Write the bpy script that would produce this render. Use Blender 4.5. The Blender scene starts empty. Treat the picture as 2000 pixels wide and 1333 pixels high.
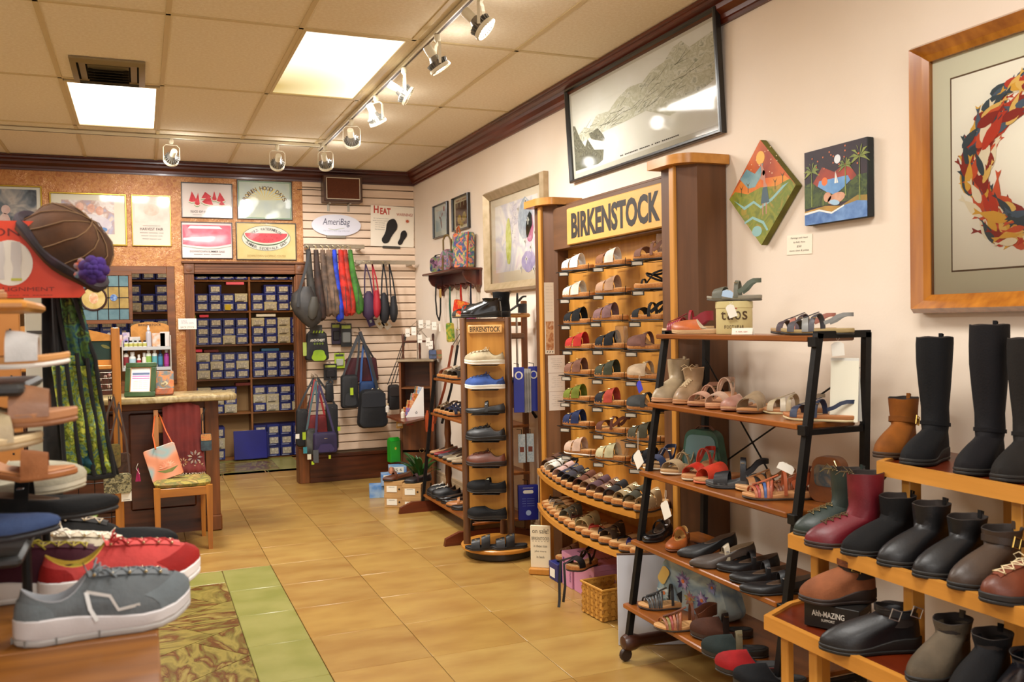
import bpy, math, random
import numpy as np
from math import sin, cos, pi, radians, sqrt, atan2
from mathutils import Vector, Matrix
random.seed(7)
S = bpy.context.scene
COL = S.collection

# ---------------------------------------------------------------- camera, world, lights, exposure
CAMZ, FPX = 1.55, 1771.27
YAW, PIT, ROL = 0.388028, -0.0211336, -0.0171898
def _axes():
    f = Vector((sin(YAW)*cos(PIT), cos(YAW)*cos(PIT), sin(PIT)))
    r = Vector((cos(YAW), -sin(YAW), 0)); u = r.cross(f)
    return cos(ROL)*r+sin(ROL)*u, -sin(ROL)*r+cos(ROL)*u, f
AR, AU, AF = _axes()
cd = bpy.data.cameras.new('camera'); cam = bpy.data.objects.new('camera', cd); COL.objects.link(cam)
cd.sensor_width = 36; cd.lens = 36*FPX/2000; cd.clip_start = .05
mw = Matrix((AR, AU, -AF)).transposed().to_4x4(); mw.translation = (0, 0, CAMZ); cam.matrix_world = mw
cd.dof.use_dof = True; cd.dof.focus_distance = 5.0; cd.dof.aperture_fstop = 5.6
S.camera = cam
S.view_settings.view_transform = 'Standard'; S.view_settings.look = 'None'
S.view_settings.gamma = 1; S.view_settings.use_curve_mapping = False
S.view_settings.exposure = 0.12
w = bpy.data.worlds.new('world'); S.world = w; w.use_nodes = True
w.node_tree.nodes['Background'].inputs[0].default_value = (1, .90, .76, 1)
w.node_tree.nodes['Background'].inputs[1].default_value = .12

def area(name, loc, sx, sy, power, col, rot=(0, 0, 0)):
    l = bpy.data.lights.new(name, 'AREA'); l.shape = 'RECTANGLE'; l.size = sx; l.size_y = sy
    l.energy = power; l.color = col
    o = bpy.data.objects.new(name, l); o.location = loc; o.rotation_euler = rot; COL.objects.link(o); return o
def spot(name, loc, to, power, col, ang=60, blend=.6, r=.04):
    l = bpy.data.lights.new(name, 'SPOT'); l.energy = power; l.color = col
    l.spot_size = radians(ang); l.spot_blend = blend; l.shadow_soft_size = r
    o = bpy.data.objects.new(name, l); o.location = loc
    o.rotation_euler = (Vector(to)-Vector(loc)).to_track_quat('-Z', 'Y').to_euler(); COL.objects.link(o); return o
WARM = (1, .84, .62); NEUT = (1, .97, .92); COOL = (1, .97, .96)
# three unseen fill lamps added for ambient light, then the two visible ceiling troffers
area('fill_light_shop_front', (1.1, 1.6, 3.05), .55, 1.3, 58, NEUT)
area('fill_light_shop_side', (-1.3, 2.6, 3.05), .55, 1.3, 55, NEUT)
area('fill_light_shop_rear', (0.5, -1.2, 3.05), .55, 1.3, 60, NEUT)
area('troffer_light_near', (1.1, 5.47, 3.05), .55, 1.3, 80, NEUT)
area('troffer_light_far', (-.14, 6.9, 3.05), .5, 1.2, 75, NEUT)
area('stockroom_light', (1.2, 9.95, 2.9), .8, .5, 32, WARM)
area('shop_window_daylight', (0, -2.3, 1.6), 3.6, 2.0, 38, (.85, .92, 1), (radians(90), 0, 0))
# ---------------------------------------------------------------- geometry helpers
def P(px, py, x=None, y=None, z=None):
    """the point of a plane x=, y= or z= seen at a pixel of the 2000 x 1333 photograph"""
    d = AR*((px-1000)/FPX)+AU*((666.5-py)/FPX)+AF
    i, v = (0, x) if x is not None else (1, y) if y is not None else (2, z)
    t = (v-(0, 0, CAMZ)[i])/d[i]
    return Vector((0, 0, CAMZ))+d*t
def RZ(a): return Matrix.Rotation(radians(a), 4, 'Z')
def T(*v): return Matrix.Translation(Vector(v))
def frame(o, xd, yd):
    """matrix with local x along xd, y along yd, z out"""
    X = Vector(xd).normalized(); Z = X.cross(Vector(yd)).normalized(); Y = Z.cross(X)
    m = Matrix((X, Y, Z)).transposed().to_4x4(); m.translation = Vector(o); return m
def lin(h):
    h = h.lstrip('#'); c = [int(h[i:i+2], 16)/255 for i in (0, 2, 4)]
    return tuple(((v+.055)/1.055)**2.4 if v > .04045 else v/12.92 for v in c)+(1,)
MATS = {}
def mat(c, c2=None, sc=8, rough=.55, metal=0, bump=0, bsc=60, st=(1, 1, 1), emit=0, coat=0, trans=0, alpha=1, kind='noise', spec=.5, lo=.35, hi=.65, det=4):
    key = (c, c2, sc, rough, metal, bump, bsc, st, emit, coat, trans, alpha, kind, spec, lo, hi, det)
    if key in MATS: return MATS[key]
    m = bpy.data.materials.new('mat_%s_%d' % (c.strip('#'), len(MATS))); m.use_nodes = True
    N = m.node_tree.nodes; K = m.node_tree.links; b = N['Principled BSDF']
    b.inputs['Base Color'].default_value = lin(c); b.inputs['Roughness'].default_value = rough
    b.inputs['Metallic'].default_value = metal; b.inputs['Coat Weight'].default_value = coat
    b.inputs['Coat Roughness'].default_value = .15
    b.inputs['Transmission Weight'].default_value = trans; b.inputs['Alpha'].default_value = alpha
    b.inputs['Specular IOR Level'].default_value = spec
    if emit:
        b.inputs['Emission Color'].default_value = lin(c); b.inputs['Emission Strength'].default_value = emit
    if c2 or bump:
        tc = N.new('ShaderNodeTexCoord'); mp = N.new('ShaderNodeMapping'); mp.inputs['Scale'].default_value = st
        K.new(tc.outputs['Object'], mp.inputs[0])
    if c2:
        if kind == 'voronoi':
            t = N.new('ShaderNodeTexVoronoi'); t.inputs['Scale'].default_value = sc; out = t.outputs['Distance']
        elif kind == 'wave':
            t = N.new('ShaderNodeTexWave'); t.inputs['Scale'].default_value = sc; t.inputs['Distortion'].default_value = 2; out = t.outputs['Fac']
        else:
            t = N.new('ShaderNodeTexNoise'); t.inputs['Scale'].default_value = sc; t.inputs['Detail'].default_value = det; out = t.outputs['Fac']
        K.new(mp.outputs[0], t.inputs['Vector'])
        r = N.new('ShaderNodeValToRGB'); r.color_ramp.elements[0].position = lo; r.color_ramp.elements[1].position = hi
        r.color_ramp.elements[0].color = lin(c); r.color_ramp.elements[1].color = lin(c2)
        K.new(out, r.inputs[0]); K.new(r.outputs[0], b.inputs['Base Color'])
        if emit: K.new(r.outputs[0], b.inputs['Emission Color'])
    if bump:
        t2 = N.new('ShaderNodeTexNoise'); t2.inputs['Scale'].default_value = bsc; t2.inputs['Detail'].default_value = 3
        K.new(mp.outputs[0], t2.inputs['Vector'])
        bp = N.new('ShaderNodeBump'); bp.inputs['Strength'].default_value = bump; bp.inputs['Distance'].default_value = .004
        K.new(t2.outputs['Fac'], bp.inputs['Height']); K.new(bp.outputs[0], b.inputs['Normal'])
    MATS[key] = m; return m
def multi(cols, sc=8, rough=.6, kind='noise', det=3, st=(1, 1, 1), bump=0):
    """a printed cloth or picture: noise through a ramp of several colours"""
    key = ('multi', tuple(cols), sc, rough, kind, det, st, bump)
    if key in MATS: return MATS[key]
    m = bpy.data.materials.new('mat_print_%d' % len(MATS)); m.use_nodes = True
    N = m.node_tree.nodes; K = m.node_tree.links; b = N['Principled BSDF']; b.inputs['Roughness'].default_value = rough
    tc = N.new('ShaderNodeTexCoord'); mp = N.new('ShaderNodeMapping'); mp.inputs['Scale'].default_value = st
    K.new(tc.outputs['Object'], mp.inputs[0])
    if kind == 'voronoi':
        t = N.new('ShaderNodeTexVoronoi'); t.inputs['Scale'].default_value = sc
        sp = N.new('ShaderNodeSeparateColor'); K.new(mp.outputs[0], t.inputs['Vector']); K.new(t.outputs['Color'], sp.inputs[0]); out = sp.outputs[0]
    else:
        t = N.new('ShaderNodeTexNoise'); t.inputs['Scale'].default_value = sc; t.inputs['Detail'].default_value = det; t.inputs['Distortion'].default_value = .6
        K.new(mp.outputs[0], t.inputs['Vector']); out = t.outputs['Fac']
    r = N.new('ShaderNodeValToRGB'); e = r.color_ramp.elements; n = len(cols)
    a0, a1 = (.0, 1.) if kind == 'voronoi' else (.3, .7)
    for i, c in enumerate(cols):
        p = a0+(a1-a0)*i/(n-1)
        el = e[i] if i < 2 else e.new(p)
        el.position = p
        el.color = lin(c)
    if kind == 'voronoi': r.color_ramp.interpolation = 'CONSTANT'
    K.new(out, r.inputs[0]); K.new(r.outputs[0], b.inputs['Base Color'])
    MATS[key] = m; return m
def wood(c, c2, axis=1, sc=5, rough=.4, coat=.15):
    st = [9, 9, 9]; st[axis] = .8
    return mat(c, c2, sc=sc/2, st=tuple(st), rough=rough, coat=coat, lo=.3, hi=.7, det=5)

class MB:
    def __init__(s, M=None): s.v = []; s.f = []; s.mi = []; s.cur = 0; s.M = M or Matrix()
    def add(s, vs, fs, M=None):
        k = len(s.v); MM = s.M @ M if M is not None else s.M
        s.v += [tuple(MM @ Vector(v)) for v in vs]
        s.f += [tuple(i+k for i in f) for f in fs]; s.mi += [s.cur]*len(fs); return s
    def box(s, x0, x1, y0, y1, z0, z1, c=0, M=None):
        if x0 > x1: x0, x1 = x1, x0
        if y0 > y1: y0, y1 = y1, y0
        if z0 > z1: z0, z1 = z1, z0
        c = min(c, (x1-x0)*.45, (y1-y0)*.45, (z1-z0)*.45)
        if c <= 0:
            vs = [(x, y, z) for z in (z0, z1) for x, y in ((x0, y0), (x1, y0), (x1, y1), (x0, y1))]
            return s.add(vs, [(3, 2, 1, 0), (4, 5, 6, 7), (0, 1, 5, 4), (1, 2, 6, 5), (2, 3, 7, 6), (3, 0, 4, 7)], M)
        def ring(d, z): return [(x0+d+c, y0+d, z), (x1-d-c, y0+d, z), (x1-d, y0+d+c, z), (x1-d, y1-d-c, z), (x1-d-c, y1-d, z), (x0+d+c, y1-d, z), (x0+d, y1-d-c, z), (x0+d, y0+d+c, z)]
        return s.loft([ring(c, z0), ring(0, z0+c), ring(0, z1-c), ring(c, z1)], M=M)
    def loft(s, rings, closed=True, cap=(1, 1), M=None, loop=False):
        n = len(rings[0]); vs = [p for r in rings for p in r]; fs = []
        R = len(rings)
        for i in range(R if loop else R-1):
            i2 = (i+1) % R
            for j in range(n if closed else n-1):
                j2 = (j+1) % n; fs.append((i*n+j, i*n+j2, i2*n+j2, i2*n+j))
        if closed and not loop:
            if cap[0]: fs.append(tuple(range(n-1, -1, -1)))
            if cap[1]: fs.append(tuple((R-1)*n+j for j in range(n)))
        return s.add(vs, fs, M)
    def tube(s, pts, r, n=8, loop=False, cap=(1, 1), M=None, flat=1):
        pts = [Vector(p) for p in pts]; R = len(pts); rings = []
        up = None
        for i, p in enumerate(pts):
            a = pts[(i-1) % R] if (i > 0 or loop) else p; b = pts[(i+1) % R] if (i < R-1 or loop) else p
            t = (b-a).normalized() if (b-a).length > 1e-9 else Vector((0, 0, 1))
            if up is None: up = Vector((0, 0, 1)) if abs(t.z) < .9 else Vector((1, 0, 0))
            u = (up-t*up.dot(t))
            if u.length < 1e-6: u = t.orthogonal()
            u.normalize(); v = t.cross(u); up = u
            rr = r[i] if isinstance(r, (list, tuple)) else r
            rings.append([tuple(p+u*rr*flat*cos(2*pi*k/n)+v*rr*sin(2*pi*k/n)) for k in range(n)])
        return s.loft(rings, cap=cap, M=M, loop=loop)
    def strap(s, pts, wv, w, th=.003, loop=False, M=None):
        """flat band along pts, its width along wv"""
        pts = [Vector(p) for p in pts]; R = len(pts); rings = []
        for i, p in enumerate(pts):
            a = pts[(i-1) % R] if (i > 0 or loop) else p; b = pts[(i+1) % R] if (i < R-1 or loop) else p
            t = (b-a).normalized(); W = Vector(wv[i] if isinstance(wv, list) else wv); W = (W-t*W.dot(t)).normalized(); n = t.cross(W)
            ww = w[i] if isinstance(w, (list, tuple)) else w
            rings.append([tuple(p+W*ww/2+n*th/2), tuple(p-W*ww/2+n*th/2), tuple(p-W*ww/2-n*th/2), tuple(p+W*ww/2-n*th/2)])
        return s.loft(rings, M=M, loop=loop)
    def lathe(s, prof, n=20, M=None, ang=2*pi):
        rings = [[(r*cos(2*pi*k/n), r*sin(2*pi*k/n), z) for k in range(n)] for r, z in prof]
        return s.loft(rings, M=M)
    def prism(s, poly, h, M=None):
        """polygon in local xy, extruded along z by h"""
        return s.loft([[(x, y, 0) for x, y in poly], [(x, y, h) for x, y in poly]], M=M)
    def ball(s, c, r, n=10, m=6, sc=(1, 1, 1), M=None):
        rings = []
        for i in range(m+1):
            a = -pi/2+pi*(i+.001)/(m+.002)*1
            rings.append([(c[0]+r*sc[0]*cos(a)*cos(2*pi*k/n), c[1]+r*sc[1]*cos(a)*sin(2*pi*k/n), c[2]+r*sc[2]*sin(a)) for k in range(n)])
        return s.loft(rings, M=M)
    def build(s, name, m, parent=None, smooth=True, ang=35):
        me = bpy.data.meshes.new(name); me.from_pydata(s.v, [], s.f); me.update()
        ms = m if isinstance(m, (list, tuple)) else [m]
        for x in ms: me.materials.append(x)
        if len(ms) > 1: me.polygons.foreach_set('material_index', s.mi)
        if smooth:
            me.polygons.foreach_set('use_smooth', [True]*len(me.polygons)); me.set_sharp_from_angle(angle=radians(ang))
        o = bpy.data.objects.new(name, me); COL.objects.link(o)
        if parent: o.parent = parent
        return o
def tag(o, label, cat=None, group=None, kind=None):
    if label: o['label'] = label
    if cat: o['category'] = cat
    if group: o['group'] = group
    if kind: o['kind'] = kind
    return o
def struct(o): o['kind'] = 'structure'; return o
def thing(name, label, cat, loc=(0, 0, 0), rz=0, group=None, M=None):
    o = bpy.data.objects.new(name, None); o.empty_display_size = .1; COL.objects.link(o)
    if M is not None: o.matrix_world = M
    else: o.location = loc; o.rotation_euler = (0, 0, radians(rz))
    return tag(o, label, cat, group)
def piece(o, mesh_o, M=None):
    """a copy of mesh_o under o sharing its mesh"""
    c = mesh_o.copy(); COL.objects.link(c); c.parent = o
    if M is not None: c.matrix_local = M
    return c
def copy_thing(r, loc=None, rz=None, label=None, M=None):
    c = r.copy(); COL.objects.link(c)
    if M is not None: c.matrix_world = M
    if loc is not None: c.location = loc
    if rz is not None: c.rotation_euler[2] = radians(rz)
    if label: c['label'] = label
    for ch in list(r.children):
        d = ch.copy(); COL.objects.link(d); d.parent = c
        for g in list(ch.children):
            e = g.copy(); COL.objects.link(e); e.parent = d
    return c
TXT = {}
def text(s, m, parent, M, w, h, ext=.0005, bold=0, name='lettering', shear=0, align=0):
    """lettering fitted to a box w by h centred on the matrix M (x right, y up, z out)"""
    key = (s, bold, shear)
    if key not in TXT:
        cu = bpy.data.curves.new('letters', 'FONT'); cu.body = s; cu.resolution_u = 3; cu.offset = bold; cu.shear = shear
        to = bpy.data.objects.new('letters', cu); COL.objects.link(to)
        me = bpy.data.meshes.new_from_object(to.evaluated_get(bpy.context.evaluated_depsgraph_get()))
        bpy.data.objects.remove(to); bpy.data.curves.remove(cu)
        co = np.empty(len(me.vertices)*3, 'f'); me.vertices.foreach_get('co', co); co = co.reshape(-1, 3)
        TXT[key] = (co, [tuple(p.vertices) for p in me.polygons]); bpy.data.meshes.remove(me)
    co, fs = TXT[key]
    mn, mx = co.min(0), co.max(0); c = (mn+mx)/2; d = mx-mn
    v = (co-c)*[w/max(d[0], 1e-6), h/max(d[1], 1e-6), 1]
    b = MB(M); top = [(a[0], a[1], ext) for a in v]
    b.add(top, fs); 
    o = b.build(name, m, parent, smooth=False)
    return o
def poly(b, pts, z, M=None):
    b.add([(x, y, z) for x, y in pts], [tuple(range(len(pts)))], M); return b
def ell(cx, cy, rx, ry, n=20, rot=0, a0=0, a1=2*pi):
    e = a0 == 0 and abs(a1-2*pi) < 1e-6
    out = []
    for i in range(n):
        t = a0+(a1-a0)*i/(n if e else n-1); x, y = rx*cos(t), ry*sin(t)
        out.append((cx+x*cos(rot)-y*sin(rot), cy+x*sin(rot)+y*cos(rot)))
    return out
# ---------------------------------------------------------------- room shell
WX, BY, CZ = 2.62, 9.0, 3.08
M_PEACH = mat('#e8dac9', '#e3d3bf', sc=1.5, rough=.75, bump=.08, bsc=90)
M_CEIL = mat('#efe4cc', '#e6d8bb', sc=60, rough=.95, bump=.5, bsc=220, lo=.3, hi=.6)
M_TEE = mat('#cdb98c', rough=.6)
M_CROWN = wood('#54200c', '#351206', axis=0, rough=.35)
M_CROWNY = wood('#6a2a10', '#42180a', axis=1, rough=.35)
M_COPPER = None
def copper():
    m = bpy.data.materials.new('mat_copper_wallpaper'); m.use_nodes = True
    N = m.node_tree.nodes; K = m.node_tree.links; b = N['Principled BSDF']
    tc = N.new('ShaderNodeTexCoord'); t = N.new('ShaderNodeTexNoise'); t.inputs['Scale'].default_value = 17; t.inputs['Detail'].default_value = 3; t.inputs['Distortion'].default_value = 2.2
    K.new(tc.outputs['Object'], t.inputs['Vector'])
    r = N.new('ShaderNodeValToRGB'); e = r.color_ramp.elements
    e[0].position = .35; e[0].color = lin('#9c5c24'); e[1].position = .6; e[1].color = lin('#b27a3c')
    t3 = N.new('ShaderNodeTexNoise'); t3.inputs['Scale'].default_value = 26; t3.inputs['Detail'].default_value = 2; t3.inputs['Distortion'].default_value = 3.0
    K.new(tc.outputs['Object'], t3.inputs['Vector'])
    # thin bright flecks where the second noise crosses its middle
    s1 = N.new('ShaderNodeMath'); s1.operation = 'SUBTRACT'; s1.inputs[1].default_value = .5; K.new(t3.outputs['Fac'], s1.inputs[0])
    s2 = N.new('ShaderNodeMath'); s2.operation = 'ABSOLUTE'; K.new(s1.outputs[0], s2.inputs[0])
    s3 = N.new('ShaderNodeMath'); s3.operation = 'LESS_THAN'; s3.inputs[1].default_value = .012; K.new(s2.outputs[0], s3.inputs[0])
    t4 = N.new('ShaderNodeTexNoise'); t4.inputs['Scale'].default_value = 5; K.new(tc.outputs['Object'], t4.inputs['Vector'])
    s4 = N.new('ShaderNodeMath'); s4.operation = 'GREATER_THAN'; s4.inputs[1].default_value = .5; K.new(t4.outputs['Fac'], s4.inputs[0])
    s5 = N.new('ShaderNodeMath'); s5.operation = 'MULTIPLY'; K.new(s3.outputs[0], s5.inputs[0]); K.new(s4.outputs[0], s5.inputs[1])
    mx = N.new('ShaderNodeMix'); mx.data_type = 'RGBA'; K.new(s5.outputs[0], mx.inputs[0]); K.new(t.outputs['Fac'], r.inputs[0])
    K.new(r.outputs[0], mx.inputs[6]); mx.inputs[7].default_value = lin('#f2c391')
    K.new(mx.outputs[2], b.inputs['Base Color']); b.inputs['Roughness'].default_value = .45; b.inputs['Metallic'].default_value = .1
    bp = N.new('ShaderNodeBump'); bp.inputs['Strength'].default_value = .35; bp.inputs['Distance'].default_value = .01
    K.new(t3.outputs['Fac'], bp.inputs['Height']); K.new(bp.outputs[0], b.inputs['Normal'])
    return m
M_COPPER = copper()
M_OAKD = wood('#80481a', '#58300e', axis=2, rough=.5, coat=.05)
M_OAKDX = wood('#80481a', '#58300e', axis=0, rough=.5, coat=.05)
M_DKWOOD = wood('#5b2c12', '#3a1908', axis=0, rough=.35)

struct(MB().box(-3.1, 2.8, -2.6, 11.3, -.1, -.012).build('floor', mat('#8a6838', '#7a5a30', sc=20, rough=.9)))
floor = bpy.data.objects['floor']
# tiles of the floor: tan field, green borders, marble insets
def tan_tile(i):
    c = ['#ac8a4a', '#a88545', '#b09050', '#a48246'][i]
    return mat(c, ['#987038', '#946c34', '#9c763e', '#906832'][i], sc=3.2, st=(1, 2.2, 1), rough=.3, lo=.34, hi=.74, bump=.05, bsc=14, spec=.45)
TAN = [tan_tile(i) for i in range(4)]
GREEN = mat('#80803e', '#928e50', sc=4, rough=.3, bump=.05, bsc=20)
TX, TY = .4775, .498
def tile_mesh(w, d, c=.0015):
    b = MB(); b.box(0, w, 0, d, -.012, 0, c=c); return b
tm = []
TOF = [(1.7*i, 2.3*i) for i in range(12)]
for i in range(12): tm.append(MB(T(TOF[i][0], TOF[i][1], 0)).box(0, TX-.003, 0, TY-.003, -.012, 0, c=.0015).build('tile', TAN[i % 4], floor))
first = [True]*12
def put_tile(x, y, k):
    if first[k]: o = tm[k]; first[k] = False
    else: o = piece(floor, tm[k])
    o.location = (x+.0015-TOF[k][0], y+.0015-TOF[k][1], 0)
XG = [.742+TX*i for i in range(-8, 5)]; YG = [4.02+TY*j for j in range(-13, 15)]
for x in XG:
    for y in YG:
        if x+TX > 2.70 or y+TY > 11.3: continue
        if x < .74-.01 and 1.9 < y+.25 < 6.0: continue      # the marble inset with its border
        if -.1 < x < 1.38 and 9.8 < y+.25 < 11.05: continue
        if y < 1.5 or x < -3.05: continue
        put_tile(x, y, random.randrange(12))
def ftile(x0, x1, y0, y1, m): MB().box(x0+.002, x1-.002, y0+.002, y1-.002, -.012, 0, c=.003).build('tile', m, floor)
for k in range(8): ftile(.44, .742, 6.01-(k+1)*.5, 6.01-k*.5, GREEN)
for k in range(7): ftile(.44-(k+1)*.48, .44-k*.48, 5.72, 6.01, GREEN)
MARB = [multi(['#544c20', '#7c7238', '#8f8040', '#6e6430', '#5e3418', '#8a7a40', '#9a8c50'], sc=s, rough=.25, det=12, st=st) for s, st in ((3.4, (1, 3.5, 1)), (4.4, (3, 1, 1)), (3, (2.5, 1, 1)), (5, (1, 1.6, 1)))]
# the inset is laid with marble pieces cut on the slant
def clip(poly_, x0, x1, y0, y1):
    def cl(p, f, g):
        out = []
        for i in range(len(p)):
            a, b = p[i-1], p[i]
            if f(b):
                if not f(a): out.append(g(a, b))
                out.append(b)
            elif f(a): out.append(g(a, b))
        return out
    def gx(v): return lambda a, b: (v, a[1]+(b[1]-a[1])*(v-a[0])/(b[0]-a[0]))
    def gy(v): return lambda a, b: (a[0]+(b[0]-a[0])*(v-a[1])/(b[1]-a[1]), v)
    for f, g in ((lambda q: q[0] >= x0, gx(x0)), (lambda q: q[0] <= x1, gx(x1)), (lambda q: q[1] >= y0, gy(y0)), (lambda q: q[1] <= y1, gy(y1))):
        if not poly_: return []
        poly_ = cl(poly_, f, g)
    return poly_
def inset(X0, X1, Y0, Y1, step=.36):
    for i in range(-16, 20):
        for j in range(-16, 20):
            ang = radians(38)
            def R(u, v): return (X1+u*cos(ang)-v*sin(ang), Y0+1.2+u*sin(ang)+v*cos(ang))
            u0, v0 = i*step+(j % 2)*.12, j*step*.75
            q = [R(u0, v0), R(u0+step-.004, v0), R(u0+step-.004, v0+step*.75-.004), R(u0, v0+step*.75-.004)]
            q = clip(q, X0, X1, Y0, Y1)
            if len(q) < 3: continue
            ox, oy = random.uniform(0, 9), random.uniform(0, 9); MB().prism([(a-ox, b-oy) for a, b in q], .012).build('tile', random.choice(MARB), floor, smooth=False).location = (ox, oy, -.012)
inset(-1.6, .438, 3.2, 5.718, .5)
for k in range(4): ftile(-.1+k*.43, .33+k*.43 if k < 3 else 1.62, 9.85, 10.03, GREEN)
for k in range(4): ftile(-.1+k*.43, .33+k*.43 if k < 3 else 1.62, 10.78, 11.0, GREEN)
ftile(1.36, 1.62, 10.03, 10.78, GREEN)
inset(-.1, 1.358, 10.032, 10.778, .34)

# walls: right, back (with openings), left, front, stock room shell
struct(MB().box(WX, WX+.12, -2.6, BY+.12, 0, CZ+.1).build('wall_right', M_PEACH))
DX0, DX1, DZ = .47, 1.405, 2.03
OX0, OX1, OZ0, OZ1 = -1.6, .27, 1.06, 2.07
wb = MB()
for (a, b_, c, d) in ((-3.1, OX0, 0, CZ+.1), (OX0, OX1, 0, OZ0), (OX0, OX1, OZ1, CZ+.1), (OX1, DX0, 0, CZ+.1), (DX0, DX1, DZ, CZ+.1), (DX1, 1.49, 0, CZ+.1)):
    wb.box(a, b_, BY, BY+.12, c, d)
wall_back = struct(wb.build('wall_back', M_COPPER, smooth=False))
struct(MB().box(-3.1, -3.0, -2.6, BY+.12, 0, CZ+.1).build('wall_left', M_PEACH))
struct(MB().box(-3.1, WX+.12, -2.6, -2.5, 0, CZ+.1).build('wall_front', M_PEACH))
struct(MB().box(1.49, WX, BY+.03, BY+.12, 0, CZ+.1).build('wall_back_slatted', mat('#8a7358', rough=.8)))
slw = bpy.data.objects['wall_back_slatted']
M_SLAT = wood('#e9d0b6', '#dcc0a4', axis=0, rough=.5)
z = .30; n = 0; s0 = None
while z < 2.95:
    h = .0815
    if s0 is None:
        s0 = MB().box(0, WX-1.49, 0, .03, 0, h-.009, c=.003).build('slat', M_SLAT, slw); s0.location = (1.49, BY, z)
    else: piece(slw, s0).location = (1.49, BY, z)
    z += h
# stock room
st_ = MB(); st_.box(-3.1, 2.8, 11.2, 11.3, 0, CZ); st_.box(2.0, 2.1, BY+.12, 11.2, 0, CZ); st_.box(-3.1, -3.0, BY+.12, 11.2, 0, CZ)
struct(st_.build('wall_stockroom', mat('#b08a5a', rough=.8), smooth=False))

# crown moulding, profile swept along back and right walls
def crown(name, a, b, inward, m):
    prof = [(0, -.125), (.016, -.125), (.018, -.108), (.026, -.104), (.03, -.085), (.055, -.062), (.06, -.042), (.088, -.032), (.09, -.018), (.105, -.014), (.105, 0), (0, 0)]
    A, B_ = Vector(a), Vector(b); iv = Vector(inward); bb = MB()
    bb.loft([[tuple(A+iv*p+Vector((0, 0, q))) for p, q in prof], [tuple(B_+iv*p+Vector((0, 0, q))) for p, q in prof]])
    return struct(bb.build(name, m, smooth=False))
crown('trim_1', (-3.0, BY, CZ), (WX, BY, CZ), (0, -1, 0), M_CROWN)
crown('trim_2', (WX, BY, CZ), (WX, -2.5, CZ), (-1, 0, 0), M_CROWNY)
# baseboards
bbm = MB(); bbm.box(WX-.02, WX, -2.4, BY-.02, 0, .13, c=.003); bbm.box(WX-.03, WX-.02, -2.4, BY-.02, 0, .10, c=.003)
struct(bbm.build('baseboard_right', mat('#cbb08c', rough=.5)))
b = MB(); b.box(1.50, WX-.035, BY-.03, BY, 0, .24, c=.004); b.box(1.50, WX-.035, BY-.045, BY, .24, .275, c=.006); b.box(1.5, WX-.035, BY-.04, BY-.03, 0, .05, c=.003)
struct(b.build('baseboard_back', M_DKWOOD))

# ceiling: tees and lay-in tiles
struct(MB().box(-3.1, WX+.12, -2.6, 11.3, CZ+.03, CZ+.1).build('ceiling', mat('#8a7650', rough=.9)))
ceil = bpy.data.objects['ceiling']
CX = [1.40+.6*i for i in range(-8, 3)]; CX = [-3.0]+[x for x in CX if x > -3.0 and x < 2.55]+[WX-.0]
CX = sorted(set([-3.0, -2.78, -2.2, -1.6, -1.02, -.42, .16, .80, 1.40, 2.0, WX]))
CY = [-2.5, -.82, .57, 1.96, 3.35, 4.75, 6.15, 7.54, 8.93, BY]
NEAR = (.80, 4.75); FARL = (-.42, 6.15)
tmesh = {}
for x0, x1 in zip(CX, CX[1:]):
    for y0, y1 in zip(CY, CY[1:]):
        if (x0, y0) in (NEAR, FARL): continue
        if y1 < 1: continue
        k = (round(x1-x0, 2), round(y1-y0, 2))
        if k not in tmesh:
            tmesh[k] = MB().box(0, x1-x0-.006, 0, y1-y0-.006, 0, .02, c=.002).build('ceiling_tile', M_CEIL, ceil); o = tmesh[k]
        else: o = piece(ceil, tmesh[k])
        o.location = (x0+.003, y0+.003, CZ+.004)
def tee(x0, x1, y0, y1):
    MB().box(x0, x1, y0, y1, CZ-.002, CZ+.006, c=.001).build('tee', M_TEE, ceil)
for x in CX[1:-1]: tee(x-.013, x+.013, -2.5, BY)
for y in CY[1:-1]: tee(-3.0, WX, y-.012, y+.012)
struct(MB().box(-3.1, WX+.1, -2.6, 1.0, CZ+.005, CZ+.03).build('ceiling_panel_field', M_CEIL)) if False else None

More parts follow.
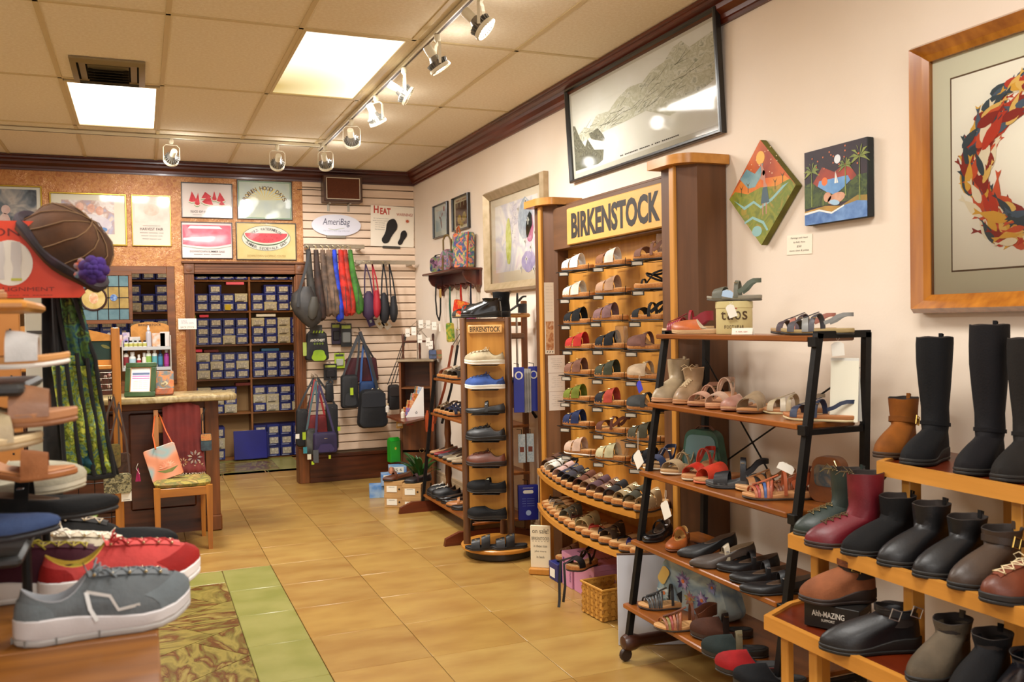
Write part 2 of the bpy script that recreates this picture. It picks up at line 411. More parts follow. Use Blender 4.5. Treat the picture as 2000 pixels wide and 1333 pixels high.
# troffers
def troffer(x0, x1, y0, y1, label, dirty):
    t = thing('ceiling_light', label, 'ceiling light', ((x0+x1)/2, (y0+y1)/2, CZ), group='fluorescent ceiling panels')
    hx, hy = (x1-x0)/2, (y1-y0)/2
    f = MB()
    for a in ((-hx, hx, -hy, -hy+.02), (-hx, hx, hy-.02, hy), (-hx, -hx+.02, -hy+.02, hy-.02), (hx-.02, hx, -hy+.02, hy-.02)): f.box(*a, -.004, .025, c=.002)
    f.build('frame', M_TEE, t)
    m = bpy.data.materials.new('mat_diffuser'); m.use_nodes = True; N = m.node_tree.nodes; K = m.node_tree.links; bs = N['Principled BSDF']
    bs.inputs['Base Color'].default_value = lin('#f5f0d0'); bs.inputs['Emission Strength'].default_value = 2.4
    bs.inputs['Emission Color'].default_value = lin('#fffdf4')
    if dirty:    # the diffuser is stained towards one corner
        tc = N.new('ShaderNodeTexCoord'); sx = N.new('ShaderNodeVectorMath'); sx.operation = 'DISTANCE'; sx.inputs[1].default_value = (-hx*1.0, hy*.75, 0)
        K.new(tc.outputs['Object'], sx.inputs[0])
        mr = N.new('ShaderNodeMapRange'); mr.inputs[1].default_value = .05; mr.inputs[2].default_value = .62; K.new(sx.outputs['Value'], mr.inputs[0])
        r = N.new('ShaderNodeValToRGB'); r.color_ramp.elements[0].color = lin('#857a40'); r.color_ramp.elements[1].color = lin('#fffef2')
        r.color_ramp.elements.new(.45).color = lin('#d4cea4')
        K.new(mr.outputs[0], r.inputs[0]); K.new(r.outputs[0], bs.inputs['Emission Color']); bs.inputs['Emission Strength'].default_value = 1.05
    MB().box(-hx+.02, hx-.02, -hy+.02, hy-.02, .004, .012, c=.002).build('diffuser', m, t)
troffer(.813, 1.387, 4.762, 6.138, 'large fluorescent panel above the track lights, stained brown towards one corner', True)
troffer(-.407, .147, 6.22, 7.528, 'smaller pure white fluorescent panel beyond the square air vent', False)

# vent
vc = thing('air_vent', 'square metal air vent with dark open louvres beside the white light panel', 'air vent', (-.14, 5.91, CZ))
f = MB()
for k, (o_, zz) in enumerate(((.20, -.004), (.155, -.016), (.11, -.004))):
    hx, hy = o_, o_*1.35
    f.loft([[(-hx, -hy, 0), (hx, -hy, 0), (hx, hy, 0), (-hx, hy, 0)], [(-hx, -hy, -.012), (hx, -hy, -.012), (hx, hy, -.012), (-hx, hy, -.012)], [(-hx+.035, -hy+.035, -.03-zz), (hx-.035, -hy+.035, -.03-zz), (hx-.035, hy-.035, -.03-zz), (-hx+.035, hy-.035, -.03-zz)]], cap=(0, 0))
f.build('frame', mat('#8c7c58', rough=.5, metal=.3), vc)
MB().box(-.17, .17, -.23, .23, -.002, .02).build('backing', mat('#0b0b0e', rough=.9), vc)
for k in range(5): MB(T(0, -.12+.06*k, -.03) @ Matrix.Rotation(radians(40), 4, 'X')).box(-.11, .11, -.02, .02, -.001, .001).build('louvre', mat('#3a3326', rough=.5, metal=.4), vc)
# ---------------------------------------------------------------- footwear builder
def sm(a, b, x):
    t = min(1, max(0, (x-a)/(b-a))); return t*t*(3-2*t)
class Foot:
    def __init__(s, L=.26, W=.094, th=.024, hh=.0, ts=.008, point=0, side=1, tw=1):
        s.L, s.W, s.th, s.hh, s.ts, s.pt, s.sd, s.n, s.tw = L, W, th, hh, ts, point, side, 13, tw
    def hw(s, q):
        core = np.interp(q, [0, .16, .35, .5, .66, .8, 1], [.68, .68, .64, .74, 1, .97*s.tw, .8*s.tw])
        e0 = sqrt(min(1, max(0, q)/.10)); pl = .15+.16*s.pt; e1 = min(1, max(0, 1-q)/pl)**(.5+.3*s.pt)
        return s.W/2*core*e0*e1
    def cx(s, q): return s.sd*s.W*(.07*sin(pi*q)-.06*q*q)
    def y(s, q): return (q-.5)*s.L
    def zt(s, q): return s.th+s.hh*(1-sm(.2, .66, q))+s.ts*max(0, (q-.72)/.28)**2
    def ring(s, kin=1, dz=0, zf=None, grow=0):
        out = []
        for j in range(2*s.n):
            th = pi*j/s.n; q = (1-cos(th))/2; sg = 1 if 0 < j < s.n else (-1 if j > s.n else 0)
            r = s.hw(q)*kin+grow*(1 if sg else 0); yy = s.y(q); yy = yy+(yy > 0 and 1 or -1)*grow*abs(cos(th))
            out.append((s.cx(q)+sg*r, yy*(1 if kin == 1 else 1-(1-kin)*.4), (zf(q) if zf else s.zt(q))+dz))
        return out
    def slab(s, b, zb, zt_, k=(1, 1), grow=0):
        n = s.n; R = [s.ring(k[0], 0, zb, grow-.002), s.ring(k[0], .003, zb, grow), s.ring(k[1], -.0025, zt_, grow), s.ring(k[1], 0, zt_, grow-.002)]
        b.loft(R, cap=(0, 0)); base = len(b.v)
        for rr, fl in ((R[0], 1), (R[3], 0)):
            fs = []
            for j in range(n):
                a, a2, c2, c = j, j+1, (2*n-j-1) % (2*n), (2*n-j) % (2*n)
                f = [a, a2, c2, c]; f = [x for i, x in enumerate(f) if x not in f[:i]]
                fs.append(tuple(f if not fl else f[::-1]))
            b.add(rr, fs)
        return b
    def arch(s, q, h, w=0, sk=0, n=11, p=.75, kk=1):
        """points of an arch over the foot at station q, skewed by sk along the foot"""
        out = []
        for i in range(n):
            a = pi*i/(n-1); qq = q+sk*cos(a)*s.sd
            r = s.hw(qq)*kk+w
            out.append(Vector((s.cx(qq)+r*cos(a), s.y(qq), s.zt(qq)-.008+(h+.008)*max(0, sin(a))**p)))
        return out
    def band(s, q0, q1, h0, h1, sk=0, th=.0035, b=None, n=11, kk=1):
        """strap over the foot between stations q0 (front) and q1 (back)"""
        A, B = s.arch(q0, h0, .002, sk, n, kk=kk), s.arch(q1, h1, .002, sk, n, kk=kk); rings = []
        ct = Vector((s.cx((q0+q1)/2), s.y((q0+q1)/2), s.zt((q0+q1)/2)))
        for f, g in zip(A, B):
            i1 = (ct-f).normalized()*th; i2 = (ct-g).normalized()*th
            mid = (f+g)/2+((f+g)/2-ct).normalized()*.0012
            rings.append([tuple(f), tuple(mid), tuple(g), tuple(g+Vector((0, 0, 0))+Vector((i2.x, 0, i2.z))), tuple(f+Vector((i1.x, 0, i1.z)))])
        b = b or MB(); b.loft(rings); return b
LEA = {}
SOFT = [0]
def leather(c, rough=.46, soft=None):
    if soft is None: soft = SOFT[0] == 1
    if SOFT[0] == 2: rough = .24
    h = c.lstrip('#')
    if sum(int(h[i:i+2], 16) for i in (0, 2, 4)) < 125: h = ''.join('%02x' % int(int(h[i:i+2], 16)*.62) for i in (0, 2, 4)); c = '#'+h
    d = '#'+''.join('%02x' % int(int(h[i:i+2], 16)*.78) for i in (0, 2, 4))
    return mat(c, d, sc=14, rough=.8 if soft else rough, bump=.25 if soft else .12, bsc=160, lo=.3, hi=.75, spec=.25 if soft else .5, coat=0 if soft else .25 if rough < .3 else .03)
BLK = '#17171a'; CORK = None
def cork(): return mat('#b87a3e', '#a1652d', sc=120, rough=.85, bump=.3, bsc=300)
METAL = lambda c='#b9a77c': mat(c, rough=.25, metal=.9)
def buckle(root, p, sz=.014, m=None, rz=0, name='buckle', up=None):
    b = MB(); M_ = T(*p) @ RZ(rz)
    r = sz/2; b.tube([(-r, -r*.8, 0), (r, -r*.8, 0), (r, r*.8, 0), (-r, r*.8, 0)], .0013, 5, loop=True, M=M_)
    b.tube([(0, -r*.8, 0), (0, r*.8, .001)], .0009, 4, M=M_)
    return b.build(name, m or METAL(), root)
def soles(f, root, sole_c='#2a221c', bed_c=None, corky=False, sole_h=.008, name='footbed', grow=0, flatb=True, rough=.6):
    """outsole below, footbed or midsole above; a heel block below raised heels"""
    zbot = (lambda q: f.ts*max(0, (q-.72)/.28)**2) if f.hh < .03 or flatb else (lambda q: f.zt(q)-f.th)
    if f.hh < .03 or flatb:
        b = MB(); f.slab(b, zbot, lambda q: zbot(q)+sole_h, grow=grow); b.build('sole', mat(sole_c, rough=rough, bump=.1, bsc=200), root)
        m = cork() if corky else mat(bed_c or sole_c, rough=.65, bump=.08, bsc=220)
        b = MB(); f.slab(b, lambda q: zbot(q)+sole_h, f.zt, grow=grow); b.build(name, m, root)
    else:
        b = MB(); f.slab(b, zbot, f.zt, grow=grow)
        # heel block
        n = 8; q1 = .27
        def hr(k, z):
            pts = []
            for i in range(n): q = q1*(1-i/(n-1)); pts.append((f.cx(q)+f.hw(q)*k, f.y(q)*(1-(1-k)*.15), z(q)))
            for i in range(1, n): q = q1*i/(n-1); pts.append((f.cx(q)-f.hw(q)*k, f.y(q)*(1-(1-k)*.15), z(q)))
            return pts
        b.loft([hr(.82, lambda q: 0), hr(.86, lambda q: zbot(q)*.5), hr(1, lambda q: zbot(q)+.002)])
        b.build('sole', mat(sole_c, rough=.45), root)
        if bed_c: b = MB(); f.slab(b, lambda q: f.zt(q)-.001, lambda q: f.zt(q)+.004, k=(.93, .93)); b.build(name, mat(bed_c, rough=.6), root)
def closed(f, root, m, o0=.04, o1=.42, ow=.6, zb=.055, zf=.075, zs=.045, tb=.042, shaft=None, lining='#3a2c22', slope=.45, name='upper', cap=None, rim=True, creases=0):
    """closed upper lofted from the sole edge to the foot opening, with an optional boot shaft"""
    n2 = 2*f.n; L = f.L; base = f.ring(1, -.004, None, .0005)
    oc, orr = (o0+o1)/2, (o1-o0)/2
    Tt = []
    for j in range(n2):
        th = 2*pi*j/n2; c = cos(th); z0 = f.zt(.3)
        q = oc-orr*c; top = zb if c > 0 else zf
        Tt.append(Vector((f.cx(q)+f.hw(.2)*ow*1.0*sin(th)*(1 if c > 0 else 1-.25*c*c), f.y(q), (zs+(top-zs)*c*c)+f.zt(min(max(q, 0), 1))-f.th+.0)))
    def pt(j, u):
        th = 2*pi*j/n2; c = cos(th); wt = ((1-c)/2)**1.4
        B, Tp = Vector(base[j]), Tt[j]; dz = Tp.z-B.z
        toe_h = tb
        C1 = B+Vector((0, 0, wt*toe_h+(1-wt)*dz*.55)); xo = (B-Tp); xo.z = 0
        if c < 0: C1 += Vector((0, .012*wt*(-c), 0))
        C2 = Tp+xo*(.15+(slope-.15)*wt); C2.z = Tp.z-(1-wt)*dz*.3-wt*(Tp.z-B.z-toe_h)*slope*.9
        v = 1-u
        return B*v**3+C1*3*u*v*v+C2*3*u*u*v+Tp*u**3
    us = [0, .1, .22, .35, .5, .65, .8, .92, 1]
    rings = [[tuple(pt(j, u)) for j in range(n2)] for u in us]
    b = MB()
    if shaft:
        for k, (z, yc, ry, rx) in enumerate(shaft):
            rg = []
            for j in range(n2):
                th = 2*pi*j/n2; rg.append((f.cx(.25)+rx*sin(th)*(1+.03*sin(3*th+k) if creases else 1), yc*L-.5*L-ry*cos(th), z+f.th*0+(creases*sin(5*th+k*2) if creases else 0)))
            rings.append(rg)
    last = rings[-1]; cx0 = sum(p[0] for p in last)/n2; cy0 = sum(p[1] for p in last)/n2
    b.loft(rings, cap=(0, 0)); ob = b.build(name, m, root)
    # lining: thin rolled edge then down inside
    b = MB(); inn = []
    for k, dz in ((1.0, 0), (.97, .0018), (.93, 0), (.88, -.02), (.82, -.04)):
        inn.append([(cx0+(p[0]-cx0)*k, cy0+(p[1]-cy0)*(1-(1-k)*.6), max(p[2]+dz, f.zt(.3)+.002)) for p in last])
    fl = [(f.cx(.3)+(p[0]-cx0)*.8, cy0+(p[1]-cy0)*.88, (f.zt(min(1, max(0, p[1]/L+.5)))+.002) if not shaft else max(p[2]-.05, f.th+.01)) for p in last]
    inn.append(fl); b.loft(inn, cap=(0, 1)); b.build('lining', mat(lining, rough=.8), root)
    return pt, Tt
def laces(f, root, pt, c='#e8e2d4', n=5, u0=.55, u1=.98, w=.017, bow=True, r=.0016, eyelet='#c8b890', tongue=None, shaft=None, f2=None):
    P_ = lambda u: pt(f.n, u); b = MB(); ey = MB(); pts = []
    path = [P_(u0+(u1-u0)*i/(n-1)) for i in range(n)]
    if shaft: path += [Vector(p) for p in shaft]
    N = len(path)
    for i, p in enumerate(path):
        ww = w*(1+.15*i/N); d = ww*.45
        L_, R_ = p+Vector((-ww, 0, -d*.5+.003)), p+Vector((ww, 0, -d*.5+.003))
        if shaft and i >= n: L_ -= Vector((0, .006, 0)); R_ -= Vector((0, .006, 0))
        b.tube([L_, (L_+R_)/2+Vector((0, .003, .004)), R_], r, 5)
        if i: b.tube([pl, (pl+R_)/2+Vector((0, .002, .004)), R_], r, 5); b.tube([pr, (pr+L_)/2+Vector((0, .002, .005)), L_], r, 5)
        pl, pr = L_, R_
        for q in (L_, R_): ey.ball(q, .003, 6, 4)
    if bow:
        e = path[-1]+Vector((0, .001, .004))
        for sg in (-1, 1):
            b.tube([e, e+Vector((sg*.018, .008, .014)), e+Vector((sg*.034, .006, .004)), e+Vector((sg*.022, .012, -.004)), e], r, 5)
            b.tube([e, e+Vector((sg*.012, .02, .0)), e+Vector((sg*.022, .032, -.012))], r, 5)
    if tongue:
        t = MB(); rings = []
        for i in range(9):
            p = P_(u0-.08+(1.0-u0+.08)*i/8)
            rings.append([(p.x-w*.95, p.y, p.z-.004), (p.x-w*.5, p.y, p.z+.0015), (p.x+w*.5, p.y, p.z+.0015), (p.x+w*.95, p.y, p.z-.004)])
        p = P_(1.0); rings.append([(p.x-w, p.y-.006, p.z+.012), (p.x-w*.5, p.y-.006, p.z+.016), (p.x+w*.5, p.y-.006, p.z+.016), (p.x+w, p.y-.006, p.z+.012)])
        t.loft(rings, closed=False); t.build('tongue', mat(tongue, rough=.7), root)
    tag(ey.build('eyelets', METAL(eyelet), root), None, kind='stuff'); b.build('laces', mat(c, rough=.8), root)
def ankle(f, b, q=.16, z=.085, rx=.034, ry=.042, w=.012, dy=0, th=.003):
    n = 18; pts = [(f.cx(q)+rx*sin(2*pi*i/n), f.y(q)+dy-ry*cos(2*pi*i/n)*1.0, f.zt(q)+z+(.012*cos(2*pi*i/n))) for i in range(n)]
    b.strap(pts, (0, 0, 1), w, th, loop=True)
def backstrap(f, b, q=.36, z0=.012, z1=.055, w=.014, th=.003):
    pts = []
    for i in range(13):
        a = pi*i/12; qq = q*(1-sin(a)) ; k = sin(a)
        pts.append((f.cx(qq)+cos(a)*(f.hw(q)*(1-.1*k)+.003)*1.0, f.y(0)+(f.y(q)-f.y(0))*(1-k)**1.0+.004, f.zt(q)+z0+(z1-z0)*sm(0, .7, k)))
    b.strap(pts, (0, 0, 1), w, th)
SHN = {}
def shoe(kind, label, loc, hd, c1='#222222', c2=None, cat=None, group=None, L=None, side=1, pitch=0, roll=0, sole=None, bed=None, c3=None, s=1, name=None, form=False, tilt=None):
    """one shoe; hd is the direction its toe points, in degrees from +x; loc the middle of its sole"""
    nm = name or dict(slide='slide_sandal', thong='thong_sandal', strappy='strappy_sandal', sandal='ankle_sandal', wedge='wedge_sandal', clog='clog', mule='mule', sneaker='sneaker', runner='running_shoe', oxford='lace_up_shoe', mary='mary_jane_shoe', flat='flat_shoe', pump='heeled_shoe', boot='ankle_boot', lace_boot='lace_up_boot', tall='tall_boot', espadrille='espadrille', cross='cross_strap_sandal', heel='heeled_sandal', loafer='loafer', toering='toe_loop_sandal', huarache='woven_sandal').get(kind, kind)
    cats = 'boot' if 'boot' in nm else 'sandal' if 'sandal' in nm or nm == 'mule' else 'clog' if 'clog' in nm else 'shoe'
    side = -side; M = T(*loc) @ RZ(hd-90)
    if pitch: M = M @ Matrix.Rotation(radians(pitch), 4, 'X')
    if roll: M = M @ Matrix.Rotation(radians(roll), 4, 'Y')
    if s != 1: M = M @ Matrix.Scale(s, 4)
    r = thing(nm, label, cat or cats, M=M, group=group)
    SOFT[0] = 1 if any(w_ in label for w_ in ('suede', 'felt', 'canvas', 'running', 'sneaker', 'espadrille', 'nubuck', 'clog', 'tall')) else 2 if any(w_ in label for w_ in ('patent', 'shiny', 'glossy')) else 0
    m = leather(c1); m2 = leather(c2 or c1); L = L or .255
    if kind in ('slide', 'thong', 'strappy', 'cross', 'toering', 'sandal'):
        corky = bed is None; f = Foot(L, .096, .028 if corky else .02, .004, .006, side=side, tw=1.04)
        soles(f, r, sole or '#2e2620', bed_c=bed, corky=corky)
        if bed is None or c3: b = MB(); f.slab(b, lambda q: f.zt(q)-.001, lambda q: f.zt(q)+.003, k=(.90, .90)); b.build('insole', mat(c3 or '#c79a63', rough=.85, bump=.1, bsc=150), r)
        if kind == 'slide':
            f.band(.83, .61, .042, .056, .02).build('strap', m, r); f.band(.57, .35, .062, .076, .02).build('strap', m2, r)
            for q, h in ((.72, .052), (.46, .073)): buckle(r, (f.cx(q)+f.sd*.022, f.y(q), f.zt(q)+h-.004), .018)
        elif kind == 'cross':
            f.band(.80, .54, .04, .055, .07).build('strap', m, r); f.band(.74, .46, .044, .062, -.07).build('strap', m2, r)
        elif kind == 'thong':
            for sg in (-1, 1):
                b = MB(); p0 = Vector((f.cx(.78)-f.sd*.006, f.y(.80), f.zt(.8)+.016)); q = .42
                p2 = Vector((f.cx(q)+sg*(f.hw(q)), f.y(q), f.zt(q)-.004)); pm = (p0+p2)/2+Vector((sg*.012, .004, .030))
                ps = [p0*(1-t)**2+pm*2*t*(1-t)+p2*t*t for t in [i/7 for i in range(8)]]
                b.strap(ps, [Vector((-.5*sg+sg*1.0*t, .5, .8-.7*t)) for t in [i/7 for i in range(8)]], [.009+.012*(i/7) for i in range(8)], .003); b.build('strap', m if sg < 0 else m2, r)
            MB().tube([(f.cx(.78)-f.sd*.006, f.y(.8), f.zt(.8)-.001), (f.cx(.78)-f.sd*.006, f.y(.8), f.zt(.8)+.018)], .003, 6).build('toe_post', m, r)
            buckle(r, (f.cx(.55)+f.sd*.03, f.y(.55), f.zt(.55)+.03), .014)
        elif kind == 'strappy':
            f.band(.82, .72, .030, .036, .03).build('strap', m, r); f.band(.68, .60, .040, .046, -.04).build('strap', m2, r); f.band(.52, .45, .052, .058, .04).build('strap', m, r)
            b = MB(); backstrap(f, b, .34, .02, .05); b.build('heel_strap', m2, r)
            b = MB(); b.strap([(f.cx(.78), f.y(.78), f.zt(.78)+.034), (f.cx(.6), f.y(.6), f.zt(.6)+.050), (f.cx(.46), f.y(.46), f.zt(.46)+.062)], (1, 0, 0), .01, .003); b.build('centre_strap', m, r)
            buckle(r, (f.cx(.48)+f.sd*.03, f.y(.48), f.zt(.48)+.042), .012)
        elif kind == 'toering':
            b = MB(); n = 14; b.strap([(f.cx(.84)+f.sd*-.016+.018*cos(2*pi*i/n), f.y(.80)+.002*sin(i), f.zt(.8)+.012+.018*sin(2*pi*i/n)) for i in range(n)], (0, 1, 0), .012, .003, loop=True); b.build('toe_loop', m, r)
            b = MB(); b.strap([(f.cx(.74)+.01, f.y(.72), f.zt(.7)+.004), (f.cx(.6), f.y(.60), f.zt(.6)+.025), (f.cx(.45)-.02, f.y(.44), f.zt(.4)+.045)], (1, 0, 0), .01, .003); b.build('strap', m, r)
            b = MB(); ankle(f, b, .30, .055, .036, .048, .011); b.build('ankle_strap', m, r)
            b = MB(); n = 12; b.strap([(f.cx(.5)+.036*cos(2*pi*i/n), f.y(.45)+.05*sin(2*pi*i/n), f.zt(.4)+.032+.022*sin(2*pi*i/n)) for i in range(n)], (0, .3, 1), .011, .003, loop=True); b.build('instep_strap', m2, r)
        else:   # sandal: toe band, heel strap and ankle strap
            f.band(.82, .64, .034, .044, .02).build('strap', m, r)
            b = MB(); backstrap(f, b, .36, .014, .062, .018); b.build('heel_strap', m2, r)
            b = MB(); A = f.arch(.42, .064, .002, 0, 11); b.strap(A, (0, 1, .1), .018, .003); b.build('ankle_strap', m, r)
            buckle(r, (f.cx(.42)+f.sd*.028, f.y(.42), f.zt(.42)+.055), .014)
    elif kind == 'clog':
        f = Foot(L, .098, .028, .004, .007, side=side, tw=1.04); corky = bed is None
        soles(f, r, sole or '#2e2620', bed_c=bed, corky=corky)
        pt, tt = closed(f, r, m, .03, .56, .86, .022 if c3 != 'high' else .072, .085, .018 if c3 != 'high' else .05, .046, lining='#b98c58' if corky else '#2a2a2a', slope=.55)
        if c2: f.band(.50, .40, .066, .07, .02).build('strap', m2, r); buckle(r, (f.cx(.45)+f.sd*.022, f.y(.45), f.zt(.45)+.062), .018)
    elif kind in ('mule', 'espadrille'):
        f = Foot(L, .094, .022, .0, .006, side=side); soles(f, r, sole or '#3a2a1c', bed_c=bed or '#c9a878', sole_h=.006, name='midsole')
        closed(f, r, m, .035, .5, .85, .05 if kind == 'espadrille' else .012, .064, .036 if kind == 'espadrille' else .012, .036, lining='#c9b9a0')
        if kind == 'espadrille':
            b = MB(); rg = f.ring(1, -.010, None, .0012); b.tube([rg[j] for j in range(len(rg))], .0022, 4, loop=True); b.build('stitching', mat(BLK), r)
    elif kind in ('sneaker', 'runner', 'oxford'):
        rn = kind == 'runner'; ox = kind == 'oxford'
        f = Foot(L, .1 if rn else .096, .030 if rn else .026, .012 if rn else .004 if not ox else .008, .018 if rn else .008, side=side, point=0)
        soles(f, r, sole or ('#e8e4da' if not ox else '#191614'), bed_c=bed or ('#f0ece4' if not ox else sole or '#191614'), sole_h=.010, name='midsole', grow=.004 if ox else .003)
        pt, tt = closed(f, r, m, .035, .40, .70, .074, .092, .052, .040 if rn else .046, lining=c3 or ('#d8d0c0' if not ox else '#6a4a30'), slope=.5)
        laces(f, r, pt, c2 or '#e8e2d4', 5 if not ox else 4, .52, .97, .016, tongue=c1, bow=True)
        if kind != 'oxford':
            b = MB(); rg = []
            for q in (0, .04, .08): pass
            for u in (.03, .32, .6):
                rg.append([tuple(pt(j % (2*f.n), u)+Vector(((pt(j % (2*f.n), u).x-f.cx(.1))*.03, -.0015, 0))) for j in (-4, -3, -2, -1, 0, 1, 2, 3, 4)])
            b.loft(rg, closed=False); b.build('heel_counter', leather(c2 or c1), r)
        if rn:
            N2 = 2*f.n; b = MB(); b.loft([[tuple(pt(j % N2, u)+Vector((0, .0016, .0012))) for j in range(f.n-4, f.n+5)] for u in (.02, .14, .26, .38)], closed=False); b.build('toe_guard', leather(c2 or c1), r)
            for sg in (1, -1):
                b = MB(); b.loft([[tuple(pt((f.n+sg*j) % N2, u)+Vector((sg*.0014, 0, .001))) for j in (j0, j0+1)] for j0, u in ((5, .04), (5, .3), (4, .6), (4, .9))], closed=False); b.build('side_overlay', leather(c2 or c1), r)
            b = MB(); rg = f.ring(1, 0, None, .0045)
            for p in [p_ for p_ in rg[::2] if p_[1] < L*.18]: b.box(p[0]-.0012, p[0]+.0012, p[1]-.0012, p[1]+.0012, .002, .012)
            b.build('sole_groove', mat('#6a6660'), r)['kind'] = 'stuff'
    elif kind in ('mary', 'flat', 'pump', 'loafer'):
        heeled = kind == 'pump'; f = Foot(L, .088, .010 if heeled else .016, .045 if heeled else .012, .004, point=.35 if kind != 'mary' else .1, side=side)
        soles(f, r, sole or '#15120f', flatb=not heeled, bed_c=None if not heeled else bed)
        o1 = .66 if kind in ('mary', 'flat') else .56
        closed(f, r, m, .03, o1, .95, .052, .032 if kind not in ('loafer', 'pump') else .05, .036, .026, lining=bed or '#5a4432', slope=.4)
        if kind == 'mary' or (heeled and c2):
            f.band(.50, .42, .058, .062, .0).build('strap', m2, r)
            buckle(r, (f.cx(.46)+f.sd*.034, f.y(.46), f.zt(.46)+.040), .012, METAL('#cccccc'))
        if kind == 'loafer': f.band(.64, .56, .052, .058, 0).build('strap', m2, r)
    elif kind in ('boot', 'lace_boot', 'tall'):
        hb = c3 if isinstance(c3, (int, float)) else {'boot': .15, 'lace_boot': .20, 'tall': .42}[kind]
        f = Foot(L, .096, .020, .022 if kind != 'lace_boot' else .010, .005, side=side, point=.1)
        soles(f, r, sole or '#16130f', flatb=True, sole_h=.010, name='welt', bed_c=sole or '#16130f', grow=.003)
        if kind == 'tall': sh = [(.125, .25, .052, .041), (.17, .25, .048, .041), (.24, .25, .052, .048), (.32, .26, .058, .054), (.38, .26, .060, .056), (hb, .26, .060, .055)]
        else: sh = [(z_, .25+.0*k_, .054+.002*k_, .042+.002*k_) for k_, z_ in enumerate([.105+(hb-.105)*t for t in (.15, .4, .7, 1)])]
        pt, tt = closed(f, r, m, .02, .50, 1.2, .085, .100, .080, .037, shaft=sh, lining=bed or '#241a14', slope=.42, creases=.0012)
        if kind == 'lace_boot':
            up = [(0, f.y(.25)+.052+.001*k_, .105+(hb-.105)*k_/3) for k_ in range(4)]
            laces(f, r, pt, c2 or '#4a3a22', 4, .60, .96, .015, shaft=up, bow=True, eyelet='#8a7a5a')
        elif kind == 'boot' and c2:
            b = MB(); n = 20; b.strap([(f.cx(.25)+.046*sin(2*pi*i/n), f.y(.25)-.058*cos(2*pi*i/n), .112-.012*cos(2*pi*i/n)) for i in range(n)], (0, 0, 1), .018, .004, loop=True); b.build('strap', m2, r)
            bm_ = METAL('#c8c8c4' if 'silver' in label else '#c9a85a')
            for dy_, dz_ in ((.33, .116), (.12, .122)) if 'buckle' in label else ((.3, .116),): MB(T(f.cx(.25)+f.sd*.050, f.y(dy_), dz_) @ Matrix.Rotation(radians(90), 4, 'Y') @ RZ(20)).tube([(-.014, -.014, 0), (.014, -.014, 0), (.014, .014, 0), (-.014, .014, 0)], .0022, 6, loop=True).build('buckle', bm_, r)
        elif kind == 'tall':
            b = MB(); n = 20; b.strap([(f.cx(.25)+.043*sin(2*pi*i/n), f.y(.25)-.056*cos(2*pi*i/n), .118-.008*cos(2*pi*i/n)) for i in range(n)], (0, 0, 1), .012, .003, loop=True); b.build('strap', m, r)
        b = MB(); b.strap([(0, f.y(.25)-.062, hb-.012), (0, f.y(.25)-.067, hb+.008), (0, f.y(.25)-.056, hb+.012), (0, f.y(.25)-.055, hb-.01)], (1, 0, 0), .012, .002); b.build('pull_tab', m, r)
    elif kind == 'heel':
        f = Foot(L, .084, .012, .05, .003, point=.2, side=side); soles(f, r, sole or '#8a5a34', flatb=False, bed_c=bed or '#c9955a')
        f.band(.82, .66, .032, .040, .02).build('strap', m, r); b = MB(); backstrap(f, b, .30, .02, .06, .012); b.build('heel_strap', m2, r)
        b = MB(); b.strap(f.arch(.30, .085, .001, 0, 9), (0, 1, .1), .010, .003); b.build('ankle_strap', m, r)
    elif kind == 'wedge':
        f = Foot(L, .092, .024, .034, .004, side=side); soles(f, r, sole or '#8a6a44', bed_c=bed or '#b98a54', flatb=True)
        f.band(.84, .62, .034, .046, .02).build('strap', m, r); b = MB(); backstrap(f, b, .34, .012, .062, .02); b.build('heel_strap', m2, r)
        b = MB(); b.strap(f.arch(.40, .080, .002, 0, 11), (0, 1, .1), .022, .003); b.build('ankle_strap', m, r); buckle(r, (f.cx(.4)+f.sd*.026, f.y(.4), f.zt(.4)+.062), .014)
    elif kind == 'huarache':
        f = Foot(L, .092, .020, .012, .004, side=side); soles(f, r, sole or '#3a2c20', bed_c=bed or '#c4935c', flatb=True)
        cs = c3 or [c1]
        for i in range(6): f.band(.88-.055*i, .845-.055*i, .026+.005*i, .029+.005*i, .03*(i-2.5)/2).build('strap', leather(cs[i % len(cs)]), r)
        b = MB(); b.strap([(f.cx(.86), f.y(.86), f.zt(.86)+.033), (f.cx(.7), f.y(.7), f.zt(.7)+.048), (f.cx(.5), f.y(.5), f.zt(.5)+.068)], (1, 0, 0), .014, .003); b.build('centre_strap', m, r)
        b = MB(); b.strap(f.arch(.42, .080, .002, 0, 11), (0, 1, .1), .012, .003); b.build('ankle_strap', m, r)
        b = MB(); pts = []; backstrap(f, b, .30, .02, .05, .045); b.build('heel_cup', m, r)
    if form:   # clear plastic heel form standing in the shoe
        b = MB(); f_ = f; b.loft([[(f_.cx(.25)+rx*sin(2*pi*j/14), f_.y(.22)-ry*cos(2*pi*j/14), z) for j in range(14)] for z, rx, ry in ((f_.zt(.2)+.002, .020, .03), (f_.zt(.2)+.03, .031, .042), (f_.zt(.2)+.07, .027, .04), (f_.zt(.2)+.095, .026, .038))], cap=(1, 0)); b.build('clear_heel_form', mat('#f4f0e8', rough=.08, trans=.9, alpha=.45), r)
    return r
